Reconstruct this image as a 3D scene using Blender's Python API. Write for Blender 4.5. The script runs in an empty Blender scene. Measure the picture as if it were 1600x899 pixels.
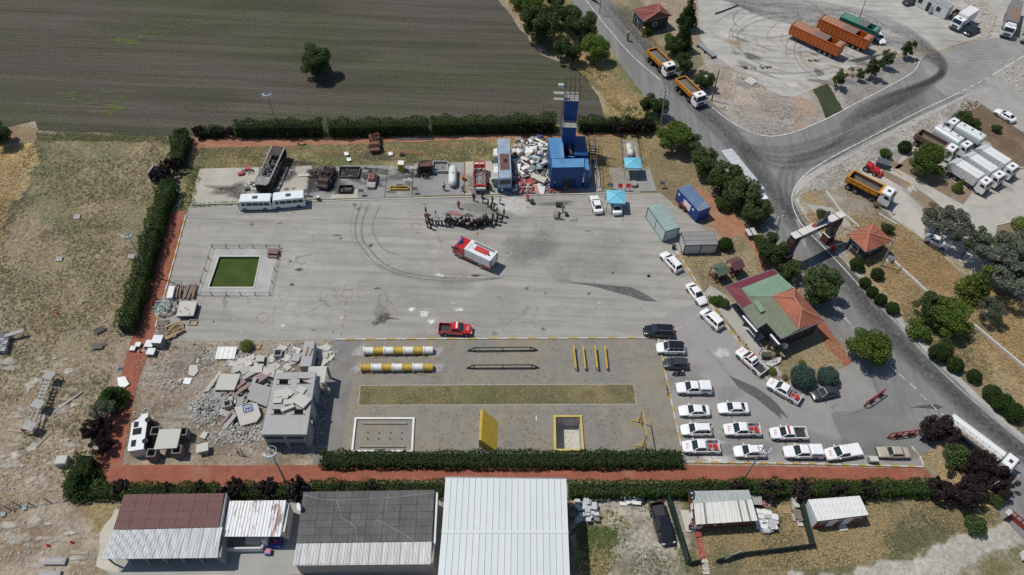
import bpy,bmesh,math,random
import numpy as np
from mathutils import Vector,Matrix,geometry
random.seed(7);rng=np.random.default_rng(7)
sc=bpy.context.scene
C=sc.collection
R=math.radians;RU=random.uniform;W_=Vector

# ------------------------------------------------------------------ camera
CAM_H=95.0;FPX=1150.0;PITCH=R(51.0);ROLL=R(-2.5)
cp,sp,cr,sr=math.cos(PITCH),math.sin(PITCH),math.cos(ROLL),math.sin(ROLL)
FW=W_((0,cp,-sp));R0=W_((1,0,0));D0=W_((0,-sp,-cp))
RT=R0*cr + D0*sr;DN=D0*cr - R0*sr
cam=bpy.data.cameras.new('camera');camo=bpy.data.objects.new('camera',cam);C.objects.link(camo)
camo.matrix_world=Matrix(((RT.x,-DN.x,-FW.x,0),(RT.y,-DN.y,-FW.y,0),(RT.z,-DN.z,-FW.z,CAM_H),(0,0,0,1)))
cam.sensor_width=36;cam.lens=36*FPX/1600;cam.clip_start=1;cam.clip_end=6000
sc.camera=camo

def G(x,y,h=0.0):
    """world point at height h seen at photograph position x, y"""
    d=RT*((x-800)/FPX) + DN*((y-449.5)/FPX) + FW
    k=(CAM_H-h)/-d.z
    return W_((d.x*k,d.y*k,h))

# ------------------------------------------------------------------ light
SUN_EL=R(62);SUN_AZ_SHADOW=R(-19)          # the way shadows fall, measured from +X
sdir=W_((-math.cos(SUN_AZ_SHADOW)*math.cos(SUN_EL),-math.sin(SUN_AZ_SHADOW)*math.cos(SUN_EL),math.sin(SUN_EL)))
w=bpy.data.worlds.new('World');sc.world=w;w.use_nodes=True
nt=w.node_tree;bg=nt.nodes['Background']
sky=nt.nodes.new('ShaderNodeTexSky');sky.sky_type='NISHITA';sky.sun_disc=False
sky.sun_elevation=SUN_EL;sky.sun_rotation=math.atan2(sdir.x,sdir.y);sky.altitude=900
nt.links.new(sky.outputs[0],bg.inputs[0]);bg.inputs[1].default_value=0.09
sl=bpy.data.lights.new('sun','SUN');so=bpy.data.objects.new('sun',sl);C.objects.link(so)
sl.energy=3.45;sl.angle=R(0.53);sl.color=(1.0,0.955,0.885)
so.rotation_euler=sdir.to_track_quat('Z','Y').to_euler();so.location=sdir*200
sc.view_settings.view_transform='Standard';sc.view_settings.look='None'
sc.view_settings.exposure=0.0;sc.view_settings.gamma=1
sc.cycles.transparent_max_bounces=24
sc.cycles.max_bounces=6

# ------------------------------------------------------------------ materials
def nodes(name):
    m=bpy.data.materials.new(name);m.use_nodes=True
    t=m.node_tree;b=t.nodes['Principled BSDF']
    return m,t,b
def L(t,a,b):t.links.new(a,b)
def mathn(t,op,a,b=None,clamp=False):
    n=t.nodes.new('ShaderNodeMath');n.operation=op;n.use_clamp=clamp
    for i,v in enumerate((a,b)):
        if v is None:continue
        if isinstance(v,(int,float)):n.inputs[i].default_value=v
        else:L(t,v,n.inputs[i])
    return n.outputs[0]
def noise(t,co,scale,detail=4,rough=.6,stretch=None):
    if stretch:
        mp=t.nodes.new('ShaderNodeMapping');mp.inputs['Rotation'].default_value=(0,0,stretch[3] if len(stretch)>3 else 0)
        mp.inputs['Scale'].default_value=stretch[:3];L(t,co,mp.inputs[0]);co=mp.outputs[0]
    n=t.nodes.new('ShaderNodeTexNoise');n.inputs['Scale'].default_value=scale
    n.inputs['Detail'].default_value=detail;n.inputs['Roughness'].default_value=rough
    L(t,co,n.inputs['Vector']);return n.outputs[0]
def ramp(t,f,stops):
    r=t.nodes.new('ShaderNodeValToRGB');L(t,f,r.inputs[0]);e=r.color_ramp.elements
    while len(e)<len(stops):e.new(.5)
    for i,(p,c) in enumerate(stops):
        e[i].position=p;e[i].color=(c,c,c,1) if isinstance(c,(int,float)) else (*c,1)
    return r.outputs[0]
def mix(t,f,a,b,mode='MIX'):
    n=t.nodes.new('ShaderNodeMix');n.data_type='RGBA';n.blend_type=mode
    for s,v in ((0,f),(6,a),(7,b)):
        if isinstance(v,(int,float)):n.inputs[s].default_value=v if s==0 else (v,v,v,1)
        elif isinstance(v,tuple):n.inputs[s].default_value=(*v[:3],1)
        else:L(t,v,n.inputs[s])
    return n.outputs[2]
def coord(t,kind='Object'):
    return t.nodes.new('ShaderNodeTexCoord').outputs[kind]
def wpos(t):
    return t.nodes.new('ShaderNodeNewGeometry').outputs['Position']
def bumpn(t,b,h,dist=.03,strength=.6):
    n=t.nodes.new('ShaderNodeBump');n.inputs['Strength'].default_value=strength
    n.inputs['Distance'].default_value=dist;L(t,h,n.inputs['Height']);L(t,n.outputs[0],b.inputs['Normal'])
MC={}
def M(name,col,rough=.6,var=.18,scale=1.5,metal=0.0,bump=0.0,dirt=None,dirtamt=.3,spec=None,coat=0):
    """plain surface with blotchy wear; cached by name"""
    if name in MC:return MC[name]
    m,t,b=nodes(name);co=coord(t)
    c=tuple(col)
    n=noise(t,co,scale,6,.65)
    f=ramp(t,n,[(.25,1-var),(.75,1+var*.5)])
    o=mix(t,1.0,c,f,'MULTIPLY')
    if dirt:
        d=ramp(t,noise(t,co,scale*.6+.3,8,.7),[(.45,0.0),(.75,dirtamt)])
        o=mix(t,d,o,tuple(dirt))
    L(t,o,b.inputs['Base Color']);b.inputs['Roughness'].default_value=rough;b.inputs['Metallic'].default_value=metal
    if spec is not None:b.inputs['Specular IOR Level'].default_value=spec
    if coat:b.inputs['Coat Weight'].default_value=coat;b.inputs['Coat Roughness'].default_value=.08
    if bump:bumpn(t,b,noise(t,co,scale*6,5,.7),bump)
    MC[name]=m;return m

PAL=dict(
    white=((.80,.80,.79),.3,.05),black=((.012,.013,.016),.22,.1),darkgrey=((.04,.042,.047),.25,.1),
    red=((.50,.018,.018),.3,.12),beige=((.42,.37,.29),.35,.1),yellow=((.62,.42,.03),.5,.2),
    orange=((.62,.26,.015),.45,.18),blue=((.015,.11,.42),.5,.25),grey=((.28,.28,.28),.5,.1),silver=((.55,.56,.57),.3,.1),
    steel=((.30,.31,.32),.45,.2),rubber=((.02,.02,.021),.85,.3),glass=((.02,.028,.032),.08,.05))
def P(k):
    c,r,v=PAL[k]
    return M('paint_'+k,c,r,v,1.2,coat=.5 if k in ('white','black','darkgrey','red','beige') else 0)

# ------------------------------------------------------------------ mesh helpers
class MB:
    def __init__(s):s.v=[];s.f=[];s.mi=[];s.tint=[]
    def add(s,vs,fs,mi=0,tint=None):
        o=len(s.v);s.v.extend([tuple(v) for v in vs])
        for f in fs:
            s.f.append(tuple(i+o for i in f));s.mi.append(mi);s.tint.append(tint)
        return s
    def box(s,c,d,rz=0,top=None,mi=0,M4=None,off=(0,0)):
        x,y,z=c;a,b,h=d[0]/2,d[1]/2,d[2]
        tx,ty=(top or (1,1))
        p=[(-a,-b,0),(a,-b,0),(a,b,0),(-a,b,0),(-a*tx+off[0],-b*ty+off[1],h),(a*tx+off[0],-b*ty+off[1],h),(a*tx+off[0],b*ty+off[1],h),(-a*tx+off[0],b*ty+off[1],h)]
        ca,sa=math.cos(rz),math.sin(rz)
        if M4:p=[M4 @ W_((q[0],q[1],q[2]-h/2)) for q in p]
        else:p=[(x+q[0]*ca-q[1]*sa,y+q[0]*sa+q[1]*ca,z+q[2]) for q in p]
        return s.add(p,[(3,2,1,0),(4,5,6,7),(0,1,5,4),(1,2,6,5),(2,3,7,6),(3,0,4,7)],mi)
    def bar(s,a,b,r,r2=None,n=6,mi=0,cap=True):
        a=W_(a);b=W_(b);d=b-a
        if d.length<1e-6:return s
        z=d.normalized();x=z.orthogonal().normalized();y=z.cross(x);r2=r if r2 is None else r2
        p=[]
        for c,q in ((a,r),(b,r2)):
            for i in range(n):
                t=2*math.pi*i/n;p.append(c+x*q*math.cos(t)+y*q*math.sin(t))
        f=[(i,(i+1) % n,n+(i+1) % n,n+i) for i in range(n)]
        if cap:f+=[tuple(range(n-1,-1,-1)),tuple(range(n,2*n))]
        return s.add(p,f,mi)
    def be(s,a,b,wd,ht,mi=0):
        """rectangular bar from a to b, wd wide, ht deep"""
        a=W_(a);b=W_(b);z=(b-a).normalized()
        up=W_((0,0,1)) if abs(z.z)<.95 else W_((0,1,0))
        x=z.cross(up).normalized();y=x.cross(z)
        p=[]
        for c in (a,b):
            for i,j in ((-1,-1),(1,-1),(1,1),(-1,1)):p.append(c+x*i*wd/2+y*j*ht/2)
        return s.add(p,[(0,1,2,3),(7,6,5,4),(0,4,5,1),(1,5,6,2),(2,6,7,3),(3,7,4,0)],mi)
    def prism(s,poly,z0,z1,mi=0,cap0=True):
        n=len(poly)
        p=[(q[0],q[1],z0) for q in poly]+[(q[0],q[1],z1) for q in poly]
        ar=sum(poly[i][0]*poly[(i+1) % n][1]-poly[(i+1) % n][0]*poly[i][1] for i in range(n))
        f=[(i,(i+1) % n,n+(i+1) % n,n+i) for i in range(n)]+[tuple(range(n,2*n))]
        if cap0:f.append(tuple(range(n-1,-1,-1)))
        if ar<0:f=[tuple(reversed(q)) for q in f]
        return s.add(p,f,mi)
    def side(s,prof,y0,y1,mi=0):
        """profile in x,z pushed from y0 to y1"""
        n=len(prof);p=[(q[0],y0,q[1]) for q in prof]+[(q[0],y1,q[1]) for q in prof]
        f=[(i,n+i,n+(i+1) % n,(i+1) % n) for i in range(n)]+[tuple(range(n)),tuple(range(2*n-1,n-1,-1))]
        return s.add(p,f,mi)
    def rings(s,rr,mi=0,cap=True):
        n=len(rr[0]);p=[q for r in rr for q in r];f=[]
        for k in range(len(rr)-1):
            f+=[(k*n+i,k*n+(i+1) % n,(k+1)*n+(i+1) % n,(k+1)*n+i) for i in range(n)]
        if cap:f+=[tuple(range(n-1,-1,-1)),tuple(range((len(rr)-1)*n,len(rr)*n))]
        return s.add(p,f,mi)
    def quad(s,a,b,c,d,mi=0):return s.add([a,b,c,d],[(0,1,2,3)],mi)
    def mesh(s,name,mats,smooth=False):
        me=bpy.data.meshes.new(name);me.from_pydata(s.v,[],s.f)
        mats=mats if isinstance(mats,(list,tuple)) else [mats]
        for m in mats:me.materials.append(m)
        if len(mats)>1:me.polygons.foreach_set('material_index',s.mi)
        if smooth:me.polygons.foreach_set('use_smooth',[True]*len(s.f))
        me.update();return me
    def bd(s,name,mats,parent=None,smooth=False,norm=True):
        me=s.mesh(name,mats,smooth)
        if norm and len(s.f)<3000:
            bm=bmesh.new();bm.from_mesh(me);bmesh.ops.recalc_face_normals(bm,faces=bm.faces);bm.to_mesh(me);bm.free()
        return obj(name,me,parent)
def obj(name,me,parent=None):
    o=bpy.data.objects.new(name,me);C.objects.link(o)
    if parent is not None:o.parent=parent
    return o
def tag(o,label=None,cat=None,group=None,kind=None):
    if label:o['label']=label
    if cat:o['category']=cat
    if group:o['group']=group
    if kind:o['kind']=kind
    return o
def empty(name,loc=(0,0,0),rz=0,label=None,cat=None,group=None,kind=None):
    o=bpy.data.objects.new(name,None);C.objects.link(o);o.location=loc;o.rotation_euler=(0,0,rz)
    o.empty_display_size=.3
    return tag(o,label,cat,group,kind)
KIDS={}
def dup(o,loc,rz=0,label=None,parent=None,sc_=None):
    c=o.copy();C.objects.link(c);c.parent=parent
    if parent is None:
        c.location=loc;c.rotation_euler=(0,0,rz)
        if sc_:c.scale=(sc_,)*3 if isinstance(sc_,(int,float)) else sc_
        if label:c['label']=label
    for k in list(o.children):dup(k,None,parent=c)
    return c
def heading(f,r,h=0.0):
    """centre on the ground and the angle of something whose front and rear, at height h, show at f and r"""
    a=G(*f,h);b=G(*r,h);c=(a+b)/2;d=a-b
    return (c.x,c.y,0),math.atan2(d.y,d.x)
def rc_(o,m):
    for s in o.material_slots:s.link='OBJECT';s.material=m
# ------------------------------------------------------------------ ground
def vnoise(x,y,seed):
    r=np.random.default_rng(seed).random((256,256)).astype(np.float32)
    xi=np.floor(x).astype(int);yi=np.floor(y).astype(int);fx=x-xi;fy=y-yi
    fx=fx*fx*(3-2*fx);fy=fy*fy*(3-2*fy)
    g=lambda a,b:r[a & 255,b & 255]
    return (g(xi,yi)*(1-fx)+g(xi+1,yi)*fx)*(1-fy)+(g(xi,yi+1)*(1-fx)+g(xi+1,yi+1)*fx)*fy
def fbm(x,y,scale,seed,oc=4):
    s=0;a=.5;t=0
    for k in range(oc):
        s=s+a*vnoise(x/scale*2**k+17*k,y/scale*2**k+31*k,seed+k);t+=a;a *= .55
    return s/t
def inpoly(X,Y,poly):
    ins=np.zeros(X.shape,bool);n=len(poly);j=n-1
    for i in range(n):
        xi,yi=poly[i];xj,yj=poly[j]
        if yi != yj:
            c=((yi>Y) != (yj>Y)) & (X<(xj-xi)*(Y-yi)/(yj-yi)+xi);ins ^= c
        j=i
    return ins
def topx(X,Y):
    dx,dy,dz=X,Y,-CAM_H
    u=dx*RT.x+dy*RT.y+dz*RT.z;v=dx*DN.x+dy*DN.y+dz*DN.z;f=dx*FW.x+dy*FW.y+dz*FW.z
    return 800+FPX*u/f,449.5+FPX*v/f
def GP(pts):return [tuple(G(*p))[:2] for p in pts]
POOLI=[(343,402),(406,402),(396,449),(327,449)]
PITI=[(868,653),(906,653),(909,703),(869,703)]

def make_ground():
    xs=np.concatenate([[-3000,-1200,-500,-250],np.arange(-170,176,.5),[260,500,1200,3000]])
    ys=np.concatenate([[-2000,-600,-150,-20],np.arange(20,215,.5),[260,400,900,2000,4500]])
    X,Y=np.meshgrid(xs,ys);sh=X.shape;X=X.ravel();Y=Y.ravel();N=X.size
    inner=(np.abs(X)<180) & (Y>10) & (Y<220)
    wx=X+(fbm(X,Y,5,11)-.5)*3.2+(fbm(X,Y,1.4,12,2)-.5)*1.2;wy=Y+(fbm(X,Y,5,21)-.5)*3.2+(fbm(X,Y,1.4,22,2)-.5)*1.2
    px,py=topx(wx,np.maximum(wy,5.0))
    n1=fbm(X,Y,14,1);n2=fbm(X,Y,4,2);n3=fbm(X,Y,1.5,3,3);n4=fbm(X,Y,7,4)
    col=np.zeros((N,3));gr=np.zeros(N);st=np.zeros(N)
    def pal(c,a,b,f,lo=.35,hi=.65):
        t=np.clip((f-lo)/(hi-lo),0,1)[:,None];return np.array(a)*(1-t)+np.array(b)*t
    straw=pal(0,(.33,.245,.125),(.25,.205,.125),n2);dirt=pal(0,(.40,.325,.24),(.32,.255,.185),n2)
    scrub=pal(0,(.24,.215,.13),(.33,.27,.165),n2);green=pal(0,(.09,.115,.045),(.19,.17,.08),n2)
    col[:]=dirt;gr[:]=.3;st[:]=.1
    def zone(poly,c,g=0.,s=0.):
        m=inpoly(px,py,poly);col[m]=(c[m] if isinstance(c,np.ndarray) else np.array(c));gr[m]=g[m] if isinstance(g,np.ndarray) else g;st[m]=s[m] if isinstance(s,np.ndarray) else s
    # scrubland left: greener far away, stony and bare close by
    t=np.clip((py-330+(n1-.5)*330)/330,0,1)[:,None]
    lc=scrub*(1-t)+dirt*t;red=np.clip((n4-.55)*4,0,1)[:,None]*(1-t)*.55;lc=lc*(1-red)+np.array((.30,.20,.135))*red
    gr_l=np.clip(1.0-t[:,0]*.75,0,1)*(.25+1.1*np.clip((n4-.3)*2,0,1));st_l=np.clip(t[:,0]*.9-.25,0,1)*n2*1.2
    zone([(-200,205),(320,205),(250,500),(110,800),(-400,900)],lc,gr_l,st_l)
    gg=np.clip((n1-.5)*7,0,1)[:,None];lg=lc*(1-gg*.5)+np.array((.155,.175,.09))*gg*.5
    zone([(60,215),(290,215),(265,340),(200,400),(120,380),(20,300)],lg,gr_l,.05)
    zone([(52,215),(66,215),(62,245),(44,290),(22,340),(2,385),(-20,380),(8,330),(32,280),(50,240)],(.13,.125,.085),.7,.1);zone([(-300,220),(50,222),(58,260),(20,320),(5,380),(-300,560)],pal(0,(.50,.36,.17),(.38,.29,.16),n2),.15,0.)
    zone([(62,210),(290,216),(290,224),(60,222)],green,.8,0)
    zone([(-300,800),(120,770),(190,765),(150,899),(140,1200),(-300,1200)],pal(0,(.42,.35,.27),(.27,.20,.135),n2),.12,.4+0*n1)
    zone([(100,770),(190,770),(165,830),(120,820)],straw,.4,.1)
    # rubble lot
    zone([(200,525),(530,525),(530,720),(180,720)],pal(0,(.38,.32,.25),(.27,.21,.155),n2),.22,.5)
    # strip behind the pads, strip by the gas pads
    zone([(290,205),(1060,180),(1060,320),(280,330)],pal(0,(.32,.25,.13),(.15,.155,.07),n2),.75,0.02)
    zone([(925,200),(1040,205),(1085,290),(1060,320),(925,310)],pal(0,(.31,.235,.13),(.22,.18,.1),n2),.3,0)
    zone([(1030,200),(1120,260),(1200,350),(1210,420),(1130,330),(1060,290)],pal(0,(.28,.22,.13),(.20,.155,.09),n2),.4,0)
    # around the office
    zone([(1060,380),(1160,370),(1250,400),(1345,560),(1370,600),(1250,610),(1100,470)],pal(0,(.33,.265,.16),(.24,.2,.12),n2),.35,.05)
    # plots along the bottom
    zone([(890,770),(1700,760),(1700,1100),(890,1100)],pal(0,(.27,.215,.12),(.16,.15,.075),n2),.7,.08)
    zone([(900,770),(1060,770),(1085,899),(1100,1000),(900,1000)],pal(0,(.44,.40,.33),(.22,.2,.13),n2,.42,.68),.35,.4)
    zone([(905,800),(970,830),(965,870),(945,899),(905,899)],green,.8,.1)
    zone([(1060,905),(1200,902),(1312,894),(1400,875),(1450,858),(1520,834),(1568,811),(1640,790),(1700,900),(1700,1200),(1000,1200)],pal(0,(.50,.465,.40),(.44,.41,.355),n2),.0,.03)
    zone([(1495,899),(1600,845),(1760,800),(1760,1100),(1480,1000)],pal(0,(.2,.18,.09),(.36,.32,.25),n2),.5,.3)
    zone([(1440,700),(1490,690),(1560,740),(1570,800),(1500,830),(1440,760)],pal(0,(.32,.25,.13),(.2,.19,.09),n2),.5,.0)
    zone([(1440,690),(1480,690),(1520,770),(1460,775)],pal(0,(.34,.27,.17),(.28,.22,.13),n2),.2,.1)
    # verge between field and road
    zone([(780,-20),(890,-20),(935,50),(1020,160),(1040,205),(950,200),(935,150),(880,100),(820,50)],pal(0,(.36,.265,.13),(.17,.17,.075),n4,.4,.6),.5,0)
    zone([(860,60),(910,60),(1000,180),(985,190),(905,100)],pal(0,(.40,.29,.15),(.3,.23,.11),n2),.15,0)
    zone([(930,-20),(985,-20),(1050,60),(1110,100),(1150,180),(1120,170),(1080,130)],pal(0,(.3,.25,.15),(.2,.18,.11),n2),.45,.15)
    # quarry bank, upper road field
    zone([(1100,60),(1170,100),(1270,150),(1360,110),(1440,80),(1450,120),(1330,190),(1230,220),(1150,200),(1090,130)],pal(0,(.42,.38,.33),(.31,.28,.25),n2),.05,.9)
    zone([(1090,100),(1140,105),(1150,160),(1110,150)],pal(0,(.40,.33,.26),(.3,.26,.2),n2),.05,.4)
    zone([(1150,120),(1185,120),(1230,190),(1165,185)],pal(0,(.44,.36,.29),(.34,.29,.24),n2),.05,.8)
    zone([(1235,152),(1272,155),(1292,192),(1240,210)],pal(0,(.42,.28,.2),(.36,.3,.25),n2),0,.4)
    zone([(1300,125),(1430,85),(1438,105),(1420,128),(1330,175)],pal(0,(.24,.225,.205),(.30,.285,.26),n2),.0,.35)
    # truck park
    zone([(1235,300),(1500,150),(1600,85),(1900,80),(1900,500),(1480,420),(1250,350)],pal(0,(.40,.375,.335),(.33,.305,.27),n2),0,.12)
    zone([(1235,300),(1300,250),(1500,150),(1560,160),(1480,205),(1420,235),(1350,270),(1300,290)],pal(0,(.42,.395,.35),(.27,.25,.22),n3),.06,.9)
    zone([(1560,100),(1650,70),(1650,160),(1600,150),(1570,135)],pal(0,(.42,.4,.36),(.3,.28,.25),n3),.12,.9)
    zone([(1495,160),(1540,158),(1650,215),(1650,255),(1590,262),(1530,215)],pal(0,(.23,.165,.11),(.17,.12,.08),n2),.12,.05)
    zone([(1245,300),(1340,290),(1390,340),(1440,370),(1500,430),(1600,460),(1900,500),(1900,900),(1620,690),(1330,410),(1290,370)],pal(0,(.42,.30,.16),(.29,.23,.135),n2),.35,0.03)
    zone([(1270,305),(1340,280),(1400,345),(1330,350)],pal(0,(.36,.32,.26),(.25,.2,.14),n2),.25,.2)
    zone([(1395,365),(1470,390),(1510,440),(1470,460),(1410,420)],pal(0,(.37,.23,.11),(.26,.17,.09),n2),.2,0)
    zone([(1530,420),(1700,420),(1700,620),(1600,600),(1540,520)],pal(0,(.40,.26,.12),(.3,.21,.11),n2),.1,0)
    zone([(1495,-20),(1535,-20),(1560,30),(1545,62),(1525,64),(1530,30)],pal(0,(.44,.42,.38),(.27,.25,.23),n3),.1,.9)
    zone([(1535,-20),(1590,-20),(1560,70),(1550,60),(1557,25)],(.44,.39,.33),0,.1)
    Z=(fbm(X,Y,6,40)-.5)*.05
    Z[~inner]=-.2
    def sink(poly,d,grow=1.2):
        q=GP(poly);cx=sum(p[0] for p in q)/4;cy=sum(p[1] for p in q)/4
        big=[(cx+(p[0]-cx)+np.sign(p[0]-cx)*grow,cy+(p[1]-cy)+np.sign(p[1]-cy)*grow) for p in q]
        Z[inpoly(X,Y,big)]=d
    sink(POOLI,-3.2);sink(PITI,-4.0)
    Z=np.where(Z>-.5,Z-.03,Z)
    # the rocky bank rises towards the works yard
    nr,nc=sh
    idx=np.arange(N).reshape(sh);q=np.stack([idx[:-1,:-1],idx[:-1,1:],idx[1:,1:],idx[1:,:-1]],-1).reshape(-1,4)
    me=bpy.data.meshes.new('ground');me.vertices.add(N);me.vertices.foreach_set('co',np.stack([X,Y,Z],-1).astype(np.float32).ravel())
    me.loops.add(q.size);me.loops.foreach_set('vertex_index',q.ravel());me.polygons.add(len(q))
    me.polygons.foreach_set('loop_start',np.arange(0,q.size,4));me.polygons.foreach_set('loop_total',np.full(len(q),4));me.update()
    a=me.attributes.new('tone','FLOAT_COLOR','POINT');a.data.foreach_set('color',np.concatenate([col,np.ones((N,1))],1).astype(np.float32).ravel())
    a=me.attributes.new('cover','FLOAT_COLOR','POINT');a.data.foreach_set('color',np.stack([gr,st,0*gr,1+0*gr],-1).astype(np.float32).ravel())
    m,t,b=nodes('open_ground');co=coord(t)
    at=t.nodes.new('ShaderNodeAttribute');at.attribute_name='tone';av=t.nodes.new('ShaderNodeAttribute');av.attribute_name='cover'
    sp_=t.nodes.new('ShaderNodeSeparateColor');L(t,av.outputs['Color'],sp_.inputs[0])
    f1=noise(t,co,1.7,8,.72);f2=noise(t,co,.28,5,.6);f3=noise(t,co,5.5,4,.7)
    o=mix(t,1,at.outputs['Color'],ramp(t,f1,[(.3,.62),(.52,1.0),(.72,1.32)]),'MULTIPLY')
    o=mix(t,1,o,ramp(t,f2,[(.3,.84),(.7,1.14)]),'MULTIPLY')
    gmask=ramp(t,f1,[(.40,1.0),(.54,0.0)]);gm2=ramp(t,noise(t,co,.35,6,.7),[(.38,.1),(.6,1.0)])
    o=mix(t,mathn(t,'MULTIPLY',mathn(t,'MULTIPLY',gmask,gm2),sp_.outputs[0],True),o,ramp(t,f3,[(.3,(.055,.065,.028)),(.7,(.135,.14,.075))]))
    v=t.nodes.new('ShaderNodeTexVoronoi');v.inputs['Scale'].default_value=2.2;v.inputs['Randomness'].default_value=1;L(t,co,v.inputs['Vector'])
    vm=ramp(t,v.outputs['Distance'],[(.16,1.0),(.34,0.0)]);sm=ramp(t,noise(t,co,.9,5,.7),[(.42,0.0),(.58,1.0)])
    o=mix(t,mathn(t,'MULTIPLY',mathn(t,'MULTIPLY',vm,sm),sp_.outputs[1],True),o,(.55,.52,.47))
    L(t,o,b.inputs['Base Color']);b.inputs['Roughness'].default_value=.95;b.inputs['Specular IOR Level'].default_value=.15
    bumpn(t,b,mathn(t,'ADD',f1,mathn(t,'MULTIPLY',f3,.5)),.25,.9)
    me.materials.append(m);o=obj('ground',me);tag(o,kind='structure')
make_ground()

def sheet(name,loops,z,m,wob=0.0,step=1.5,px=True,kind='structure',parent=None,thick=0):
    """a flat sheet bounded by loops of photo points (first outline, then holes)"""
    if not isinstance(loops[0],list):loops=[loops]
    LL=[]
    for k,lp in enumerate(loops):
        q=GP(lp) if px else lp
        if wob and k==0:
            r=[]
            for i in range(len(q)):
                a=W_(q[i]);b=W_(q[(i+1) % len(q)]);n=max(1,int((b-a).length/step));nn=(b-a).orthogonal().normalized() if (b-a).length>0 else W_((0,0))
                for j in range(n):
                    p=a.lerp(b,j/n)+nn*(RU(-wob,wob) if j else RU(-wob,wob)*.5);r.append((p.x,p.y))
            q=r
        LL.append([W_((p[0],p[1],z)) for p in q])
    tri=geometry.tessellate_polygon(LL);vs=[p for l in LL for p in l]
    mb=MB();mb.add(vs,tri)
    if thick:
        o=0
        for l in LL:
            n=len(l)
            mb.add([p for p in l]+[p-W_((0,0,thick)) for p in l],[(i,(i+1) % n,n+(i+1) % n,n+i) for i in range(n)])
    me=mb.mesh(name,m)
    bm=bmesh.new();bm.from_mesh(me)
    if thick:bmesh.ops.remove_doubles(bm,verts=bm.verts,dist=1e-5)
    bmesh.ops.recalc_face_normals(bm,faces=bm.faces)
    up=[f for f in bm.faces if abs(f.normal.z)>.9]
    if up and sum(f.normal.z for f in up)<0:bmesh.ops.reverse_faces(bm,faces=bm.faces)
    bm.to_mesh(me);bm.free()
    o=obj(name,me,parent)
    if kind and parent is None:tag(o,kind=kind)
    return o

# ---- surfaces
def asphalt(name,c,dark=.8,crack=.35,streak=None,patch=.25,rot=0):
    m,t,b=nodes(name);co=wpos(t)
    o=mix(t,1,tuple(c),ramp(t,noise(t,co,.045,6,.6),[(.3,dark),(.7,1.1)]),'MULTIPLY')
    o=mix(t,1,o,ramp(t,noise(t,co,.32,8,.7),[(.3,1-patch),(.72,1+patch*.5)]),'MULTIPLY')
    o=mix(t,1,o,ramp(t,noise(t,co,7,4,.8),[(.3,.86),(.7,1.12)]),'MULTIPLY')
    if streak:
        o=mix(t,1,o,ramp(t,noise(t,co,1.0,6,.6,streak),[(.32,.80),(.6,1.08)]),'MULTIPLY')
    d=ramp(t,noise(t,co,.12,8,.72),[(.56,0.0),(.74,.55)])
    o=mix(t,d,o,tuple(min(.6,v*1.35) for v in c))
    d=ramp(t,noise(t,co,.9,8,.8),[(.63,0.0),(.72,.5)])
    o=mix(t,d,o,tuple(v*.5 for v in c))
    if crack:
        n=t.nodes.new('ShaderNodeTexNoise');n.inputs['Scale'].default_value=.4;n.inputs['Detail'].default_value=5;L(t,co,n.inputs['Vector'])
        ad=t.nodes.new('ShaderNodeVectorMath');ad.operation='MULTIPLY_ADD';L(t,n.outputs[1],ad.inputs[0]);ad.inputs[1].default_value=(4,4,0);L(t,co,ad.inputs[2])
        v=t.nodes.new('ShaderNodeTexVoronoi');v.feature='DISTANCE_TO_EDGE';v.inputs['Scale'].default_value=.16;L(t,ad.outputs[0],v.inputs['Vector'])
        cm=ramp(t,v.outputs['Distance'],[(.004,1.0),(.014,0.0)]);cn=ramp(t,noise(t,co,.09,3,.6),[(.45,0.0),(.6,1.0)])
        o=mix(t,mathn(t,'MULTIPLY',mathn(t,'MULTIPLY',cm,cn),crack),o,tuple(v*.35 for v in c))
    L(t,o,b.inputs['Base Color']);b.inputs['Roughness'].default_value=.88;b.inputs['Specular IOR Level'].default_value=.25
    bumpn(t,b,noise(t,co,9,4,.8),.02,.5)
    return m
YARD=asphalt('yard_asphalt',(.335,.32,.288),.86,.5,(.05,.9,1,R(3)),.14)
ROADL=asphalt('road_asphalt',(.215,.212,.205),.9,.15,(.9,.045,1,R(-33)),.12)
LOTA=asphalt('lot_asphalt',(.285,.275,.26),.9,.25,None,.12)
DARKA=asphalt('new_asphalt',(.20,.198,.192),.9,.1,None,.12)
DUSTY=asphalt('dusty_yard',(.43,.415,.38),.82,.35,(.06,.8,1,R(28)),.22)
CONC=asphalt('pad_concrete',(.46,.425,.36),.85,.3,None,.22)
CONG=asphalt('grey_concrete',(.31,.305,.29),.82,.3,None,.25)
GRAV=asphalt('park_gravel',(.43,.405,.36),.88,0,None,.2)
PAVE=asphalt('paving',(.36,.35,.32),.9,0,None,.15)
def brickpave():
    m,t,b=nodes('red_paving');co=wpos(t)
    br=t.nodes.new('ShaderNodeTexBrick');br.inputs['Scale'].default_value=2.2;br.inputs['Mortar Size'].default_value=.02
    br.inputs['Color1'].default_value=(.34,.10,.055,1);br.inputs['Color2'].default_value=(.26,.08,.047,1);br.inputs['Mortar'].default_value=(.22,.1,.065,1)
    L(t,co,br.inputs['Vector'])
    o=mix(t,1,br.outputs[0],ramp(t,noise(t,co,.5,7,.7),[(.3,.72),(.7,1.18)]),'MULTIPLY')
    d=ramp(t,noise(t,co,.16,8,.75),[(.56,0.0),(.72,.7)])
    o=mix(t,d,o,(.30,.2,.13))
    L(t,o,b.inputs['Base Color']);b.inputs['Roughness'].default_value=.9;bumpn(t,b,noise(t,co,6,3),.02,.4);return m
BRICK=brickpave()
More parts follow.
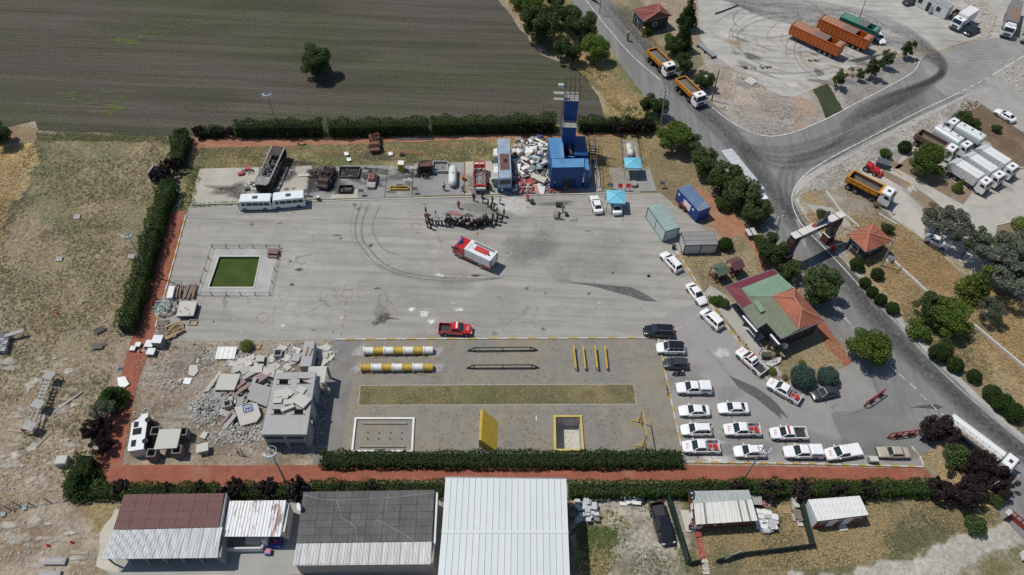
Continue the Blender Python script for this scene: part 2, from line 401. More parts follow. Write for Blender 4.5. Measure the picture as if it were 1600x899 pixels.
def gravelmat(name,a,bcol,weeds=.5,green=(.12,.115,.05)):
    m,t,b=nodes(name);co=wpos(t)
    o=mix(t,ramp(t,noise(t,co,.12,6,.65),[(.4,0.0),(.62,1.0)]),tuple(a),tuple(bcol))
    o=mix(t,1,o,ramp(t,noise(t,co,6,5,.85),[(.3,.66),(.7,1.3)]),'MULTIPLY')
    o=mix(t,1,o,ramp(t,noise(t,co,.6,5,.7),[(.3,.86),(.7,1.1)]),'MULTIPLY')
    k=mathn(t,'MULTIPLY',ramp(t,noise(t,co,1.6,7,.75),[(.58,0.0),(.66,1.0)]),ramp(t,noise(t,co,.13,4,.6),[(.42,.0),(.6,weeds)]))
    o=mix(t,k,o,tuple(green))
    L(t,o,b.inputs['Base Color']);b.inputs['Roughness'].default_value=.95;bumpn(t,b,noise(t,co,5,5,.8),.06,.7);return m
GRAVEL=gravelmat('training_gravel',(.222,.212,.19),(.262,.228,.168),.9)
GRASSM=gravelmat('strip_turf',(.24,.19,.11),(.12,.13,.05),.9,(.07,.09,.03))
BEDM=gravelmat('bare_bed',(.26,.19,.125),(.2,.15,.1),.3)
def fieldmat():
    m,t,b=nodes('ploughed_soil');co=wpos(t)
    o=mix(t,ramp(t,noise(t,co,.035,5,.6,(.45,1,1)),[(.40,0.0),(.6,1.0)]),(.092,.080,.068),(.074,.080,.047))
    o=mix(t,1,o,ramp(t,noise(t,co,1.0,5,.7,(.03,1.6,1,R(2))),[(.3,.76),(.5,1.0),(.7,1.2)]),'MULTIPLY')
    o=mix(t,1,o,ramp(t,noise(t,co,1.0,3,.6,(.012,.45,1,R(2))),[(.35,.84),(.65,1.18)]),'MULTIPLY')
    o=mix(t,1,o,ramp(t,noise(t,co,2.2,6,.85),[(.3,.55),(.7,1.45)]),'MULTIPLY')
    wv=t.nodes.new('ShaderNodeTexWave');wv.wave_type='BANDS';wv.bands_direction='Y';wv.inputs['Scale'].default_value=.42;wv.inputs['Distortion'].default_value=.6;wv.inputs['Detail'].default_value=2
    mp=t.nodes.new('ShaderNodeMapping');mp.inputs['Rotation'].default_value=(0,0,R(2));L(t,co,mp.inputs[0]);L(t,mp.outputs[0],wv.inputs[0])
    o=mix(t,1,o,ramp(t,wv.outputs[1],[(.2,.9),(.7,1.06)]),'MULTIPLY')
    g=mathn(t,'MULTIPLY',ramp(t,noise(t,co,2.2,5,.8),[(.55,0.0),(.66,1.0)]),ramp(t,noise(t,co,.05,5,.6,(.5,1,1)),[(.45,.1),(.65,.8)]))
    o=mix(t,g,o,(.15,.17,.055))
    L(t,o,b.inputs['Base Color']);b.inputs['Roughness'].default_value=.98;b.inputs['Specular IOR Level'].default_value=.1
    bumpn(t,b,wv.outputs[1],.1,.5);return m
FIELD=fieldmat()

# ---- ground sheets
sheet('ploughed_field',[(-900,-700),(740,-700),(770,-10),(800,28),(845,85),(905,110),(935,150),(950,192),(700,200),(420,208),(330,214),(215,212),(60,204),(55,190),(-20,205),(-700,210)],.000,FIELD,.35,2.5)
sheet('bare_track',[(-900,205),(-10,202),(25,196),(55,200),(62,207),(50,216),(0,226),(-900,300)],.004,M('soil_track',(.24,.17,.10),.95,.3,.4),.3,1.5)
sheet('works_yard',[(1075,-300),(1090,-10),(1092,35),(1095,62),(1110,82),(1150,112),(1185,132),(1218,150),(1243,152),(1268,141),(1290,127),(1330,106),(1360,100),(1398,86),(1440,70),(1460,80),(1530,60),(1560,70),(1560,100),(1700,60),(1700,-300)],.004,DUSTY,.1,2.5)
road=[(870,-30),(892,0),(925,42),(1008,152),(1062,215),(1110,260),(1160,310),(1215,400),(1262,470),(1318,545),(1345,590),(1380,640),(1440,690),(1500,745),(1550,790),(1680,930),(1850,900),(1620,712),(1600,690),(1545,645),(1470,575),(1400,500),(1350,445),(1310,402),(1278,375),(1250,338),(1237,312),(1240,296),(1255,277),(1350,222),(1500,151),(1512,146),(1590,92),(1700,40),(1700,10),(1560,60),(1515,68),(1478,80),(1448,86),(1432,100),(1420,120),(1330,167),(1290,187),(1240,209),(1195,213),(1150,196),(1112,160),(1090,132),(1015,72),(950,0),(930,-30)]
sheet('main_road',road,.008,ROADL,.04,4)
sheet('side_road',[(1512,146),(1590,92),(1700,40),(1760,180),(1680,260),(1600,208),(1560,182),(1530,160)],.012,asphalt('side_asphalt',(.34,.33,.305),.9,.2),.1,3)
sheet('side_road',[(1440,96),(1480,79),(1515,67),(1560,59),(1700,9),(1700,41),(1590,93),(1512,146),(1478,150),(1452,128)],.0135,asphalt('junction_asphalt',(.30,.292,.275),.85,.2,None,.2),.3,3)
sheet('road_shoulder',[(1500,152),(1512,146),(1518,148),(1440,189),(1352,233),(1268,281),(1247,302),(1238,312),(1240,296),(1255,277),(1350,223)],.0125,asphalt('side_shoulder',(.40,.385,.35),.9,0),.04,3)
sheet('truck_park',[(1340,262),(1392,340),(1432,365),(1500,425),(1600,470),(1800,480),(1750,262),(1592,262),(1530,222),(1490,200),(1420,230),(1400,262)],.003,GRAV,.25,2)
YARDP=[(296,322),(640,311),(1000,302),(1033,302),(1064,330),(1120,372),(1066,390),(1056,402),(1100,462),(1128,500),(1165,550),(1195,592),(1215,612),(1270,600),(1345,560),(1380,640),(1440,690),(1432,716),(1445,728),(1070,722),(1028,528),(640,529),(520,531),(300,534),(238,531),(262,445)]
sheet('yard',[YARDP,POOLI],.006,YARD,.03,6)
sheet('lot',[(1028,529),(1040,490),(1100,470),(1128,500),(1165,550),(1195,592),(1215,612),(1270,600),(1345,560),(1380,640),(1440,690),(1432,716),(1445,728),(1070,722)],.010,LOTA,.05,4)
sheet('tarmac_patch',[(1298,646),(1345,640),(1378,628),(1420,655),(1460,700),(1430,718),(1352,712),(1318,700),(1312,680)],.014,DARKA,.12,1.5)
sheet('gravel_park',[[(515,532),(1028,529),(1070,722),(488,726)],PITI],.004,GRAVEL,.03,6)
sheet('side_walk',[(519,531),(563,531),(540,655),(530,725),(490,725),(500,640),(512,585)],.009,asphalt('fine_gravel',(.215,.205,.19),.9,0),.05,3)
sheet('turf_strip',[(563,603),(990,601),(994,631),(560,633)],.009,GRASSM,.02,5)
# red paving round the yard
sheet('red_path',[(268,330),(292,330),(262,445),(240,528),(215,600),(190,727),(320,727),(490,727),(1070,727),(1445,732),(1462,752),(1300,755),(700,750),(450,757),(120,762),(155,700),(190,585),(222,470),(244,400)],.010,BRICK,.06,2.5)
REDD=M('red_dust',(.33,.145,.085),.9,.25,.6,dirt=(.33,.25,.13),dirtamt=.95)
sheet('red_path',[(292,214),(860,207),(1030,203),(1030,209),(900,214),(700,220),(560,225),(330,231),(290,232)],.006,REDD,.35,1.2)
sheet('red_path',[(1085,292),(1105,300),(1150,340),(1200,395),(1212,425),(1195,428),(1165,372),(1130,372),(1110,350),(1095,318)],.014,REDD,.3,1.2)
sheet('red_path',[(1270,495),(1292,500),(1340,555),(1375,610),(1360,612),(1290,540)],.006,BRICK,.1,2)
# pads behind the yard
pads=[([(312,264),(405,262),(400,318),(298,318)],CONC),([(407,262),(488,260),(478,312),(402,317)],CONG),([(490,262),(530,260),(520,312),(480,312)],CONG),
        ([(532,259),(606,259),(600,310),(522,311)],CONG),([(608,259),(645,259),(643,308),(602,309)],CONG),([(647,256),(725,254),(725,305),(645,307)],CONG),([(727,253),(770,252),(800,303),(727,305)],CONC),([(772,252),(930,256),(938,300),(802,303)],CONG)]
for q,m in pads:sheet('concrete_pad',q,.05,m,.02,3,thick=.1)
sheet('concrete_pad',[(420,262),(487,260),(478,306),(432,308)],.054,CONC,.25,1)
sheet('concrete_pad',[(533,296),(561,296),(559,310),(517,311),(520,300)],.054,CONC,.05,1)
sheet('concrete_pad',[(951,262),(1015,262),(1026,299),(960,300)],.05,CONG,.04,3,thick=.1)
sheet('concrete_pad',[(971,220),(995,220),(1001,263),(974,263)],.054,CONG,.04,3,thick=.1)
sheet('pool_deck',[[(332,388),(438,388),(422,462),(308,462)],POOLI],.05,asphalt('deck_concrete',(.40,.39,.36),.92,.15),0,3,thick=.06)
sheet('foot_path',[(1100,458),(1128,492),(1172,545),(1200,585),(1225,590),(1195,545),(1135,462),(1110,446)],.02,PAVE,0,3)
sheet('paved_apron',[(150,880),(190,800),(345,770),(690,765),(690,895),(440,899),(180,905)],.006,PAVE,.1,2)
sheet('dust_apron',[(158,832),(180,795),(192,800),(175,860),(185,895),(150,885)],.012,M('pale_dust',(.5,.46,.38),.95,.15,.5),.2,1)
sheet('road_shoulder',[(1237,312),(1250,338),(1278,375),(1310,402),(1350,445),(1400,500),(1470,575),(1545,645),(1600,690),(1700,770),(1715,765),(1606,688),(1548,636),(1475,568),(1405,492),(1355,438),(1320,400),(1290,372),(1262,336),(1243,308)],.012,asphalt('shoulder',(.42,.41,.38),.9,0),.12,1.5)
sheet('gate_apron',[(1258,318),(1300,325),(1340,360),(1330,385),(1345,400),(1310,402),(1300,388),(1315,375),(1285,345)],.014,PAVE,.08,2)
sheet('garden_bed',[(1398,262),(1420,245),(1520,300),(1505,320)],.010,BEDM,.08,2)
sheet('garden_bed',[(1388,248),(1412,259),(1400,266),(1378,255)],.010,BEDM,.05,2)
sheet('garden_bed',[(1380,265),(1424,288),(1416,296),(1372,272)],.011,BEDM,.05,2)
sheet('garden_bed',[(1430,292),(1480,330),(1470,345),(1420,305)],.012,BEDM,.15,1)
sheet('garden_bed',[(1555,352),(1580,348),(1592,358),(1588,370),(1568,372),(1553,362)],.010,BEDM,.03,1)
sheet('bank_turf',[(1270,140),(1293,131),(1318,172),(1290,185),(1283,165)],.012,gravelmat('bank_turf',(.028,.040,.014),(.045,.055,.02),.2),.12,1)
sheet('gravel_verge',[(895,0),(950,0),(1015,72),(1060,110),(1040,100),(985,50),(930,0)],.0125,DARKA,.05,3)

# ---- marks on the ground: thin layers with a worn outline of their own
DV=[[],[],[]];DZ=[.018];HOLES=[W_((*G(368,425)[:2],8.0)),W_((*G(888,678)[:2],3.6))]
def decal_quad(vs,fs,cols):
    o=len(DV[0]);DV[0].extend(vs);DV[1].extend([tuple(i+o for i in f) for f in fs]);DV[2].extend(cols)
def ribbon(pts,wd,col,a=.6,soft=True,z=None,px=True,taper=True):
    q=[W_(p) for p in (GP(pts) if px else pts)]
    # Catmull-Rom
    if len(q)>2:
        r=[]
        for i in range(len(q)-1):
            p0=q[max(0,i-1)];p1=q[i];p2=q[i+1];p3=q[min(len(q)-1,i+2)]
            for j in range(6):
                t=j/6;r.append(.5*((2*p1)+(p2-p0)*t+(2*p0-5*p1+4*p2-p3)*t*t+(3*p1-p0-3*p2+p3)*t**3))
        r.append(q[-1]);q=r
    if z is None and px and any((p-e.to_2d()).length<e.z for p in q for e in HOLES):return
    if z is None:DZ[0]+=.00025;z=DZ[0]
    vs=[];cs=[];fs=[]
    for i,p in enumerate(q):
        d=(q[min(i+1,len(q)-1)]-q[max(i-1,0)]);n=W_((-d.y,d.x)).normalized()
        e=a*(min(1,i/2,(len(q)-1-i)/2) if taper else 1)
        for k,aa in ((-1,0 if soft else 1),(0,1),(1,0 if soft else 1)):
            vs.append((p.x+n.x*k*wd/2,p.y+n.y*k*wd/2,z));cs.append((*col,e*aa))
    for i in range(len(q)-1):fs+=[(i*3+k,i*3+k+1,i*3+k+4,i*3+k+3) for k in (0,1)]
    decal_quad(vs,fs,cs)
def splat(c,rx,ry,col,a=.6,rot=0,irr=.35,px=True,z=None):
    p=G(*c) if px else W_(c);n=20
    if z is None and any(math.hypot(p.x-e.x,p.y-e.y)<max(rx,ry)+e.z for e in HOLES):return
    if z is None:DZ[0]+=.00025;z=DZ[0]
    ph=[RU(0,6.3) for _ in range(4)]
    vs=[(p.x,p.y,z)];cs=[(*col,a)]
    for ring,aa in ((.55,.9),(1.0,0.0)):
        for i in range(n):
            t=2*math.pi*i/n;k=ring*(1+irr*(.5*math.sin(2*t+ph[0])+.35*math.sin(3*t+ph[1])+.3*math.sin(5*t+ph[2])+.2*math.sin(9*t+ph[3])))
            x=rx*k*math.cos(t);y=ry*k*math.sin(t)
            vs.append((p.x+x*math.cos(rot)-y*math.sin(rot),p.y+x*math.sin(rot)+y*math.cos(rot),z));cs.append((*col,a*aa))
    fs=[(0,1+i,1+(i+1) % n) for i in range(n)]+[(1+i,1+n+i,1+n+(i+1) % n,1+(i+1) % n) for i in range(n)]
    decal_quad(vs,fs,cs)
def patch(poly,col,a=.6,z=None,px=True):
    q=GP(poly) if px else poly
    if z is None:DZ[0]+=.00025;z=DZ[0]
    vs=[(p[0],p[1],z) for p in q];tr=geometry.tessellate_polygon([[W_(v) for v in vs]])
    decal_quad(vs,tr,[(*col,a)]*len(vs))
K=(.03,.03,.03);Wt=(.78,.77,.74);DK=(.12,.115,.11);LT=(.6,.58,.54);YL=(.55,.36,.05)
# tyre marks on the yard
for s in (0,12,20):
    ribbon([(578-s,315),(567-s*.9,345),(566-s*.8,372),(578-s*.8,390),(600-s,412),(640,428+s*.4),(720,436+s*.3),(790,434)],.55,(.10,.10,.10),.34 if s != 20 else .12)
ribbon([(596,315),(584,345),(583,362),(598,388),(625,400)],.5,(.1,.1,.1),.28)
for k in range(9):
    ribbon([(852+k*3,330+k*4),(843+k*3,365+k*3),(842+k*4,395+k*2),(860+k*4,430+k),(885+k*4,445)],.28,(.12,.12,.12),.17)
for k in range(26):
    y=RU(325,520);x=RU(300,900);l=RU(60,260)
    ribbon([(x,y),(x+l*.5,y+RU(-4,4)),(x+l,y+RU(-8,8))],RU(.2,.6),random.choice([(.14,.14,.13),(.55,.54,.5)]),RU(.08,.22))
for y0,y1 in ((349,335),(402,398),(462,470),(480,474)):ribbon([(290,y0),(520,(y0+y1)/2+1),(760,(y0+y1)/2),(980,y1)],.16,(.13,.125,.12),.42)
for k in range(14):
    a=RU(0,6.28);x,y=RU(420,980),RU(340,510);r=RU(12,40)
    ribbon([(x+r*1.5*math.cos(a+t),y+r*math.sin(a+t)) for t in (0,.5,1,1.5,2)],.3,(.12,.12,.12),.13)
patch([(892,442),(925,443),(950,446),(985,449),(1005,458),(1028,472),(1012,471),(1000,469),(985,463),(960,457),(930,448)],(.10,.10,.098),.72)
patch([(1138,586),(1145,590),(1180,605),(1205,622),(1222,640),(1232,655),(1218,646),(1222,656),(1206,643),(1180,622),(1155,607)],(.10,.098,.095),.78)
patch([(1420,637),(1445,633),(1462,632),(1474,636),(1465,640),(1445,638)],(.07,.07,.07),.75)
patch([(702,336),(722,337),(731,333),(742,338),(738,340),(724,339)],(.06,.06,.06),.7)
splat((752,326),7,1.6,(.16,.16,.155),.4);splat((690,331),6,2.2,(.45,.45,.43),.5);splat((708,334),2.4,.7,(.4,.1,.09),.45)
splat((599,497),1.3,1.1,(.06,.06,.06),.65);splat((594,488),1.6,2.0,(.12,.12,.12),.22);splat((587,505),1,.5,(.07,.07,.07),.6);splat((612,498),1.4,.3,(.07,.07,.07),.6)
splat((440,374),3.2,2.8,LT,.9);splat((425,378),4,2.2,LT,.45);splat((448,380),2,1.4,LT,.8);splat((797,320),6,2.6,LT,.75);splat((820,324),4,1.6,LT,.35)
for k in range(70):splat((RU(300,1000),RU(318,525)),RU(.2,.9),RU(.2,.5),random.choice([LT,LT,DK,K]),RU(.25,.7))
for k in range(16):splat((RU(300,1000),RU(318,525)),RU(3,9),RU(1.5,4),random.choice([(.42,.41,.38),(.22,.215,.2),(.45,.43,.4)]),RU(.15,.4))
for c in ((662,493),(643,484),(674,503),(718,484),(687,430),(745,400),(664,489)):splat(c,.8,.5,Wt,.8)
for c in ((543,459),(410,497),(444,461),(650,355),(613,490)):
    p=G(*c);ribbon([(p.x+.9*math.cos(t),p.y+.9*math.sin(t)) for t in [i*.7 for i in range(10)]],.1,(.35,.12,.1) if c[0] != 444 else (.3,.33,.38),.55,False,px=False)
for a_,b_ in (((541,471),(539,478)),((538,492),(537,500)),((536,508),(536,514)),((534,521),(533,526)),((746,362),(746,372)),((741,366),(752,366))):ribbon([a_,b_],.13,(.35,.09,.08),.6,False,taper=False)
ribbon([(1053,517),(1070,508),(1085,497),(1094,492)],1.0,(.5,.48,.44),.6);splat((1128,552),1.4,1.2,Wt,.55);splat((1113,690),2.4,.5,Wt,.6);splat((1118,717),2.3,.9,LT,.9)
ribbon([(1138,586),(1118,560),(1100,545)],.25,(.15,.15,.15),.4)
ribbon([(1310,630),(1300,638),(1318,650),(1345,642),(1378,628)],.18,(.1,.1,.1),.5)
for k in range(14):splat((RU(1040,1420),RU(560,715)),RU(1.5,5),RU(.8,2.5),random.choice([(.40,.39,.36),(.2,.195,.185)]),RU(.12,.35))
# burnt pads
for c,rx,ry,a in (((418,285),3.2,4,.8),((448,272),2,3.4,.75),((468,255),3,.9,.6),((510,288),3.2,3.6,.75),((496,268),2.4,1.8,.6),((548,274),3.8,1.9,.65),((582,272),3.2,1.6,.5),((588,245),3.6,1.6,.6),((585,287),3.2,1.6,.4),((625,277),3,1.2,.45),((664,270),3,1.5,.6),((487,285),.8,4.4,.75),((362,297),3.6,1.8,.55),((350,294),3,1,.4),((375,305),2.5,1.2,.5),((745,290),4,3,.4),((640,280),1,3,.4),((880,296),4,.6,.5),((872,318),3,.9,.4)):
    splat(c,rx,ry,(.045,.045,.045),a,RU(-.2,.2),.5,z=.062+RU(0,.004))
for k in range(60):splat((RU(410,660),RU(262,305)),RU(.3,1.2),RU(.2,.7),random.choice([K,K,LT]),RU(.3,.8),z=.067+k*.0002)
# works yard: wide tyre arcs and dirt
for k in range(60):
    cx,cy=random.choice([(1230,60),(1200,30),(1290,60),(1400,80)]);r=RU(15,130);a0=RU(0,6.28)
    pts=[(cx+r*1.4*math.cos(a0+t),cy+r*.6*math.sin(a0+t)) for t in (0,.35,.7,1.05,1.4)]
    if all(1100<p[0]<1560 and -5<p[1]<148-abs(p[0]-1240)*.2 for p in pts):ribbon(pts,RU(.4,.9),(.11,.11,.11),RU(.12,.36))
for k in range(13):
    ribbon([(1090+k*6,-12+k*2),(1200,-2+k*2.6),(1300,8+k*3.4),(1380,24+k*4),(1440+k,60+k*3),(1478-k,100+k*2),(1455-k*8,135+k*2),(1380-k*6,175+k*2.2)],RU(.8,2.2),(.08,.08,.08),RU(.16,.34))
for k in range(8):ribbon([(1470+k*5,60+k*5),(1500+k*4,66+k*4),(1560+k*3,62+k*4)],.8,(.1,.1,.1),.2)
for k in range(7):ribbon([(1455+k*3,95+k*3),(1500,100+k*4),(1540,85+k*5)],.9,(.3,.29,.27),.3)
for k in range(34):splat((RU(1140,1380),RU(60,140)),RU(.8,4),RU(.3,1.4),random.choice([(.1,.1,.095),(.42,.3,.17),(.5,.4,.25),(.2,.19,.18)]),RU(.25,.65),R(RU(-40,-10)))
patch([(1325,95),(1355,88),(1378,86),(1362,92),(1340,98)],(.05,.05,.05),.8);patch([(1362,72),(1372,75),(1350,84),(1400,86),(1398,76)],(.5,.44,.32),.6)
# road wear: dark wheel bands
for off,a in ((0,.5),(9,.5),(-12,.3),(20,.35)):
    ribbon([(945+off,0),(1020+off,90),(1090+off,168),(1140+off,218),(1190+off,285),(1240+off,345),(1300+off,410),(1345+off,470),(1400+off,535),(1470+off,600),(1540+off,665),(1640+off,745)],2.3,(.06,.06,.06),a)
for off in (0,8,18,27,38):ribbon([(1150+off*.2,222+off*.3),(1220,232+off*.8),(1300,210+off),(1380,168+off),(1450,128+off)],1.9,(.075,.075,.075),RU(.2,.42))
for off in (0,10,20):ribbon([(1236+off*.3,345),(1218+off,300),(1225+off,262),(1262+off,240),(1330,222-off)],1.4,(.08,.08,.08),.3)
ribbon([(1243,340),(1252,362),(1258,390)],1.0,LT,.5)
# painted lines
def line(p,wd=.18,c=Wt,a=.8,z=None):ribbon(p,wd,c,a,False,taper=False)
line([(915,0),(950,45),(990,90),(1032,126)]);line([(1112,168),(1135,186),(1160,201),(1195,213),(1235,209),(1290,187),(1330,166),(1395,132),(1428,112),(1435,97),(1424,88),(1410,85)])
line([(1600,88),(1550,118)],.25)
line([(1500,145),(1430,178),(1350,220),(1300,246),(1262,270),(1243,292),(1237,312),(1243,335),(1258,358),(1285,385),(1318,420),(1345,450)])
for k in range(4):line([(1545-k*12,122+k*6),(1539-k*12,125+k*6)])
line([(930,45),(960,85),(985,112)],.12,YL,.5);line([(1288,222),(1345,196),(1400,165)],.12,Wt,.3)
for k in range(9):
    x,y=1318+k*25.5,500+k*25.2
    x,y=[(1318,497),(1333,515),(1368,558),(1390,572),(1405,585),(1422,600),(1438,617),(1455,633),(1470,646)][k];line([(x,y),(x+9,y+9)],.14,Wt,.75)
for p in ((1533,684,1546,694),(1578,732,1592,746),(1565,768,1575,776)):line([p[:2],p[2:]],.16)
ribbon([(1345,450),(1400,505),(1470,580),(1545,648),(1640,725)],.5,Wt,.45)
line([(1105,250),(1160,300)],.12,Wt,.3);line([(1290,455),(1335,515)],.12,Wt,.5)
# truck park dirt
for k in range(16):ribbon([(1395+k*3,275+k*5),(1450+k*4,330+k*3),(1520+k*5,370+k*2)],RU(.5,1.2),random.choice([(.27,.25,.22),(.5,.48,.44)]),RU(.1,.3))
for k in range(24):splat((RU(1340,1600),RU(262,400)),RU(1,4),RU(.5,2),random.choice([(.3,.27,.23),(.5,.48,.43)]),RU(.15,.4),z=.0135+k*.0001)
ribbon([(1330,235),(1355,262),(1380,285),(1400,300)],1,(.5,.46,.4),.3)
# yellow weeds in the field, bare streaks
for c,rx,ry in (((165,163),6,3.2),((178,170),4,2),((158,148),2.6,1.6),((150,160),6,1.5),((255,41),5,1.6),((300,40),3.5,1.2),((190,66),5,2),((215,64),4,1.5),((110,148),2,1.2),((235,52),3,1.4)):
    for j in range(7):
        p=G(*c);splat((p.x+random.gauss(0,rx*.5),p.y+random.gauss(0,ry*.5),0),RU(.5,1.6),RU(.3,.8),(.15,.19,.035),RU(.3,.6),px=False)
for k in range(22):
    y=RU(5,200);x=RU(-10,700);ribbon([(x,y),(x+120,y-1),(x+260,y-2)],.35,random.choice([(.16,.17,.09),(.04,.038,.033),(.15,.13,.11)]),.2)
for k in range(12):splat((RU(0,900),RU(0,190)),RU(8,22),RU(2,5),random.choice([(.12,.1,.09),(.06,.065,.035)]),.28)
splat((470,125),5,2,(.16,.12,.09),.4)
# rubble lot dust, streaks left
for k in range(60):splat((RU(250,500),RU(545,715)),RU(.6,2.6),RU(.4,1.6),random.choice([(.5,.47,.42),(.22,.2,.17),(.45,.41,.36)]),RU(.2,.6))
for k in range(70):splat((RU(0,130),RU(560,890)),RU(.3,1.4),RU(.2,.8),(.56,.53,.46),RU(.3,.75))
for k in range(10):splat((RU(300,900),RU(221,240)),RU(2,6),RU(.5,1.2),(.38,.17,.1),.3)
splat((655,606),4.5,1.5,(.34,.3,.26),.0)
for c in ((563,550),(680,553),(562,577),(683,576)):splat(c,1.4,1.2,(.5,.49,.47),.6)
for k in range(14):splat((RU(570,680),RU(553,565)+random.choice([0,24])),RU(.4,1.5),.3,(.38,.27,.12),.5)
me=bpy.data.meshes.new('ground_marks');me.from_pydata(DV[0],[],DV[1])
ca=me.color_attributes.new('ink','FLOAT_COLOR','POINT');ca.data.foreach_set('color',np.array(DV[2],np.float32).ravel())
m,t,b=nodes('ground_marks');at=t.nodes.new('ShaderNodeAttribute');at.attribute_name='ink'
co=wpos(t);n1=noise(t,co,1.6,8,.75)
w1=ramp(t,n1,[(.34,.25),(.6,1.3)]);al=mathn(t,'MULTIPLY',at.outputs['Alpha'],w1,True)
tr=t.nodes.new('ShaderNodeBsdfTransparent');mx=t.nodes.new('ShaderNodeMixShader');L(t,al,mx.inputs[0]);L(t,tr.outputs[0],mx.inputs[1]);L(t,b.outputs[0],mx.inputs[2])
L(t,at.outputs['Color'],b.inputs['Base Color']);b.inputs['Roughness'].default_value=.9;L(t,mx.outputs[0],t.nodes['Material Output'].inputs[0])
me.materials.append(m);tag(obj('ground_marks',me),kind='stuff')
# ------------------------------------------------------------------ vehicles (front towards +X)
GLASS=P('glass');TYRE=P('rubber');RIM=M('rim',(.33,.34,.35),.35,.2,3,.6);DARKP=M('dark_plastic',(.03,.031,.033),.55,.2)
LAMP=M('lamp_glass',(.62,.64,.62),.12,.05);TAIL=M('tail_glass',(.35,.012,.01),.2,.1);CHAS=M('chassis_metal',(.045,.045,.047),.6,.4,2)
REDP=P('red');WH=P('white')
WHEELS={}
def wheel(parent,x,y,r,w,hub=None):
    key=(r,w)
    if key not in WHEELS:
        a=MB();a.bar((0,-w/2,0),(0,w/2,0),r,n=14);b=MB();b.bar((0,-w/2-.012,0),(0,w/2+.012,0),r*.58,n=10)
        WHEELS[key]=(a.mesh('tyre',TYRE),b.mesh('rim',RIM))
    t,h=WHEELS[key]
    wo=obj('wheel',t,parent);wo.location=(x,y,r);obj('rim',h,wo)
def txt(parent,s,loc,size,m,rot=(0,0,0),name='lettering',ext=.004,sx=1):
    c=bpy.data.curves.new('tmp','FONT');c.body=s;c.size=size;c.align_x='CENTER';c.align_y='CENTER';c.extrude=ext
    o=bpy.data.objects.new('tmp',c);C.objects.link(o);bpy.context.view_layer.update()
    me=bpy.data.meshes.new_from_object(o.evaluated_get(bpy.context.evaluated_depsgraph_get()));bpy.data.objects.remove(o)
    me.materials.clear();me.materials.append(m);me.name=name
    q=obj(name,me,parent);q.location=loc;q.rotation_euler=rot;q.scale=(sx,1,1);return q
def ring8(x,hw,zb,zs,zt,tuck=.86):
    """a body section: sill, shoulder, deck"""
    return [(x,-hw*.93,zb),(x,-hw,zb+.14),(x,-hw,zs),(x,-hw*tuck,zt),(x,hw*tuck,zt),(x,hw,zs),(x,hw,zb+.14),(x,hw*.93,zb)]
def bodyshell(root,L_,W,st,m,name='body'):
    o=MB().rings([ring8(*s) for s in st]).bd(name,m,root,smooth=False)
    bv=o.modifiers.new('b','BEVEL');bv.width=.05;bv.segments=2;bv.limit_method='ANGLE';bv.angle_limit=R(35)
    bpy.context.view_layer.update()
    me=bpy.data.meshes.new_from_object(o.evaluated_get(bpy.context.evaluated_depsgraph_get()));o.modifiers.clear();o.data=me
    me.polygons.foreach_set('use_smooth',[True]*len(me.polygons));
    if hasattr(me,'set_sharp_from_angle'):me.set_sharp_from_angle(angle=R(28))
    return o
def cabin(root,b0,b1,r0,r1,hwb,hwr,zb,zr,m,roofm=None,sides=2,rear=True):
    """greenhouse: base b0..b1 (front..rear), roof r0..r1"""
    B=[(b0,-hwb,zb),(b0,hwb,zb),(b1,hwb*.97,zb),(b1,-hwb*.97,zb)];T=[(r0,-hwr,zr-.03),(r0,hwr,zr-.03),(r1,hwr*.97,zr-.04),(r1,-hwr*.97,zr-.04)]
    xm=(r0+r1)/2;TT=[(r0-.12,-hwr*.86,zr+.02),(r0-.12,hwr*.86,zr+.02),(r1+.1,hwr*.84,zr+.01),(r1+.1,-hwr*.84,zr+.01)]
    MB().rings([B,T],cap=False).bd('cabin',m,root)
    mr=MB();mr.rings([T,TT]);mr.bd('roof',roofm or m,root,smooth=False)
    def win(name,a,b,c,d,u0,u1,v0=.12,v1=.9,sub=None):
        a,b,c,d=map(W_,(a,b,c,d))   # a,b base; c,d top
        pt=lambda u,v:(a.lerp(b,u)).lerp(d.lerp(c,u),v)
        n=(b-a).cross(d-a).normalized();ctr=W_((xm,0,(zb+zr)/2))
        if n.dot((a+c)/2-ctr)<0:n=-n
        q=[pt(u0,v0)+n*.012,pt(u1,v0)+n*.012,pt(u1,v1)+n*.012,pt(u0,v1)+n*.012]
        w_=MB();w_.quad(*q);w_.add([p-n*.03 for p in q]+q,[(0,1,5,4),(1,2,6,5),(2,3,7,6),(3,0,4,7)]);return w_.bd(name,GLASS,root)
    win('windscreen',B[0],B[1],T[1],T[0],.05,.95,.06,.97)
    if rear:win('rear_window',B[3],B[2],T[2],T[3],.08,.92,.1,.92)
    for s in (0,1):
        a,b,c,d=(B[0],B[3],T[3],T[0]) if s==0 else (B[1],B[2],T[2],T[1])
        e=.12;step=(1-e-.06)/sides
        for k in range(sides):win('side_window',a,b,c,d,e+k*step+.012,e+(k+1)*step-.018,.1,.88)
    return T
def lights(root,xf,xr,hw,z,zr=None,sz=.3):
    for s in (-1,1):
        MB().box((xf-.11,s*(hw-.24),z),(.26,sz,.13)).bd('headlight',LAMP,root)
        MB().box((xr+.05,s*(hw-.16),zr or z),(.14,sz*.7,.2)).bd('tail_light',TAIL,root)
def mirrors(root,x,hw,z,m):
    for s in (-1,1):
        MB().box((x,s*(hw+.1),z),(.16,.24,.15),top=(.8,.9)).bd('mirror',m,root)
PROTO={}
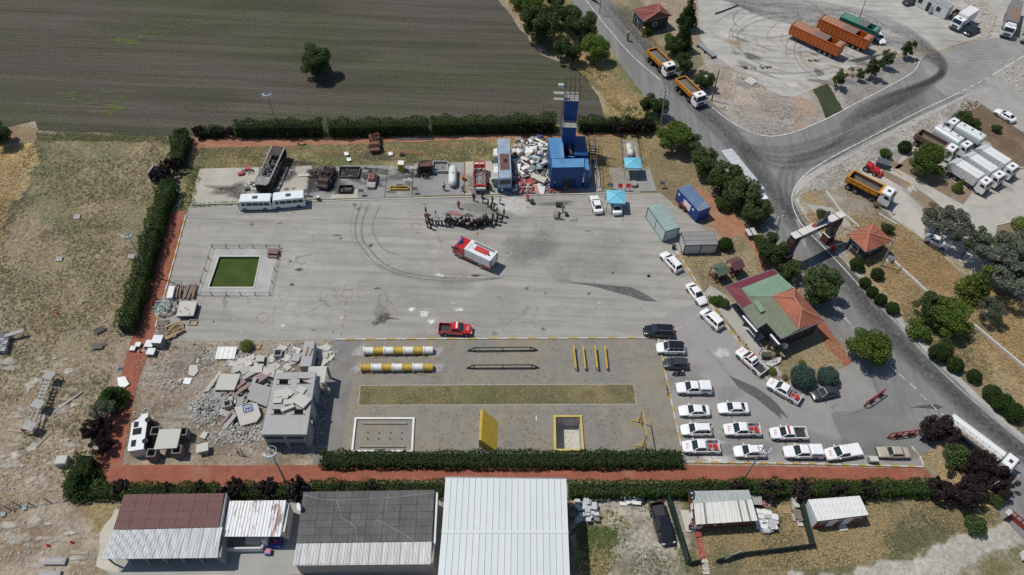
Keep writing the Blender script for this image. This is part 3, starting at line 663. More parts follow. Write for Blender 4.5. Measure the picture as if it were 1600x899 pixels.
def car(kind,paint='white',roof=None):
    r=empty('parked_car');m=P(paint);rm=P(roof) if roof else m
    if kind=='sedan':
        Ln,hw=4.6,.89
        st=[(2.30,.66,.30,.48,.58),(2.12,.80,.22,.60,.70),(1.4,.88,.2,.76,.88),(.75,.89,.2,.84,.96),(-1.5,.89,.2,.88,.98),(-1.95,.86,.22,.88,1.00),(-2.22,.80,.28,.80,.94),(-2.30,.72,.36,.6,.72)]
        bodyshell(r,Ln,hw,st,m);cabin(r,.98,-1.72,.22,-1.02,.80,.60,.93,1.43,m,rm);wb=(1.4,-1.32);wr=.32;lights(r,2.22,-2.24,.8,.56,.72);mirrors(r,.72,.88,.92,m)
    elif kind=='oldsedan':
        st=[(2.22,.74,.32,.62,.68),(2.10,.80,.25,.72,.78),(1.2,.82,.25,.80,.86),(-1.5,.82,.25,.82,.90),(-2.15,.80,.28,.80,.88),(-2.22,.76,.36,.7,.8)]
        bodyshell(r,4.4,.82,st,m);cabin(r,.85,-1.45,.35,-1.0,.74,.60,.86,1.38,m,rm);wb=(1.3,-1.25);wr=.3;lights(r,2.2,-2.2,.8,.56,.62)
        for x in (2.26,-2.26):MB().box((x,0,.38),(.1,1.6,.14)).bd('bumper',DARKP,r)
    elif kind in ('mpv','suv','wagon','van'):
        hgt={'mpv':1.62,'suv':1.72,'wagon':1.5,'van':1.85}[kind];hl={'mpv':2.18,'suv':2.35,'wagon':2.15,'van':2.15}[kind];hw={'mpv':.88,'suv':.96,'wagon':.86,'van':.9}[kind]
        dz=.1 if kind in ('suv','van') else 0
        st=[(hl,hw*.74,.32,.5+dz,.62+dz),(hl-.2,hw*.92,.24,.66+dz,.78+dz),(hl-.9,hw*.99,.22,.84+dz,.96+dz),(hl-1.4,hw,.22,.9+dz,1.02+dz),(-hl+.25,hw,.22,.92+dz,1.04+dz),(-hl+.05,hw*.94,.26,.88+dz,1.0+dz),(-hl,hw*.88,.32,.7+dz,.82+dz)]
        bodyshell(r,2*hl,hw,st,m);f0=hl-1.12 if kind != 'van' else hl-.85
        cabin(r,f0,-hl+.1,f0-.72,-hl+.45,hw*.9,hw*.74,.98+dz,hgt,m,rm,3);wb=(hl-.85,-hl+.85);wr=.35 if kind=='suv' else .32
        lights(r,hl-.08,-hl,hw*.9,.62+dz,.85+dz);mirrors(r,f0-.3,hw,1.0+dz,m)
        if kind in ('suv','mpv'):
            for s in (-1,1):MB().be((f0-1.0,s*hw*.66,hgt+.05),(-hl+.7,s*hw*.66,hgt+.05),.05,.04).bd('roof_rail',DARKP if paint != 'black' else RIM,r)
    elif kind.startswith('pickup'):
        hl,hw=2.65,.93
        st=[(hl,.68,.40,.62,.76),(hl-.16,.84,.32,.78,.92),(hl-.9,.92,.28,.95,1.07),(1.0,.93,.28,1.0,1.12),(-.72,.93,.28,1.0,1.10)]
        bodyshell(r,5.3,hw,st,m);cabin(r,1.32,-.70,.62,-.48,.84,.68,1.07,1.74,m,rm);wb=(1.72,-1.52);wr=.38
        lights(r,hl-.02,-hl+.06,.88,.74,.85);mirrors(r,1.02,.93,1.1,m if 'mirror' not in kind else DARKP)
        mb=MB();x0,x1=-.74,-2.63
        for s in (-1,1):mb.box(((x0+x1)/2,s*.87,.42),(x0-x1,.1,.66))
        mb.box((x1+.04,0,.42),(.08,1.66,.66));mb.box((x0-.04,0,.42),(.07,1.66,.7));mb.box(((x0+x1)/2,0,.42),(x0-x1-.14,1.66,.12));mb.bd('load_bed',m,r)
        bed={'h':None}.get(kind[-1],None)
        lin=MB();lin.box(((x0+x1)/2,0,.545),(x0-x1-.2,1.60,.03));lin.bd('bed_liner',M('liner_black',(.03,.03,.032),.7) if 'black' in kind else M('liner_grey',(.28,.28,.27),.6,.3,3),r)
        if 'canopy' in kind:
            MB().rings([[(x0+.02,-.90,1.09),(x0+.02,.90,1.09),(x1,.90,1.09),(x1,-.90,1.09)],[(x0-.03,-.80,1.66),(x0-.03,.80,1.66),(x1+.2,.80,1.64),(x1+.2,-.80,1.64)],[(x0-.15,-.68,1.73),(x0-.15,.68,1.73),(x1+.3,.68,1.70),(x1+.3,-.68,1.70)]]).bd('canopy',m,r)
            for s in (-1,1):MB().box((-1.6,s*.868,1.2),(1.4,.02,.3),top=(.9,1)).bd('canopy_window',GLASS,r)
        if 'cover' in kind:
            MB().box(((x0+x1)/2,0,1.085),(x0-x1-.04,1.78,.07),top=(.98,.97)).bd('tonneau_cover',m,r)
        if 'red' in kind:
            mb=MB();mb.box((-2.05,.12,.58),(.42,.85,.5));mb.box((-1.4,-.2,.58),(.5,.4,.2));o=mb.bd('pump_unit',REDP,r);MB().bar((-1.3,.45,.7),(-1.0,.45,.7),.16,n=10).bd('hose_reel',DARKP,r)
            mb=MB();mb.be((x1+.2,-.84,1.12),(x0-.2,-.84,1.12),.05,.05);mb.be((x1+.2,.84,1.12),(x0-.2,.84,1.12),.05,.05);mb.bd('bed_rail',RIM,r)
        if 'bar' in kind:
            MB().box((.25,0,1.775),(.28,1.25,.12),top=(.8,.96)).bd('light_bar',M('beacon_red',(.30,.01,.015),.2),r)
        if '112' in kind:
            fm=M('red_print',(.62,.06,.06),.5);txt(r,'112',(1.98,0,1.095),.62,fm,(0,R(7),R(90)));
            for s in (-1,1):MB().box((-.3,s*.936,.62),(2.6,.008,.1)).bd('red_stripe',fm,r)
        if 'dirt' in kind:
            pass
        for s in (-1,1):MB().box((.25,s*.95,.3),(1.7,.12,.05)).bd('side_step',DARKP,r)
    if not kind.startswith('pickup'):wr_w=.21
    else:wr_w=.25
    y={'sedan':.80,'oldsedan':.74,'suv':.86,'mpv':.79,'wagon':.77,'van':.81}.get(kind,.83)
    for x in wb:
        for s in (-1,1):
            mb=MB();yy=s*(y+.085);mb.bar((x,yy,wr),(x,yy+s*.018,wr),wr+.07,n=14);mb.bd('wheel_arch',DARKP,r)
            wheel(r,x,s*(y+.03),wr,wr_w)
    if kind != 'oldsedan':
        f={'sedan':2.3,'mpv':2.18,'suv':2.35,'wagon':2.15,'van':2.15}.get(kind,2.65)
        MB().box((f-.03,0,.34),(.08,.8,.2 if not kind.startswith('pickup') else .34)).bd('grille',DARKP,r)
    plate=M('plate',(.75,.75,.72),.5);rb={'sedan':-2.31,'oldsedan':-2.24,'mpv':-2.19,'suv':-2.36,'wagon':-2.16,'van':-2.16}.get(kind,-2.645)
    MB().box((rb,0,.62),(.02,.5,.12)).bd('number_plate',plate,r)
    return r
def vehicle(key,f,rr,label,h=.8,group=None,cat='car',name=None,bd=None,scale=None):
    loc,a=heading(f,rr,h)
    if key not in PROTO:o=bd();PROTO[key]=o;o.location=loc;o.rotation_euler=(0,0,a)
    else:o=dup(PROTO[key],loc,a)
    if name:o.name=name
    if scale:o.scale=scale if isinstance(scale,tuple) else (scale,)*3
    tag(o,label,cat,group);return o
LOT='vehicles parked in the lot'
def cars():
    V=lambda key,f,rr,lab,h=.8,paint='white',roof=None,kind=None,cat='car',nm='parked_car',g=LOT,scale=None:vehicle((kind,paint,roof),f,rr,lab,h,g,cat,nm,lambda:car(kind,paint,roof),scale)
    V(1,(1004,516),(1055,518),'black SUV parked at the top of the lot beside the corner of the gravel',kind='suv',paint='black',scale=(1.04,1,1))
    V(1,(1024,543),(1072,544),'white SUV with a glossy black roof next to the gravel corner',kind='suv',roof='black',scale=(.95,.98,.98))
    V(1,(1036,567),(1076,568),'dark grey hatchback estate parked just above the lying motorcycle',kind='wagon',paint='darkgrey',scale=(.88,.98,1))
    V(1,(1057,606),(1111,606),'white pickup with hard canopy, first one below the motorcycle',kind='pickup canopy',cat='pickup',nm='pickup_truck')
    V(1,(1060,641),(1110,641),'white saloon at the left kerb between the canopy pickup and the white people carrier',kind='sedan')
    V(1,(1121,637),(1171,637),'white saloon standing alone in the second column beside the wet streak',kind='sedan')
    V(1,(1064,671),(1112,671),'white people carrier at the left kerb just above a 112 pickup',kind='mpv',scale=(1.03,1,1))
    V(1,(1130,671),(1189,671),'white 112 pickup with red pump on its bed in the middle column',kind='pickup 112 red',cat='pickup',nm='pickup_truck')
    V(1,(1066,698),(1124,698),'white 112 pickup with red pump, lowest in the left column by the hedge end',kind='pickup 112 red',cat='pickup',nm='pickup_truck')
    V(1,(1202,677),(1262,677),'white 112 pickup with red light bar and open black bed in the bottom rows',kind='pickup 112 bar black',cat='pickup',nm='pickup_truck')
    V(1,(1147,705),(1196,705),'white people carrier in the bottom row under the floodlight mast head',kind='mpv',scale=(1.03,1,1))
    V(1,(1225,706),(1285,706),'white pickup with hard canopy in the bottom row by the red path',kind='pickup canopy',cat='pickup',nm='pickup_truck',scale=(1.05,1,1))
    V(1,(1288,711),(1346,702),'white 112 pickup with a flat bed cover, slightly askew in the bottom row',kind='pickup 112 cover',cat='pickup',nm='pickup_truck')
    V(1,(1374,706),(1419,707),'old beige saloon parked last in the bottom row by the red barrier',kind='oldsedan',paint='beige')
    V(1,(1268,618),(1310,608),'dark grey saloon parked askew below the two round blue spruces',kind='sedan',paint='darkgrey',scale=(.95,1,1))
    V(1,(1155,547),(1193,581),'white 112 pickup with red light bar and black bed beside the office kerb',kind='pickup 112 bar black',cat='pickup',nm='pickup_truck')
    V(1,(1201,596),(1250,624),'white 112 pickup with red pump parked against the left blue spruce',kind='pickup 112 red',cat='pickup',nm='pickup_truck')
    V(1,(1098,484),(1127,512),'white van-like car second in line along the office kerb',kind='van',g='cars along the office kerb')
    V(1,(1100,473),(1078,444),'white saloon first in line along the office kerb below the flagpole',kind='sedan',g='cars along the office kerb')
    V(1,(1038,396),(1060,420),'white estate car parked by the corner of the metal garages',kind='mpv',scale=(1.1,1,1))
    V(1,(928,305),(936,331),'white saloon parked left of the blue canopy at the back of the yard',kind='sedan')
    V(1,(958,309),(965,331),'white saloon half hidden under the light blue canopy',kind='sedan')
    V(1,(1556,170),(1587,189),'white saloon parked on the side road above the brown verge',kind='sedan')
    V(1,(1483,385),(1447,369),'white hatchback under the loose-crowned tree beside the dry bank',kind='sedan',scale=(.93,.97,1.05))
    V(1,(1379,64),(1369,52),'white saloon mostly hidden behind the green trailer',kind='sedan')
    V(1,(1508,53),(1531,42),'black saloon beside the white box lorry at the site office',kind='sedan',paint='black')
    V(1,(1412,4),(1440,-3),'dark pickup at the top edge left of the white site office',kind='pickup black',paint='darkgrey',cat='pickup',nm='pickup_truck')
    V(1,(1583,455),(1606,437),'white car at the right edge behind the dark trees',kind='sedan')
    o=V(1,(1044,846),(1026,790),'black lifted pickup with big wheels beside the green screen fence',kind='pickup black',paint='black',cat='pickup',nm='pickup_truck',scale=(1.06,1.08,1.1))
    o=V(1,(738,515),(685,513),'red 112 pickup with open black bed standing alone in the yard',kind='pickup 112 black bar',paint='red',cat='pickup',nm='pickup_truck',g=None)
    for c in o.children:
        if c.name.startswith('light_bar') or c.name.startswith('lettering') or c.name.startswith('red_stripe'):rc_(c,M('light_white',(.8,.8,.8),.3))
cars()

# ---- trucks
def tcab(r,x0,m,w=1.2,l=2.0,h=2.9,z0=.95,hatch=True,deflect=False):
    """cab-over cab, x0 = front"""
    o=MB().side([(x0-.04,z0-.35),(x0,z0+.35),(x0-.06,z0+.95),(x0-.42,h-.08),(x0-.6,h),(x0-l+.06,h),(x0-l,h-.1),(x0-l,z0-.1),(x0-l+.5,z0-.35)],-w,w).bd('cab',m,r)
    MB().add([(x0+.01-.065,-w*.9,z0+.98),(x0+.01-.065,w*.9,z0+.98),(x0-.40+.012,w*.86,h-.14),(x0-.40+.012,-w*.86,h-.14)],[(0,1,2,3)]).bd('windscreen',GLASS,r)
    for s in (-1,1):
        MB().add([(x0-.28,s*(w+.008),z0+.95),(x0-1.25,s*(w+.008),z0+.95),(x0-1.25,s*(w+.008),h-.35),(x0-.52,s*(w+.008),h-.35)],[(0,1,2,3)]).bd('side_window',GLASS,r)
        MB().box((x0-.1,s*(w+.16),z0+1.0),(.1,.22,.55)).bd('mirror',DARKP,r)
        MB().box((x0-.02,s*w*.72,z0-.25),(.12,.42,.2)).bd('headlight',LAMP,r)
    MB().box((x0+.0,0,z0-.5),(.16,w*1.9,.42)).bd('bumper',DARKP if m != REDP else M('bumper_grey',(.35,.35,.35)),r)
    MB().box((x0+.015,0,z0+.1),(.05,w*1.2,.45)).bd('grille',DARKP,r)
    if hatch:MB().box((x0-1.15,0,h),(.55,.62,.05)).bd('roof_hatch',M('hatch',(.05,.055,.06),.4),r)
    if deflect:MB().side([(x0-.75,h),(x0-l+.1,h+.65),(x0-l+.1,h)],-w*.85,w*.85).bd('wind_deflector',m,r)
def chassis(r,x0,x1,z=.75,w=.45,tank=True):
    mb=MB()
    for s in (-1,1):mb.box(((x0+x1)/2,s*w,z),(abs(x1-x0),.1,.26))
    for k in range(5):mb.box((x0+(x1-x0)*(k+.5)/5,0,z+.03),(.12,2*w,.2))
    if tank:mb.box((x0+(x1-x0)*.25,1.0,z-.25),(1.1,.45,.5));mb.box((x0+(x1-x0)*.25,-1.0,z-.25),(.8,.45,.5))
    mb.bd('chassis',CHAS,r)
def twheels(r,xs,rr=.5,y=1.02,double=()):
    for x in xs:
        for s in (-1,1):wheel(r,x,s*y,rr,.55 if x in double else .32)
    for x in xs:MB().bar((x,-y,rr),(x,y,rr),.09,n=6).bd('axle',CHAS,r)
def dump_truck(tipc='orange',load=True,name='dump_truck'):
    r=empty(name);m=WH;tcab(r,4.15,m,1.2,2.0,2.95);chassis(r,3.2,-4.0);twheels(r,(3.15,1.15,-1.7,-3.1),.5,1.0,(-1.7,-3.1))
    t=P('tip_'+tipc)
    x1,x0,w,wb,zf,zt=1.75,-4.05,1.28,.85,1.2,2.55
    fl=[(x1,-wb,zf),(x1,wb,zf),(x0,wb,zf),(x0,-wb,zf)];mid=[(x1,-w,zf+.55),(x1,w,zf+.55),(x0+.05,w,zf+.55),(x0+.05,-w,zf+.55)];tp=[(x1+.1,-w,zt),(x1+.1,w,zt),(x0+.2,w,zt),(x0+.2,-w,zt)]
    mb=MB();mb.rings([fl,mid,tp],cap=False);mb.add(fl,[(0,1,2,3)]);k=.09
    ins=lambda q,d:[(q[0][0]-k,q[0][1]+k,q[0][2]+d),(q[1][0]-k,q[1][1]-k,q[1][2]+d),(q[2][0]+k,q[2][1]-k,q[2][2]+d),(q[3][0]+k,q[3][1]+k,q[3][2]+d)]
    mb.bd('tipper_body',t,r)
    mi=MB();mi.rings([ins(fl,.08),ins(mid,.02),ins(tp,-.01)],cap=False);mi.add(ins(fl,.08),[(0,1,2,3)]);mi.bd('tipper_lining',M('worn_steel',(.14,.105,.085),.6,.5,1.2),r,norm=False)
    ri=MB();a=tp;bq=ins(tp,0)
    for i in range(4):
        j=(i+1) % 4;ri.be(W_(a[i])*.5+W_(bq[i])*.5+W_((0,0,.02)),W_(a[j])*.5+W_(bq[j])*.5+W_((0,0,.02)),.2,.13)
    ri.bd('top_rim',t,r)
    for s in (-1,1):
        for x in (1.3,.2,-.9,-2.0,-3.1):
            rb=MB();rb.be((x,s*(wb+.06),zf+.05),(x,s*(w+.05),zf+.6),.12,.1);rb.be((x,s*(w+.04),zf+.55),(x,s*(w+.04),zt-.05),.12,.1);rb.bd('side_rib',t,r)
    MB().side([(x1+.05,zt-.2),(x1+.1,zt+.08),(x1+.95,zt+.28),(x1+.95,zt+.2)],-w,w).bd('cab_shield',t,r)
    MB().box((x0+.02,0,zf+.1),(.1,2*w-.1,zt-zf-.2)).bd('tailgate',t,r)
    if load:
        lo=MB();nx,ny=12,7
        for i in range(nx):
            for j in range(ny):
                u,q=i/(nx-1),j/(ny-1);lo.v.append((x0+.35+u*(x1-x0-.45),-w+.12+q*(2*w-.24),zt-.55+.45*math.sin(math.pi*q)*math.sin(math.pi*min(1,u*1.1+.05))+RU(-.06,.06)))
        for i in range(nx-1):
            for j in range(ny-1):o=i*ny+j;lo.f.append((o,o+1,o+ny+1,o+ny));lo.mi.append(0)
        lo.bd('gravel_load',M('load_gravel',(.18,.155,.13),.95,.5,5,bump=.08),r,norm=False)
    return r
PAL['tip_orange']=((.60,.25,.02),.42,.15);PAL['tip_rust']=((.20,.13,.09),.6,.4);PAL['tip_orangered']=((.52,.12,.02),.5,.25);PAL['tip_green']=((.03,.20,.14),.5,.3)
vehicle('dump',(1048,112),(1017,82),'orange tipper lorry loaded with gravel, the one behind, under the roadside trees',1.6,'gravel lorries on the main road','dump truck','dump_truck',lambda:dump_truck())
vehicle('dump',(1095,159),(1062,127),'orange tipper lorry loaded with gravel, the leading one of the pair on the road',1.6,'gravel lorries on the main road','dump truck','dump_truck')
vehicle('dumpE',(1387,310),(1330,281),'empty orange tipper lorry with white cab parked on the gravel near the gate',1.5,None,'dump truck','dump_truck',lambda:dump_truck(load=False),(1.08,1.05,1.05))
vehicle('dumpB',(1490,243),(1432,212),'white cab lorry with an empty brown rusty tipper beside the shade tree',1.5,'white lorries in the truck park','truck','tipper_lorry',lambda:dump_truck('rust',False,'tipper_lorry'))
def trailer(c):
    r=empty('tipper_trailer');t=P(c);dk=M('trailer_tarp_dark',(.09,.08,.075),.8,.4,2)
    l,w,z0,z1=12.6,1.28,1.15,3.45
    mb=MB()
    for s in (-1,1):mb.box((0,s*(w-.03),z0),(l,.06,z1-z0))
    mb.bd('side_panel',t,r);MB().box((0,0,z0),(l,2*w-.14,.1)).bd('floor',dk,r)
    MB().box((l/2-.03,0,z0+.1),(.06,2*w-.13,z1-z0-.1)).bd('front_wall',t,r);MB().box((-l/2+.03,0,z0+.1),(.06,2*w-.13,z1-z0-.1)).bd('rear_door',t,r)
    for s in (-1,1):
        for k in range(15):MB().box((-l/2+.3+k*(l-.6)/14,s*(w+.035),z0),(.12,.07,z1-z0)).bd('side_rib',t,r)
        MB().be((-l/2,s*w,z1+.03),(l/2,s*w,z1+.03),.16,.1).bd('top_rail',t,r)
    tm={'tip_green':M('tarp_green',(.10,.24,.17),.8,.3,1)}.get(c,M('tarp_rose',(.36,.20,.14),.8,.35,1))
    for a,b,mm in ((l/2-.3,l/2-5.6,tm),(-l/2+.2,-l/2+1.5,tm),(-l/2+3.6,l/2-5.6,M('tarp_grey',(.17,.15,.14),.85,.4,1))):
        MB().box(((a+b)/2,0,z1+.0),(abs(b-a),2*w-.2,.06)).bd('cover',mm,r)
        for k in range(int(abs(b-a)/.8)):MB().box((min(a,b)+.4+k*.8,0,z1+.06),(.1,2*w-.1,.05)).bd('cover_hoop',t,r)
    chassis(r,l/2-.5,-l/2+.4,.85,.5,False);twheels(r,(-l/2+1.6,-l/2+2.9,-l/2+4.2),.5,.98,())
    for s in (-1,1):MB().be((l/2-2.6,s*.7,0),(l/2-2.6,s*.7,1.1),.14,.14).bd('landing_leg',CHAS,r)
    return r
vehicle('trO',(1239,46),(1312,80),'orange ribbed tipper trailer, the nearer one on the works yard',1.9,'orange trailers on the works yard','trailer','tipper_trailer',lambda:trailer('tip_orangered'),(1,1,1))
vehicle('trO',(1282,36),(1357,70),'orange ribbed tipper trailer between the other orange one and the green one',1.9,'orange trailers on the works yard','trailer','tipper_trailer',None,(1,1,1))
vehicle('trG',(1316,32),(1368,54),'green ribbed tipper trailer behind the two orange ones',1.9,None,'trailer','tipper_trailer',lambda:trailer('tip_green'),(.72,1,.92))
def tank_truck(kind='tank'):
    r=empty('tanker_lorry');tcab(r,4.1,WH,1.18,1.9,2.85);chassis(r,3.1,-4.2);twheels(r,(2.95,-1.6,-2.9),.48,1.0,(-1.6,-2.9))
    m=M('tank_pale',(.60,.66,.66),.35,.15,.8,dirt=(.35,.25,.17),dirtamt=.5) if kind=='tank' else M('box_white',(.74,.75,.73),.4,.12,.8,dirt=(.45,.38,.3),dirtamt=.5)
    rr=[]
    for x,k in ((1.85,.75),(1.7,1),(-3.9,1),(-4.1,.8)):
        ring=[]
        for i in range(16):
            t=2*math.pi*(i+.5)/16;cx=math.cos(t);sn=math.sin(t);e=.6
            ring.append((x,1.22*k*math.copysign(abs(cx)**e,cx),2.15+.98*k*math.copysign(abs(sn)**e,sn)))
        rr.append(ring)
    MB().rings(rr).bd('tank',m,r,smooth=False)
    MB().box((-1.0,0,3.10),(5.2,.9,.08)).bd('walkway',M('walkway_white',(.72,.72,.70),.6,.2),r)
    for x in (.6,-1.2,-3.0):MB().bar((x,.1,3.15),(x,.1,3.28),.26,n=10).bd('hatch',RIM,r)
    for x in (.5,-1.0,-2.5):MB().box((x,0,1.1),(.12,2.0,.3)).bd('tank_saddle',CHAS,r)
    for s in (-1,1):MB().box((.6,s*1.05,.55),(1.6,.1,.5)).bd('side_guard',RIM,r)
    return r
def garbage_truck():
    r=empty('refuse_lorry');tcab(r,4.1,WH,1.18,1.9,2.85);chassis(r,3.1,-4.2);twheels(r,(2.95,-1.6,-2.9),.48,1.0,(-1.6,-2.9))
    m=M('box_white',(.74,.75,.73),.4,.12,.8,dirt=(.45,.38,.3),dirtamt=.5)
    MB().side([(1.9,1.15),(1.9,3.0),(1.75,3.1),(-2.7,3.1),(-2.9,3.0),(-2.9,1.15)],-1.2,1.2).bd('body_box',m,r)
    MB().side([(-2.92,1.0),(-2.92,3.15),(-3.4,3.15),(-4.2,2.4),(-4.3,1.2),(-3.9,.9)],-1.17,1.17).bd('loading_hopper',M('hopper',(.5,.54,.54),.5,.2),r)
    for s in (-1,1):
        for k in range(6):MB().box((1.6-k*.85,s*1.22,1.2),(.1,.05,1.8)).bd('side_rib',m,r)
    MB().box((-.5,0,3.11),(3.6,.5,.09)).bd('roof_duct',m,r)
    return r
TG='white lorries in the truck park'
vehicle('tank',(1481,194),(1531,222),'white tanker lorry farthest up in the truck park, cab towards the rubble bank',1.6,TG,'tanker','tanker_lorry',tank_truck,(.95,1,1))
vehicle('tank',(1512,236),(1462,205),'white tanker lorry between the brown tipper and the farthest tanker',1.6,TG,'tanker','tanker_lorry',None,(.95,1,1))
vehicle('garb',(1581,270),(1530,238),'white refuse lorry outermost in the lower row next to the brown verge',1.6,TG,'lorry','refuse_lorry',garbage_truck)
vehicle('garb',(1561,283),(1509,249),'white refuse lorry in the middle of the lower row of three',1.6,TG,'lorry','refuse_lorry')
vehicle('garb',(1541,293),(1487,259),'white refuse lorry under the yellow-green branches beside the garden bed',1.6,TG,'lorry','refuse_lorry')
def box_truck(Lb=5.2,boxm=None,h=3.5,name='box_lorry',cabm=None):
    r=empty(name);f=Lb/2+1.2;tcab(r,f,cabm or WH,1.2,2.0,2.9);chassis(r,f-1,-f+.3);twheels(r,(f-1.2,-f+1.6) if Lb<7 else (f-1.2,-f+2.0,-f+3.3,-f+4.6),.48,1.0)
    m=boxm or M('box_white',(.74,.75,.73));x0,x1=f-2.15,-f
    o=MB().box(((x0+x1)/2,0,1.1),(x0-x1,2.46,h-1.1)).bd('cargo_box',m,r)
    for s in (-1,1):MB().box(((x0+x1)/2,s*1.235,h-.1),(x0-x1,.05,.12)).bd('roof_edge',RIM,r)
    for k in range(int((x0-x1)/1.2)):MB().box((x1+.6+k*1.2,0,h),(.06,2.4,.035)).bd('roof_bow',m,r)
    return r
vehicle('box',(1488,42),(1522,20),'white box lorry beside the black saloon at the site office',1.6,None,'lorry','box_lorry',lambda:box_truck(5.0))
def semi():
    r=box_truck(11,M('sheet_grey',(.20,.205,.19),.6,.2),3.6,'articulated_lorry');MB().box((.9,0,3.64),(5.6,2.1,.03)).bd('roof_sheet',M('tarp_brown',(.24,.15,.11),.8,.3),r)
    txt(r,'SYSTEM 2',(-3.3,0,3.66),.7,WH,(0,0,R(90))) if False else None
    MB().box((5.3,0,2.9),(1.0,2.0,.5),top=(.6,.9)).bd('wind_deflector',WH,r);return r
vehicle('semi',(1569,76),(1590,-12),'long grey-topped lorry with white cab, wholly in view by the right edge',1.8,'long lorries at the right edge','truck','articulated_lorry',semi)
vehicle('semi',(1594,80),(1640,5),'long lorry with white cab cut by the right edge beside the grey-topped one',1.8,'long lorries at the right edge','truck','articulated_lorry')
vehicle('longbox',(1201,330),(1124,234),'long white-topped lorry waiting on the road behind the roadside trees',2.2,None,'truck','articulated_lorry',lambda:box_truck(11.5,M('faded_tarp',(.50,.52,.53),.6,.15,.5),3.7,'articulated_lorry'))
def big_tanker():
    r=empty('road_tanker');tcab(r,5.6,WH,1.2,2.0,2.9);chassis(r,4.6,-5.5);twheels(r,(4.4,-2.2,-3.5,-4.8),.48,1.0)
    MB().bar((3.3,.35,2.0),(-5.5,.35,2.0),1.0,n=16).bd('tank',M('tank_white',(.74,.75,.73),.35,.1),r)
    MB().box((-1.1,-.75,2.6),(8.6,.9,.06)).bd('walkway',M('wk',(.4,.34,.28),.7,.4,3),r)
    mb=MB()
    for y in (-1.2,-.32):mb.be((3.2,y,3.25),(-5.4,y,3.25),.06,.06)
    for k in range(9):x=-5.3+k*1.05;mb.be((x,-1.2,2.6),(x,-1.2,3.25),.05,.05);mb.be((x,-.32,2.6),(x,-.32,3.25),.05,.05)
    mb.bd('handrail',WH,r)
    mb=MB();
    for k in range(10):mb.bar((-5+k*.85,-.75+RU(-.2,.2),2.66),(-4.6+k*.85,-.75+RU(-.2,.2),2.75),.12,n=6)
    mb.bd('hoses',M('hose_rust',(.3,.18,.12),.8,.4),r);return r
vehicle('bigtank',(1567,720),(1498,668),'white tanker with railed walkway passing behind the dark plum trees',2.0,None,'tanker','road_tanker',big_tanker,(.9,.95,1))
def minibus():
    r=empty('minibus');m=M('bus_white',(.70,.76,.75),.35,.08,.7);hl,w=2.95,.98
    o=MB().side([(hl-.02,.35),(hl,.95),(hl-.08,1.25),(hl-.45,2.2),(hl-.75,2.42),(-hl+.15,2.42),(-hl,2.25),(-hl,.35)],-w,w).bd('body',m,r)
    MB().add([(hl-.055,-w*.88,1.3),(hl-.055,w*.88,1.3),(hl-.39,w*.84,2.16),(hl-.39,-w*.84,2.16)],[(0,1,2,3)]).bd('windscreen',GLASS,r)
    MB().quad((-hl-.01,-w*.8,1.3),(-hl-.01,w*.8,1.3),(-hl-.01,w*.8,2.1),(-hl-.01,-w*.8,2.1)).bd('rear_window',GLASS,r)
    for s in (-1,1):
        for a,b in ((2.15,1.55),(1.35,.35),(.25,-.7),(-.8,-1.6),(-1.7,-2.7)):MB().box(((a+b)/2,s*(w+.004),1.3),(a-b,.02,.72)).bd('side_window',GLASS,r)
        MB().box((hl-.25,s*(w+.16),1.5),(.1,.2,.4)).bd('mirror',DARKP,r)
        MB().box((hl-.01,s*.7,.65),(.1,.35,.18)).bd('headlight',LAMP,r)
        MB().box((-hl+.0,s*.85,.8),(.06,.18,.5)).bd('tail_light',TAIL,r)
    MB().box((-.2,0,2.42),(.9,.7,.07)).bd('roof_hatch',M('hatch',(.05,.055,.06)),r)
    MB().box((0,0,2.4),(4.6,1.5,.045),top=(.98,.95)).bd('roof_panel',m,r)
    for x in (1.85,-1.7):
        for s in (-1,1):wheel(r,x,s*.86,.38,.26)
    return r
vehicle('bus',(376,317),(422,316),'white minibus, the left one of two, nose against the open concrete pad',1.2,'white minibuses','minibus','minibus',minibus)
vehicle('bus',(428,315),(473,311),'white minibus, the right one of two, in front of the burnt bus',1.2,'white minibuses','minibus','minibus')
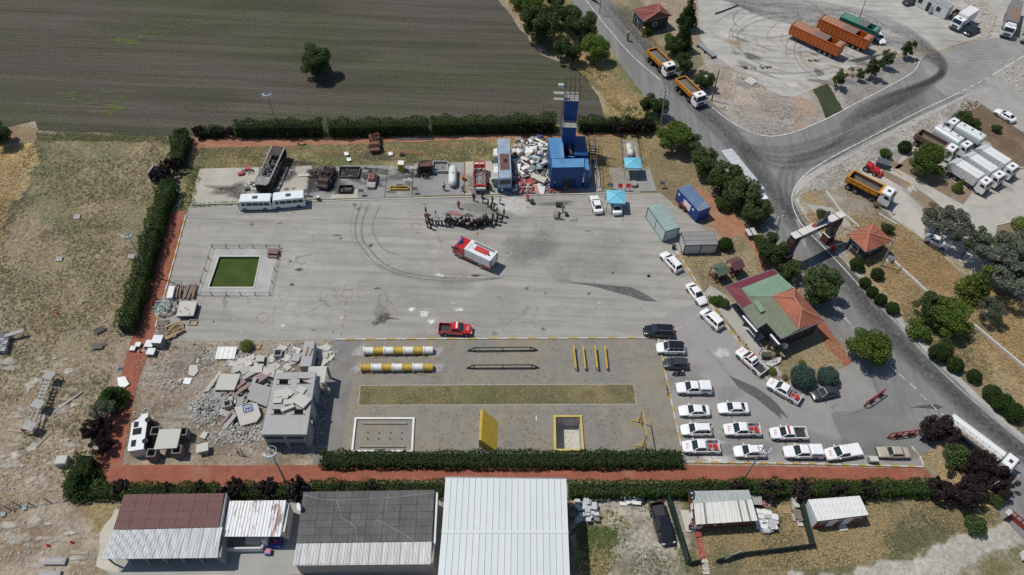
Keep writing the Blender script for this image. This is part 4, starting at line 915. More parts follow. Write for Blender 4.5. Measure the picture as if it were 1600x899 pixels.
def fire_engine():
    r=empty('fire_engine');red=P('red');hl=3.75;w=1.22
    tcab(r,hl,red,w,2.3,2.75,.95,False)
    MB().box((hl-.85,0,2.75),(.3,1.9,.14)).bd('light_bar',M('beacon_blue',(.03,.06,.25),.2),r)
    MB().box((hl-1.2,0,2.745),(.5,.7,.05)).bd('roof_hatch',GLASS,r)
    bodym=M('silver_shutter',(.60,.62,.62),.35,.1,2);x0,x1=hl-2.4,-hl
    MB().box(((x0+x1)/2,0,1.0),(x0-x1,2*w,1.95)).bd('body',bodym,r)
    MB().box(((x0+x1)/2,0,2.951),(x0-x1+.04,2*w+.04,.1)).bd('roof_deck',M('deck_white',(.68,.72,.71),.4,.1),r)
    n=3
    for s in (-1,1):
        for k in range(n):
            a=x0-.12-k*(x0-x1-.2)/n;b=a-(x0-x1-.2)/n+.12
            MB().box(((a+b)/2,s*(w+.012),1.35),(a-b,.03,1.45)).bd('shutter',M('shutter_white',(.68,.69,.68),.4,.12,3),r)
            MB().box(((a+b)/2,s*(w+.02),.72),(a-b,.05,.5)).bd('skirt_panel',M('skirt_red',(.38,.07,.02),.45),r) if k != 1 else None
    MB().box((x1-.015,0,1.1),(.03,1.5,1.7)).bd('rear_shutter',M('shutter_white',(.68,.69,.68)),r)
    for s in (-1,1):MB().box((x1-.02,s*1.02,1.0),(.04,.34,1.9)).bd('rear_panel',red,r)
    MB().box((-1.35,.0,3.05),(2.5,1.1,.06)).bd('deck_panel',M('deck_red',(.50,.035,.03),.5,.15),r)
    q=MB()
    for y in (-.95,-.7):q.be((.7,y,3.22),(-3.4,y,3.22),.06,.08)
    for k in range(12):q.be((.5-k*.33,-.95,3.22),(.5-k*.33,-.7,3.22),.03,.03)
    q.bd('ladder',M('ladder_black',(.05,.05,.05),.5),r)
    q=MB();q.bar((-2.9,.3,3.05),(-2.9,.3,3.4),.14,n=8);q.bar((-2.9,.3,3.4),(-2.4,.3,3.5),.06,n=6);q.bd('monitor',DARKP,r)
    q=MB();q.bar((-.6,.2,3.1),(-2.2,-.1,3.14),.06,n=6);q.bar((-1.4,-.2,3.12),(-2.0,.25,3.12),.06,n=6);q.bd('hose',red,r)
    txt(r,'ITFAIYE',(.75,.25,3.055),.42,DARKP,(0,0,R(-90)));txt(r,'112',(.25,.25,3.055),.42,DARKP,(0,0,R(-90)))
    chassis(r,hl-1,-hl+.2,.7);twheels(r,(hl-1.25,-hl+1.75),.5,1.12)
    for x in (hl-1.25,-hl+1.75):
        for s in (-1,1):MB().bar((x,s*(w-.1),.56),(x,s*(w+.02),.56),.58,n=16).bd('wheel_arch',M('arch_white',(.6,.6,.6)),r)
    return r
vehicle('fire',(715,384),(770,410),'red and silver fire engine standing in the middle of the yard',1.4,None,'fire engine','fire_engine',fire_engine)
# ------------------------------------------------------------------ plants
def leafmat(name,c,c2=None,trans=.3,rough=.9):
    m,t,b=nodes(name);at=t.nodes.new('ShaderNodeAttribute');at.attribute_name='tint'
    c2=c2 or tuple(v*1.9 for v in c);c=tuple(v*1.75 for v in c);c2=tuple(v*1.35 for v in c2);lo=tuple(v*.7 for v in c)
    o=ramp(t,at.outputs['Fac'],[(0,lo),(.5,c),(1,c2)])
    oi=t.nodes.new('ShaderNodeObjectInfo');o=mix(t,1,o,ramp(t,oi.outputs['Random'],[(0,.82),(1,1.2)]),'MULTIPLY')
    L(t,o,b.inputs['Base Color']);b.inputs['Roughness'].default_value=rough;b.inputs['Specular IOR Level'].default_value=.06
    tl=t.nodes.new('ShaderNodeBsdfTranslucent');L(t,o,tl.inputs[0]);mx=t.nodes.new('ShaderNodeMixShader');mx.inputs[0].default_value=trans
    L(t,b.outputs[0],mx.inputs[1]);L(t,tl.outputs[0],mx.inputs[2]);L(t,mx.outputs[0],t.nodes['Material Output'].inputs[0]);return m
LEAF=leafmat('broad_leaf',(.048,.070,.026),(.10,.13,.045));LEAFB=leafmat('bright_leaf',(.065,.10,.022),(.14,.18,.04));PLUM=leafmat('plum_leaf',(.022,.016,.017),(.072,.052,.050),.2)
CYP=leafmat('hedge_leaf',(.034,.058,.016),(.085,.13,.03));CYPD=leafmat('dark_hedge_leaf',(.026,.045,.014),(.06,.10,.025));PINE=leafmat('pine_needle',(.07,.085,.055),(.15,.16,.11));SPR=leafmat('spruce_needle',(.050,.085,.070),(.12,.18,.155));YG=leafmat('yellow_green_leaf',(.10,.13,.03),(.2,.23,.06));OLIV=leafmat('grey_green_leaf',(.095,.108,.078),(.2,.21,.16))
BARK=M('bark',(.10,.075,.055),.9,.4,3);STRAWM=leafmat('dry_grass',(.34,.26,.14),(.5,.4,.24),.3,.9);WEED=leafmat('weed_leaf',(.14,.145,.08),(.235,.22,.13),.3,.9);TWIG=leafmat('dry_scrub',(.13,.095,.06),(.25,.19,.12),.1,.9)
def leaves(cen,nrm,size,m,name,flat=.5,asp=1.0,seed=None):
    """small leaf faces at the given points"""
    n=len(cen);g=np.random.default_rng(seed or random.randint(0,1 << 30))
    d=nrm*flat+g.normal(0,1,(n,3))*(1-flat);d /= np.linalg.norm(d,axis=1,keepdims=True)+1e-9
    a=np.cross(d,g.normal(0,1,(n,3)));a /= np.linalg.norm(a,axis=1,keepdims=True)+1e-9;b=np.cross(d,a)
    s=(size*g.uniform(.6,1.35,n))[:,None];a *= s*.5;b *= s*.5*asp
    V=np.stack([cen-a-b*.3,cen+a*.2-b,cen+a+b*.3,cen-a*.2+b],1).reshape(-1,3)
    me=bpy.data.meshes.new(name);me.vertices.add(4*n);me.vertices.foreach_set('co',V.astype(np.float32).ravel())
    me.loops.add(4*n);me.loops.foreach_set('vertex_index',np.arange(4*n));me.polygons.add(n)
    me.polygons.foreach_set('loop_start',np.arange(0,4*n,4));me.polygons.foreach_set('loop_total',np.full(n,4));me.update()
    at=me.attributes.new('tint','FLOAT','FACE');at.data.foreach_set('value',np.clip(g.normal(.45,.25,n),0,1).astype(np.float32))
    me.materials.append(m);return me
def clumps(cs,n,fill=.35):
    """points spread over ellipsoid clumps (x,y,z,rx,ry,rz)"""
    g=np.random.default_rng(random.randint(0,1 << 30));C_=np.array(cs);wgt=(C_[:,3]*C_[:,4]+C_[:,5]*C_[:,3]);wgt=wgt/wgt.sum()
    k=g.choice(len(cs),n,p=wgt);d=g.normal(0,1,(n,3));d /= np.linalg.norm(d,axis=1,keepdims=True)
    r=np.where(g.random(n)<fill,g.random(n)**.5,g.uniform(.86,1.08,n))
    return C_[k,:3]+d*C_[k,3:]*r[:,None],d
def tree(kind,h=7,r=3,m=None,n=2600,ls=.42,trunk=True,name='tree'):
    root=empty(name);cs=[]
    if kind=='broad':
        for k in range(34):
            a=RU(0,6.28);q=math.sqrt(random.random())*r*.74;z=h*.55+RU(-.34,.33)*h*(1-q/r*.45);s=r*RU(.17,.36)
            cs.append((q*math.cos(a),q*math.sin(a),z,s,s,s*.8))
    elif kind=='loose':
        for k in range(40):
            a=RU(0,6.28);q=math.sqrt(random.random())*r*.9;z=h*.66+RU(-.28,.3)*h*(1-q/r*.6);s=r*RU(.10,.2)
            cs.append((q*math.cos(a),q*math.sin(a),z,s*1.3,s*1.3,s*.55))
    elif kind=='bush':
        for k in range(16):
            a=RU(0,6.28);q=math.sqrt(random.random())*r*.62;z=h*.5+RU(-.32,.26)*h*(1-q/r*.5);s=r*RU(.28,.45)
            cs.append((q*math.cos(a),q*math.sin(a),max(z,s*.6),s,s,s*.8*h/r/1.3))
    elif kind=='ball':
        cs=[(0,0,h*.5,r*.93,r*.93,h*.48)]+[(r*.72*math.cos(a*1.1)*math.sin(b),r*.72*math.sin(a*1.1)*math.sin(b),h*.5+h*.36*math.cos(b),r*.3,r*.3,r*.28) for a in range(6) for b in (.5,1.1,1.7,2.2)]
    elif kind=='cone':
        L_=9
        for k in range(L_):
            z=h*(.16+.80*k/L_);rr=r*(1-.9*k/L_)
            for j in range(max(3,8-k)):
                a=j*6.28/max(3,8-k)+k*.7+RU(-.3,.3);cs.append((rr*.6*math.cos(a),rr*.6*math.sin(a),z+RU(-.3,.3),rr*.5+.12,rr*.5+.12,h*.045+.12))
    elif kind=='plum':
        for k in range(46):
            a=RU(0,6.28);q=random.random()**.6*r*1.0;z=h*.5+RU(-.38,.5)*h*(1-q/r*.6);s=r*RU(.1,.24)
            cs.append((q*math.cos(a),q*math.sin(a),max(.2,z),s,s,s*1.5))
    p,d=clumps(cs,n,.3 if kind != 'ball' else .05)
    p[:,2]=np.maximum(p[:,2],.05)
    obj('crown',leaves(p,d,ls,m,'crown',.55 if kind != 'cone' else .3,.8),root)
    mb=MB();tr=max(.07,h*.022);th=h*.55 if kind != 'cone' else h*.9
    bend=W_((RU(-.3,.3),RU(-.3,.3),th));mid=bend*.5+W_((RU(-.15,.15),RU(-.15,.15),0))
    mb.bar((0,0,-.1),mid,tr,tr*.8,7);mb.bar(mid,bend,tr*.8,tr*.45,7)
    if trunk:mb.bd('trunk',BARK,root)
    if kind in ('broad','loose','plum') and trunk:
        lm=MB()
        for c in cs[::3]:
            st=mid.lerp(bend,RU(0,1));e=W_(c[:3]);m_=st.lerp(e,.5)+W_((0,0,-.1*h*.3));lm.bar(st,m_,tr*.4,tr*.28,5);lm.bar(m_,e,tr*.28,tr*.1,5)
        lm.bd('limb',BARK,root)
    return root
TP={}
CH=dict(yt=2.9,b1=3.8,b2=3.2,b3=3.4,field=4.3,l1=4.8,l2=4.2,bush=1.1,bushb=1.0,ball=.9,spruce=1.5,cone=2.8,coned=4.2,plum=.4,plumb=2.6,yb=.8,dry=.7)
def plant(key,px,label,s=1.0,cat='tree',group=None,name=None,rz=None,h0=0,sz=None):
    sv=s[0] if isinstance(s,tuple) else s;h0=CH[key]*(s[2] if isinstance(s,tuple) else s);p=G(*px,h0) if len(px)==2 else W_(px);loc=(p.x,p.y,0);rz=RU(0,6.28) if rz is None else rz
    if key not in TP:
        o={'b1':lambda:tree('broad',6.2,3.0,LEAF,9500,.25),'b2':lambda:tree('broad',5.2,2.8,LEAF,8500,.25),'b3':lambda:tree('broad',5.6,3.1,LEAFB,9500,.25),'field':lambda:tree('broad',7.2,4.0,LEAF,15000,.27),
             'l1':lambda:tree('loose',7.5,4.2,OLIV,9000,.25),'l2':lambda:tree('loose',6.5,3.2,PINE,6500,.24),'bush':lambda:tree('bush',2.3,1.6,LEAF,3400,.19,False,'shrub'),'bushb':lambda:tree('bush',2.1,1.6,LEAFB,3400,.19,False,'shrub'),
             'ball':lambda:tree('ball',1.9,1.15,CYPD,3600,.15,False,'shrub'),'spruce':lambda:tree('ball',3.0,1.9,SPR,9000,.15,False,'shrub'),'yt':lambda:tree('broad',5.2,1.55,LEAF,3600,.2,True,'young_tree'),'cone':lambda:tree('cone',5.5,1.6,YG,5000,.2,True,'pine_tree'),'coned':lambda:tree('cone',8.5,2.1,CYPD,8000,.24,True,'pine_tree'),
             'plum':lambda:tree('plum',3.1,1.45,PLUM,3600,.2,True,'plum_shrub'),'plumb':lambda:tree('plum',5.2,3.0,PLUM,11000,.24,True,'plum_tree'),'yb':lambda:tree('ball',1.6,1.4,YG,1500,.2,False,'shrub'),'dry':lambda:tree('bush',1.6,1.5,TWIG,1800,.16,False,'dry_shrub')}[key]()
        TP[key]=o;o.location=loc;o.rotation_euler=(0,0,rz)
    else:o=dup(TP[key],loc,rz)
    o.scale=(s,s,s*(sz or 1)) if isinstance(s,(int,float)) else s
    if name:o.name=name
    tag(o,label,cat,group);return o
plant('field',(488,90),'lone round green tree standing in the ploughed field',1.0)
plant('b2',(-8,205),'dark tree at the left edge where the field track begins',1.0)
GV='trees on the verge between field and main road'
for px,k,s,lab in (((843,30),'b1',1.5,'broad dark tree, leftmost and largest on the verge by the field'),((880,18),'b2',1.4,'leafy tree in the middle of the verge group nearest the top'),((910,35),'b1',1.25,'paler round tree overhanging the road edge on the verge'),((888,74),'b2',1.15,'dark tree lowest on the field side of the verge group'),((931,70),'b3',1.15,'tree at the road edge, lowest of the verge group'),((832,0),'b3',.95,'bright leafy tree cut by the top edge above the verge'),((808,4),'bushb',1.4,'low bright bush at the top edge on the field corner'),((868,-6),'b1',1.0,'small tree at the top edge beside the road')):
    plant(k,px,lab,s,group=GV)
GR='trees along the main road beside the yard'
for px,k,s,lab in (((1024,162),'b2',1.05,'tree wrapped round the wooden pole at the hedge corner'),((1053,207),'b3',1.15,'bright tree just below the pole at the corner of the yard'),((1082,222),'b2',.85,'smaller tree leaning over the road below the hedge corner'),((1101,250),'b1',.95,'dark tree at the upper end of the long lorry'),((1134,272),'b2',1.25,'dense tree hiding the middle of the long lorry'),((1160,297),'b1',1.1,'dense tree near the cab of the long lorry'),((1183,325),'b2',1.05,'lowest tree of the row hiding the long lorry'),((1130,318),'bush',1.2,'low dark bush on the red dirt below the lorry trees'),((1205,388),'b1',1.0,'dark tree beside the left leg of the gate arch'),((1236,420),'b2',.8,'small tree between the gate arch and the office roof'),((1222,440),'plumb',.45,'low dark scrub tree behind the office corner'),((1284,443),'b1',1.15,'broad tree at the roadside behind the tiled office roof'),((1362,536),'b3',1.12,'round-crowned tree alone at the roadside below the office')):
    plant(k,px,lab,s,group=GR)
GC='trees between the main road and the works yard'
for px,k,s,lab in (((1054,68),'b2',.85,'leafy tree right of the hut with red roof, above the lorries'),((1069,95),'b2',.9,'tree beside the rear gravel lorry'),((1101,122),'b2',.85,'round tree near the leaning wooden pole'),((1013,46),'bush',1.0,'small bush against the wall of the upper hut'),((1045,60),'bushb',.9,'small bush below the upper hut')):
    plant(k,px,lab,s,group=GC)
plant('coned',(1070,52),'tall dark pine at the edge of the works yard, lower of two',1.0,group='tall pines beside the works yard',cat='pine tree')
plant('coned',(1077,18),'tall dark pine at the edge of the works yard, upper of two',1.05,group='tall pines beside the works yard',cat='pine tree')
GB='young trees on the bank below the trailers'
for px,k,s,lab in (((1312,120),'yt',.95,'young tree with a bent trunk beside the dark turf strip'),((1346,115),'yt',.65,'thin sparse young tree, smallest on the bank'),((1367,103),'yt',1.15,'young tree left of the middle pair on the bank'),((1389,89),'yt',1.0,'young tree right of the middle pair on the bank'),((1421,74),'yt',1.0,'young tree at the rounded end of the bank')):
    plant(k,px,lab,s,group=GB,name='young_tree')
GT='plants in the truck park'
for px,k,s,lab in (((1505,186),'bush',1.5,'large dark bush on the brown verge above the tankers'),((1523,193),'bush',.95,'small dark bush beside the large one on the brown verge'),((1558,200),'bush',.8,'lone small bush in the middle of the brown verge'),((1456,248),'b3',1.15,'leafy shade tree in the beds beside the brown tipper'),((1414,230),'ball',1.2,'clipped round bush left of the brown tipper'),((1385,240),'bushb',.85,'pale green bush behind the red loader'),((1500,288),'cone',.6,'sparse yellow-green tree over the lowest refuse lorry'),((1287,335),'bush',1.0,'bush just behind the gate beam'),((1388,356),'bush',.95,'bush behind the gatehouse roof'),((1595,350),'yb',1.2,'yellow-green bush at the right edge by the round bed'),((1565,378),'yb',1.15,'yellow-green bush in the small round bed'),((1370,320),'dry',.6,'dry bush at the foot of the orange tipper')):
    plant(k,px,lab,s,group=GT)
for px,k,s,lab in (((1476,342),'l1',.95,'loose grey-green tree spreading over the white hatchback'),((1522,375),'l2',1.0,'loose tree with bare twigs between the hatchback and the dark grove'),((1572,402),'l1',1.15,'dense grey-green tree, upper one of the grove at the right edge'),((1592,432),'l1',1.0,'grey-green tree, lower one of the grove at the right edge'),((1608,400),'l1',1.1,'grey-green tree cut by the right edge'),((1532,438),'cone',1.5,'light green cedar-like tree on the dry bank'),((1550,482),'l2',.7,'pale sparse tree leaning over the low wall')):
    plant(k,px,lab,s,group='loose trees on the right bank')
for px,k,s,lab in (((1457,478),'b2',1.05,'broad shrub, upper left of the green thicket by the road'),((1493,495),'b3',1.1,'broad shrub, right part of the green thicket'),((1435,515),'bushb',1.3,'low shrub at the left foot of the green thicket'),((1480,540),'bush',1.1,'dark low shrub below the green thicket')):
    plant(k,px,lab,s,'shrub','shrubs in the green thicket','shrub')
i=0
RB=['just below the gatehouse kerb','second from the gatehouse, beside the bare twigs','below the lamp shadow at the gatehouse garden','at the top of the close row of clipped bushes','in the middle of the close row of clipped bushes','at the lower end of the close row of clipped bushes','largest below the green thicket','alone between the thicket and the dry bank','small and split, further down the kerb','at the upper end of the long hedge-like group','in the middle of the long hedge-like group','at the lower end of the long hedge-like group']
for (px,s),d in zip((((1339,413),1.1),((1371,428),1.0),((1352,442),.9),((1363,456),.9),((1376,468),.95),((1395,482),1.0),((1467,552),1.35),((1492,570),1.15),((1522,588),1.0),((1550,615),1.2),((1567,630),1.4),((1585,645),1.35)),RB):
    plant('ball',px,'clipped roadside bush '+d,s,'bush','clipped bushes along the right kerb','bush')
plant('spruce',(1255,589),'round blue spruce, left of the pair above the grey saloon',1.05,'bush','round blue spruces','blue_spruce');plant('spruce',(1294,588),'round blue spruce, right of the pair above the grey saloon',.88,'bush','round blue spruces','blue_spruce')
for px,k,s,lab in (((1134,382),'ball',1.15,'clipped bush beside the corner of the grey garage'),((1113,468),'bushb',.55,'leftmost little bush in the bed by the office porch'),((1122,470),'bushb',.7,'middle little bush in the bed by the office porch'),((1133,474),'bush',.65,'rightmost little bush in the bed by the office porch'),((1207,580),'yb',.5,'tiny yellow-green bush at the office kerb'),((1254,568),'yb',.45,'tiny yellow-green bush behind the left blue spruce'),((1226,590),'dry',.45,'small reddish dry shrub beside the parked pickup'),((385,540),'yb',.8,'small bright bush at the rubble lot edge'),((1524,820),'bush',1.1,'green bush beside the dirt road below the plum trees'),((1470,20),'dry',.5,'dry bush behind the site office')):
    plant(k,px,lab,s,'bush',name='shrub')
for px,k,s,lab in (((1468,672),'plumb',.78,'dark plum tree behind the end of the white tanker'),((1494,712),'bush',1.5,'green bush between the plum trees and the tanker'),((1540,735),'plumb',.85,'dark plum tree in front of the tanker cab'),((1567,757),'plumb',.6,'dark plum tree outermost towards the road end'),((1505,768),'plumb',.88,'dark plum tree, lowest of the corner group'),((1520,735),'plumb',.6,'small plum tree in the middle of the corner group'),((1556,782),'bush',.8,'green undergrowth between the plum trees')):
    plant(k,px,lab,s,group='plum trees at the lot corner')
# hedges
def hedge(pts,wd,ht,m,label,group,dens=62,ls=.19,px=True,plumny=0):
    q=[W_(p) for p in (GP(pts) if px else pts)];o0=q[0];root=None
    P_=[];N_=[];core=MB();g=np.random.default_rng(random.randint(0,1 << 30));acc=0
    for a,b in zip(q[:-1],q[1:]):
        d=b-a;ln=d.length;u=d.normalized();nn=W_((-u.y,u.x));n=int(ln*(wd+2*ht)*dens)
        t=g.random(n)*(ln+.6)-.3;per=g.random(n)*(wd+2*ht);
        lum=.74+.36*vnoise((t+acc)/1.3+9,np.zeros(n)+acc,5)+.18*vnoise((t+acc)/.45,per*.9,6)
        side=per<ht;top=(per >= ht) & (per<ht+wd)
        off=np.where(side,-wd/2,np.where(top,per-ht-wd/2,wd/2))*lum;z=np.where(side,per,np.where(top,ht,per-ht-wd))*np.where(top,lum*.98+.02,lum*.95+.05)
        rd=g.normal(0,.09,(n,3))
        X=a.x+u.x*t+nn.x*off+rd[:,0];Y=a.y+u.y*t+nn.y*off+rd[:,1];P_.append(np.stack([X-o0.x,Y-o0.y,np.maximum(z+rd[:,2],.03)],1))
        nx=np.where(side,-1,np.where(top,0,1));N_.append(np.stack([nn.x*nx,nn.y*nx,top*1.0],1));acc+=ln
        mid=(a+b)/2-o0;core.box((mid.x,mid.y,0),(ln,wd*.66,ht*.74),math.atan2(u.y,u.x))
    r=empty('hedge',(o0.x,o0.y,0),0,label,'hedge',group)
    obj('foliage',leaves(np.concatenate(P_),np.concatenate(N_),ls,m,'foliage',.45),r);core.bd('dark_core',M('hedge_core',(.016,.02,.009),.95,.3),r)  # added solid core, coloured as the dark inside, keeps the hedge opaque
HG='cypress hedges along the back of the site'
hedge([(314,213),(350,212)],1.8,1.7,CYPD,'low dark ragged hedge piece at the back left corner',HG)
hedge([(372,212),(433,211)],2.1,3.0,CYPD,'back hedge piece left of the tall lamp mast',HG);hedge([(437,211),(505,210)],2.1,3.0,CYPD,'back hedge piece right of the tall lamp mast',HG)
hedge([(516,211),(669,207)],2.3,3.0,CYP,'long back hedge piece behind the rusty digger wreck',HG);hedge([(676,207),(866,203)],2.3,3.1,CYP,'long back hedge piece ending at the blue tower',HG);hedge([(904,203),(955,203)],2.1,2.7,CYPD,'back hedge piece just right of the blue tower',HG);hedge([(957,203),(1022,202)],2.0,2.4,CYPD,'back hedge piece reaching the roadside trees',HG)
HG='tall hedges on the left side of the yard'
hedge([(289,222),(280,262)],2.4,3.0,CYPD,'upper left hedge piece above the white notice board',HG);hedge([(270,300),(252,345),(246,370)],2.2,3.0,CYP,'left hedge piece just below the white notice board',HG);hedge([(245,374),(227,440)],2.2,3.0,CYPD,'left hedge piece beside the leaning-looking lamp mast',HG);hedge([(226,445),(207,505),(200,522)],2.3,2.9,CYP,'left hedge piece ending above the white blocks',HG)
hedge([(143,722),(130,752)],2.6,2.6,CYPD,'short dark hedge piece in the lower left corner',HG)
HG='low hedges lining the red path at the bottom'
hedge([(505,722),(735,722),(905,722)],2.1,1.35,CYPD,'long inner hedge left part between gravel field and red path',HG,70);hedge([(910,722),(1062,721)],2.2,1.4,CYPD,'inner hedge right part ending at the parked pickups',HG,70)
HG='hedges behind the bottom buildings'
hedge([(128,770),(200,772)],1.8,1.7,CYP,'outer hedge piece at the lower left corner of the red path',HG);hedge([(203,773),(342,772)],1.8,1.8,CYP,'outer hedge piece behind the dark red roof',HG);hedge([(360,772),(482,771)],1.8,1.7,CYP,'outer hedge piece behind the rusty white roof',HG);hedge([(490,769),(695,768)],1.8,1.8,CYP,'outer hedge piece behind the grey roof',HG)
hedge([(888,770),(1060,769)],2.0,1.8,CYP,'outer hedge piece right of the big white roof',HG);hedge([(1065,769),(1170,767)],1.9,1.9,CYP,'outer hedge piece behind the wooden cabin',HG);hedge([(1175,768),(1450,768)],1.9,1.9,CYP,'outer hedge piece behind the white cabin',HG);hedge([(1405,768),(1448,767)],1.9,1.8,CYP,'short outer hedge piece at the lower right corner',HG) if 0 else 0
plant('coned',(172,618),'dark conifer beside the white slabs on the red path',(.95,.95,.45),'shrub','dark conifers on the left side','conifer');plant('l2',(160,640),'dull dark shrub left of the white slabs',.55,'shrub',name='shrub');plant('plumb',(152,668),'dark shrub just above the lower left corner hedge',.6,'shrub',name='shrub');plant('plumb',(160,695),'dark scraggy shrub beside the overturned van',.5,'shrub',name='shrub');plant('coned',(122,750),'dark conifer in the lower left corner beside the grey block',(1.1,1.1,.5),'shrub','dark conifers on the left side','conifer')
pl=[((258,285),1.3,'in front of the white notice board'),((270,268),1.1,'above the white notice board'),((288,218),.9,'at the upper end of the left hedge'),((312,212),.8,'first in the back row from the left'),((338,212),.75,'second in the back row from the left'),((358,212),.75,'third in the back row from the left'),((455,211),.85,'in the back hedge right of the lamp mast'),((486,211),.85,'in the back hedge near its gap'),((818,204),1.05,'left of the blue tower'),((848,205),.95,'close to the left side of the blue tower'),((915,204),.8,'right behind the blue tower'),((962,204),1.05,'left of three behind the gas tanks'),((985,204),1.1,'middle of three behind the gas tanks'),((1008,204),1.05,'right of three behind the gas tanks'),
      ((193,768),.8,'near the lower left corner behind the dark red roof'),((265,772),.75,'behind the middle of the dark red roof'),((315,772),.85,'behind the right half of the dark red roof'),((368,771),1.0,'behind the left end of the rusty white roof'),((423,770),.95,'left of the front lamp mast'),((468,770),1.05,'right of the front lamp mast'),((530,771),.75,'behind the left part of the grey roof'),((585,772),.9,'behind the middle of the grey roof'),((1104,771),.75,'behind the left part of the wooden cabin'),((1152,770),.95,'at the foot of the right lamp mast'),((1200,771),.95,'behind the pile of white sacks'),((1246,771),1.0,'at the green screen by the white cabin'),((1305,774),.95,'behind the middle of the white cabin'),((1350,772),.9,'behind the right end of the white cabin'),((1462,770),1.15,'at the lower right end of the red path')]
for px,s,d in pl:plant('plum',px,'dark purple plum shrub '+d,s,'shrub','purple plum shrubs in the hedges','plum_shrub')
# dry ground plants: tufts nobody could count
def tufts(name,poly,n,m,ls,hgt,seed,thr=.5,px=True,sc1=6):
    g=np.random.default_rng(seed);q=np.array(GP(poly));lo=q.min(0);hi=q.max(0)
    X=g.uniform(lo[0],hi[0],n*3);Y=g.uniform(lo[1],hi[1],n*3);k=inpoly(X,Y,[tuple(a) for a in q]) & (fbm(X,Y,sc1,seed,3)+g.normal(0,.06,n*3)>thr);X=X[k][:n];Y=Y[k][:n];n=len(X)
    n=len(X);rep=6;ls=ls*.6;X=np.repeat(X,rep)+g.normal(0,ls*.7,n*rep);Y=np.repeat(Y,rep)+g.normal(0,ls*.7,n*rep);Z=np.abs(g.normal(hgt*.3,hgt*.25,n*rep))
    o0=np.array([lo[0],lo[1],0]);Pp=np.stack([X,Y,Z],1)-o0;N_=np.zeros_like(Pp);N_[:,2]=1
    o=obj(name,leaves(Pp,N_,ls,m,name,.62,.6));o.location=o0;tag(o,kind='stuff')
tufts('scrub_weeds',[(60,215),(285,215),(262,320),(200,520),(120,720),(-60,700),(-30,330)],8000,WEED,.26,.2,3,.5)
tufts('dry_weeds',[(60,215),(285,215),(262,320),(200,520),(120,740),(-60,880),(-30,330)],5200,STRAWM,.24,.16,4,.46)
tufts('dry_weeds',[(-40,230),(55,225),(20,320),(-40,460)],2500,STRAWM,.26,.25,5,.3)
tufts('dead_scrub',[(100,400),(200,520),(120,740),(0,899),(-60,880),(-40,400)],1800,TWIG,.22,.16,14,.48)
tufts('dry_weeds',[(290,232),(1050,215),(1060,262),(925,300),(925,255),(300,262)],4200,STRAWM,.26,.22,6,.42)
tufts('green_weeds',[(290,232),(760,222),(760,252),(300,262)],2600,WEED,.26,.25,7,.5)
tufts('green_weeds',[(296,262),(318,262),(302,325),(282,330)],350,LEAFB,.25,.3,8,.2);tufts('green_weeds',[(300,318),(378,314),(376,320),(300,325)],240,LEAFB,.2,.25,9,.2)
tufts('dry_grass',[(1245,335),(1300,330),(1395,345),(1480,400),(1540,430),(1600,470),(1600,670),(1340,410)],9500,STRAWM,.28,.3,10,.36)
tufts('green_weeds',[(1380,470),(1500,460),(1600,600),(1600,680),(1480,570)],2200,WEED,.28,.3,11,.5)
tufts('dry_grass',[(780,0),(850,60),(930,130),(960,190),(1020,200),(1010,160),(900,50),(860,0)],3600,STRAWM,.3,.4,12,.38);tufts('green_weeds',[(930,100),(1020,190),(980,190),(900,110)],900,LEAFB,.3,.3,13,.42)
tufts('dry_grass',[(1060,385),(1140,372),(1250,400),(1345,550),(1260,600),(1215,600),(1290,540),(1290,500),(1130,410),(1130,450),(1105,450)],2600,STRAWM,.24,.2,15,.42)
tufts('lawn_weeds',[(1090,780),(1560,775),(1555,812),(1440,858),(1300,888),(1090,895)],5200,WEED,.22,.16,16,.47);tufts('dry_grass',[(1090,780),(1560,775),(1555,812),(1440,858),(1300,888),(1090,895)],7500,STRAWM,.22,.16,17,.44)
tufts('green_weeds',[(905,795),(980,800),(985,860),(945,899),(905,899)],500,LEAFB,.22,.2,18,.5);tufts('dry_weeds',[(905,795),(980,800),(985,860),(945,899),(905,899)],500,STRAWM,.2,.15,48,.4);tufts('green_weeds',[(985,785),(1060,780),(1075,899),(985,899)],500,WEED,.2,.15,19,.52)
tufts('green_weeds',[(1020,795),(1035,790),(1085,870),(1075,899)],300,LEAFB,.2,.2,20,.35)
tufts('dry_grass',[(1445,700),(1480,690),(1560,760),(1560,800),(1480,780)],1500,STRAWM,.24,.25,21,.4)
tufts('gravel_weeds',[(565,535),(1027,530),(1067,705),(540,705)],900,WEED,.16,.12,22,.53,sc1=3);tufts('gravel_weeds',[(690,640),(1030,640),(1060,705),(650,705)],900,TWIG,.15,.08,23,.5,sc1=3)
tufts('strip_grass',[(563,604),(990,602),(993,630),(561,632)],3200,WEED,.17,.1,24,.46);tufts('strip_straw',[(563,604),(990,602),(993,630),(561,632)],2000,STRAWM,.17,.1,25,.4)
tufts('rubble_weeds',[(215,540),(520,535),(500,715),(195,706)],1400,TWIG,.2,.15,26,.5);tufts('rubble_weeds',[(215,540),(430,535),(420,715),(195,706)],600,WEED,.2,.15,27,.54)
tufts('field_weeds',[(0,0),(770,-10),(930,150),(940,188),(420,206),(60,202),(0,200)],5200,WEED,.24,.12,28,.5);tufts('field_edge_grass',[(55,206),(300,215),(290,224),(60,218)],900,WEED,.28,.35,29,.3)
tufts('dry_grass',[(930,0),(985,0),(1010,40),(1060,95),(1110,150),(1080,140)],900,STRAWM,.26,.25,30,.45)
tufts('path_edge_weeds',[(285,335),(294,335),(265,445),(248,500),(243,500),(256,445)],260,WEED,.18,.15,31,.3)
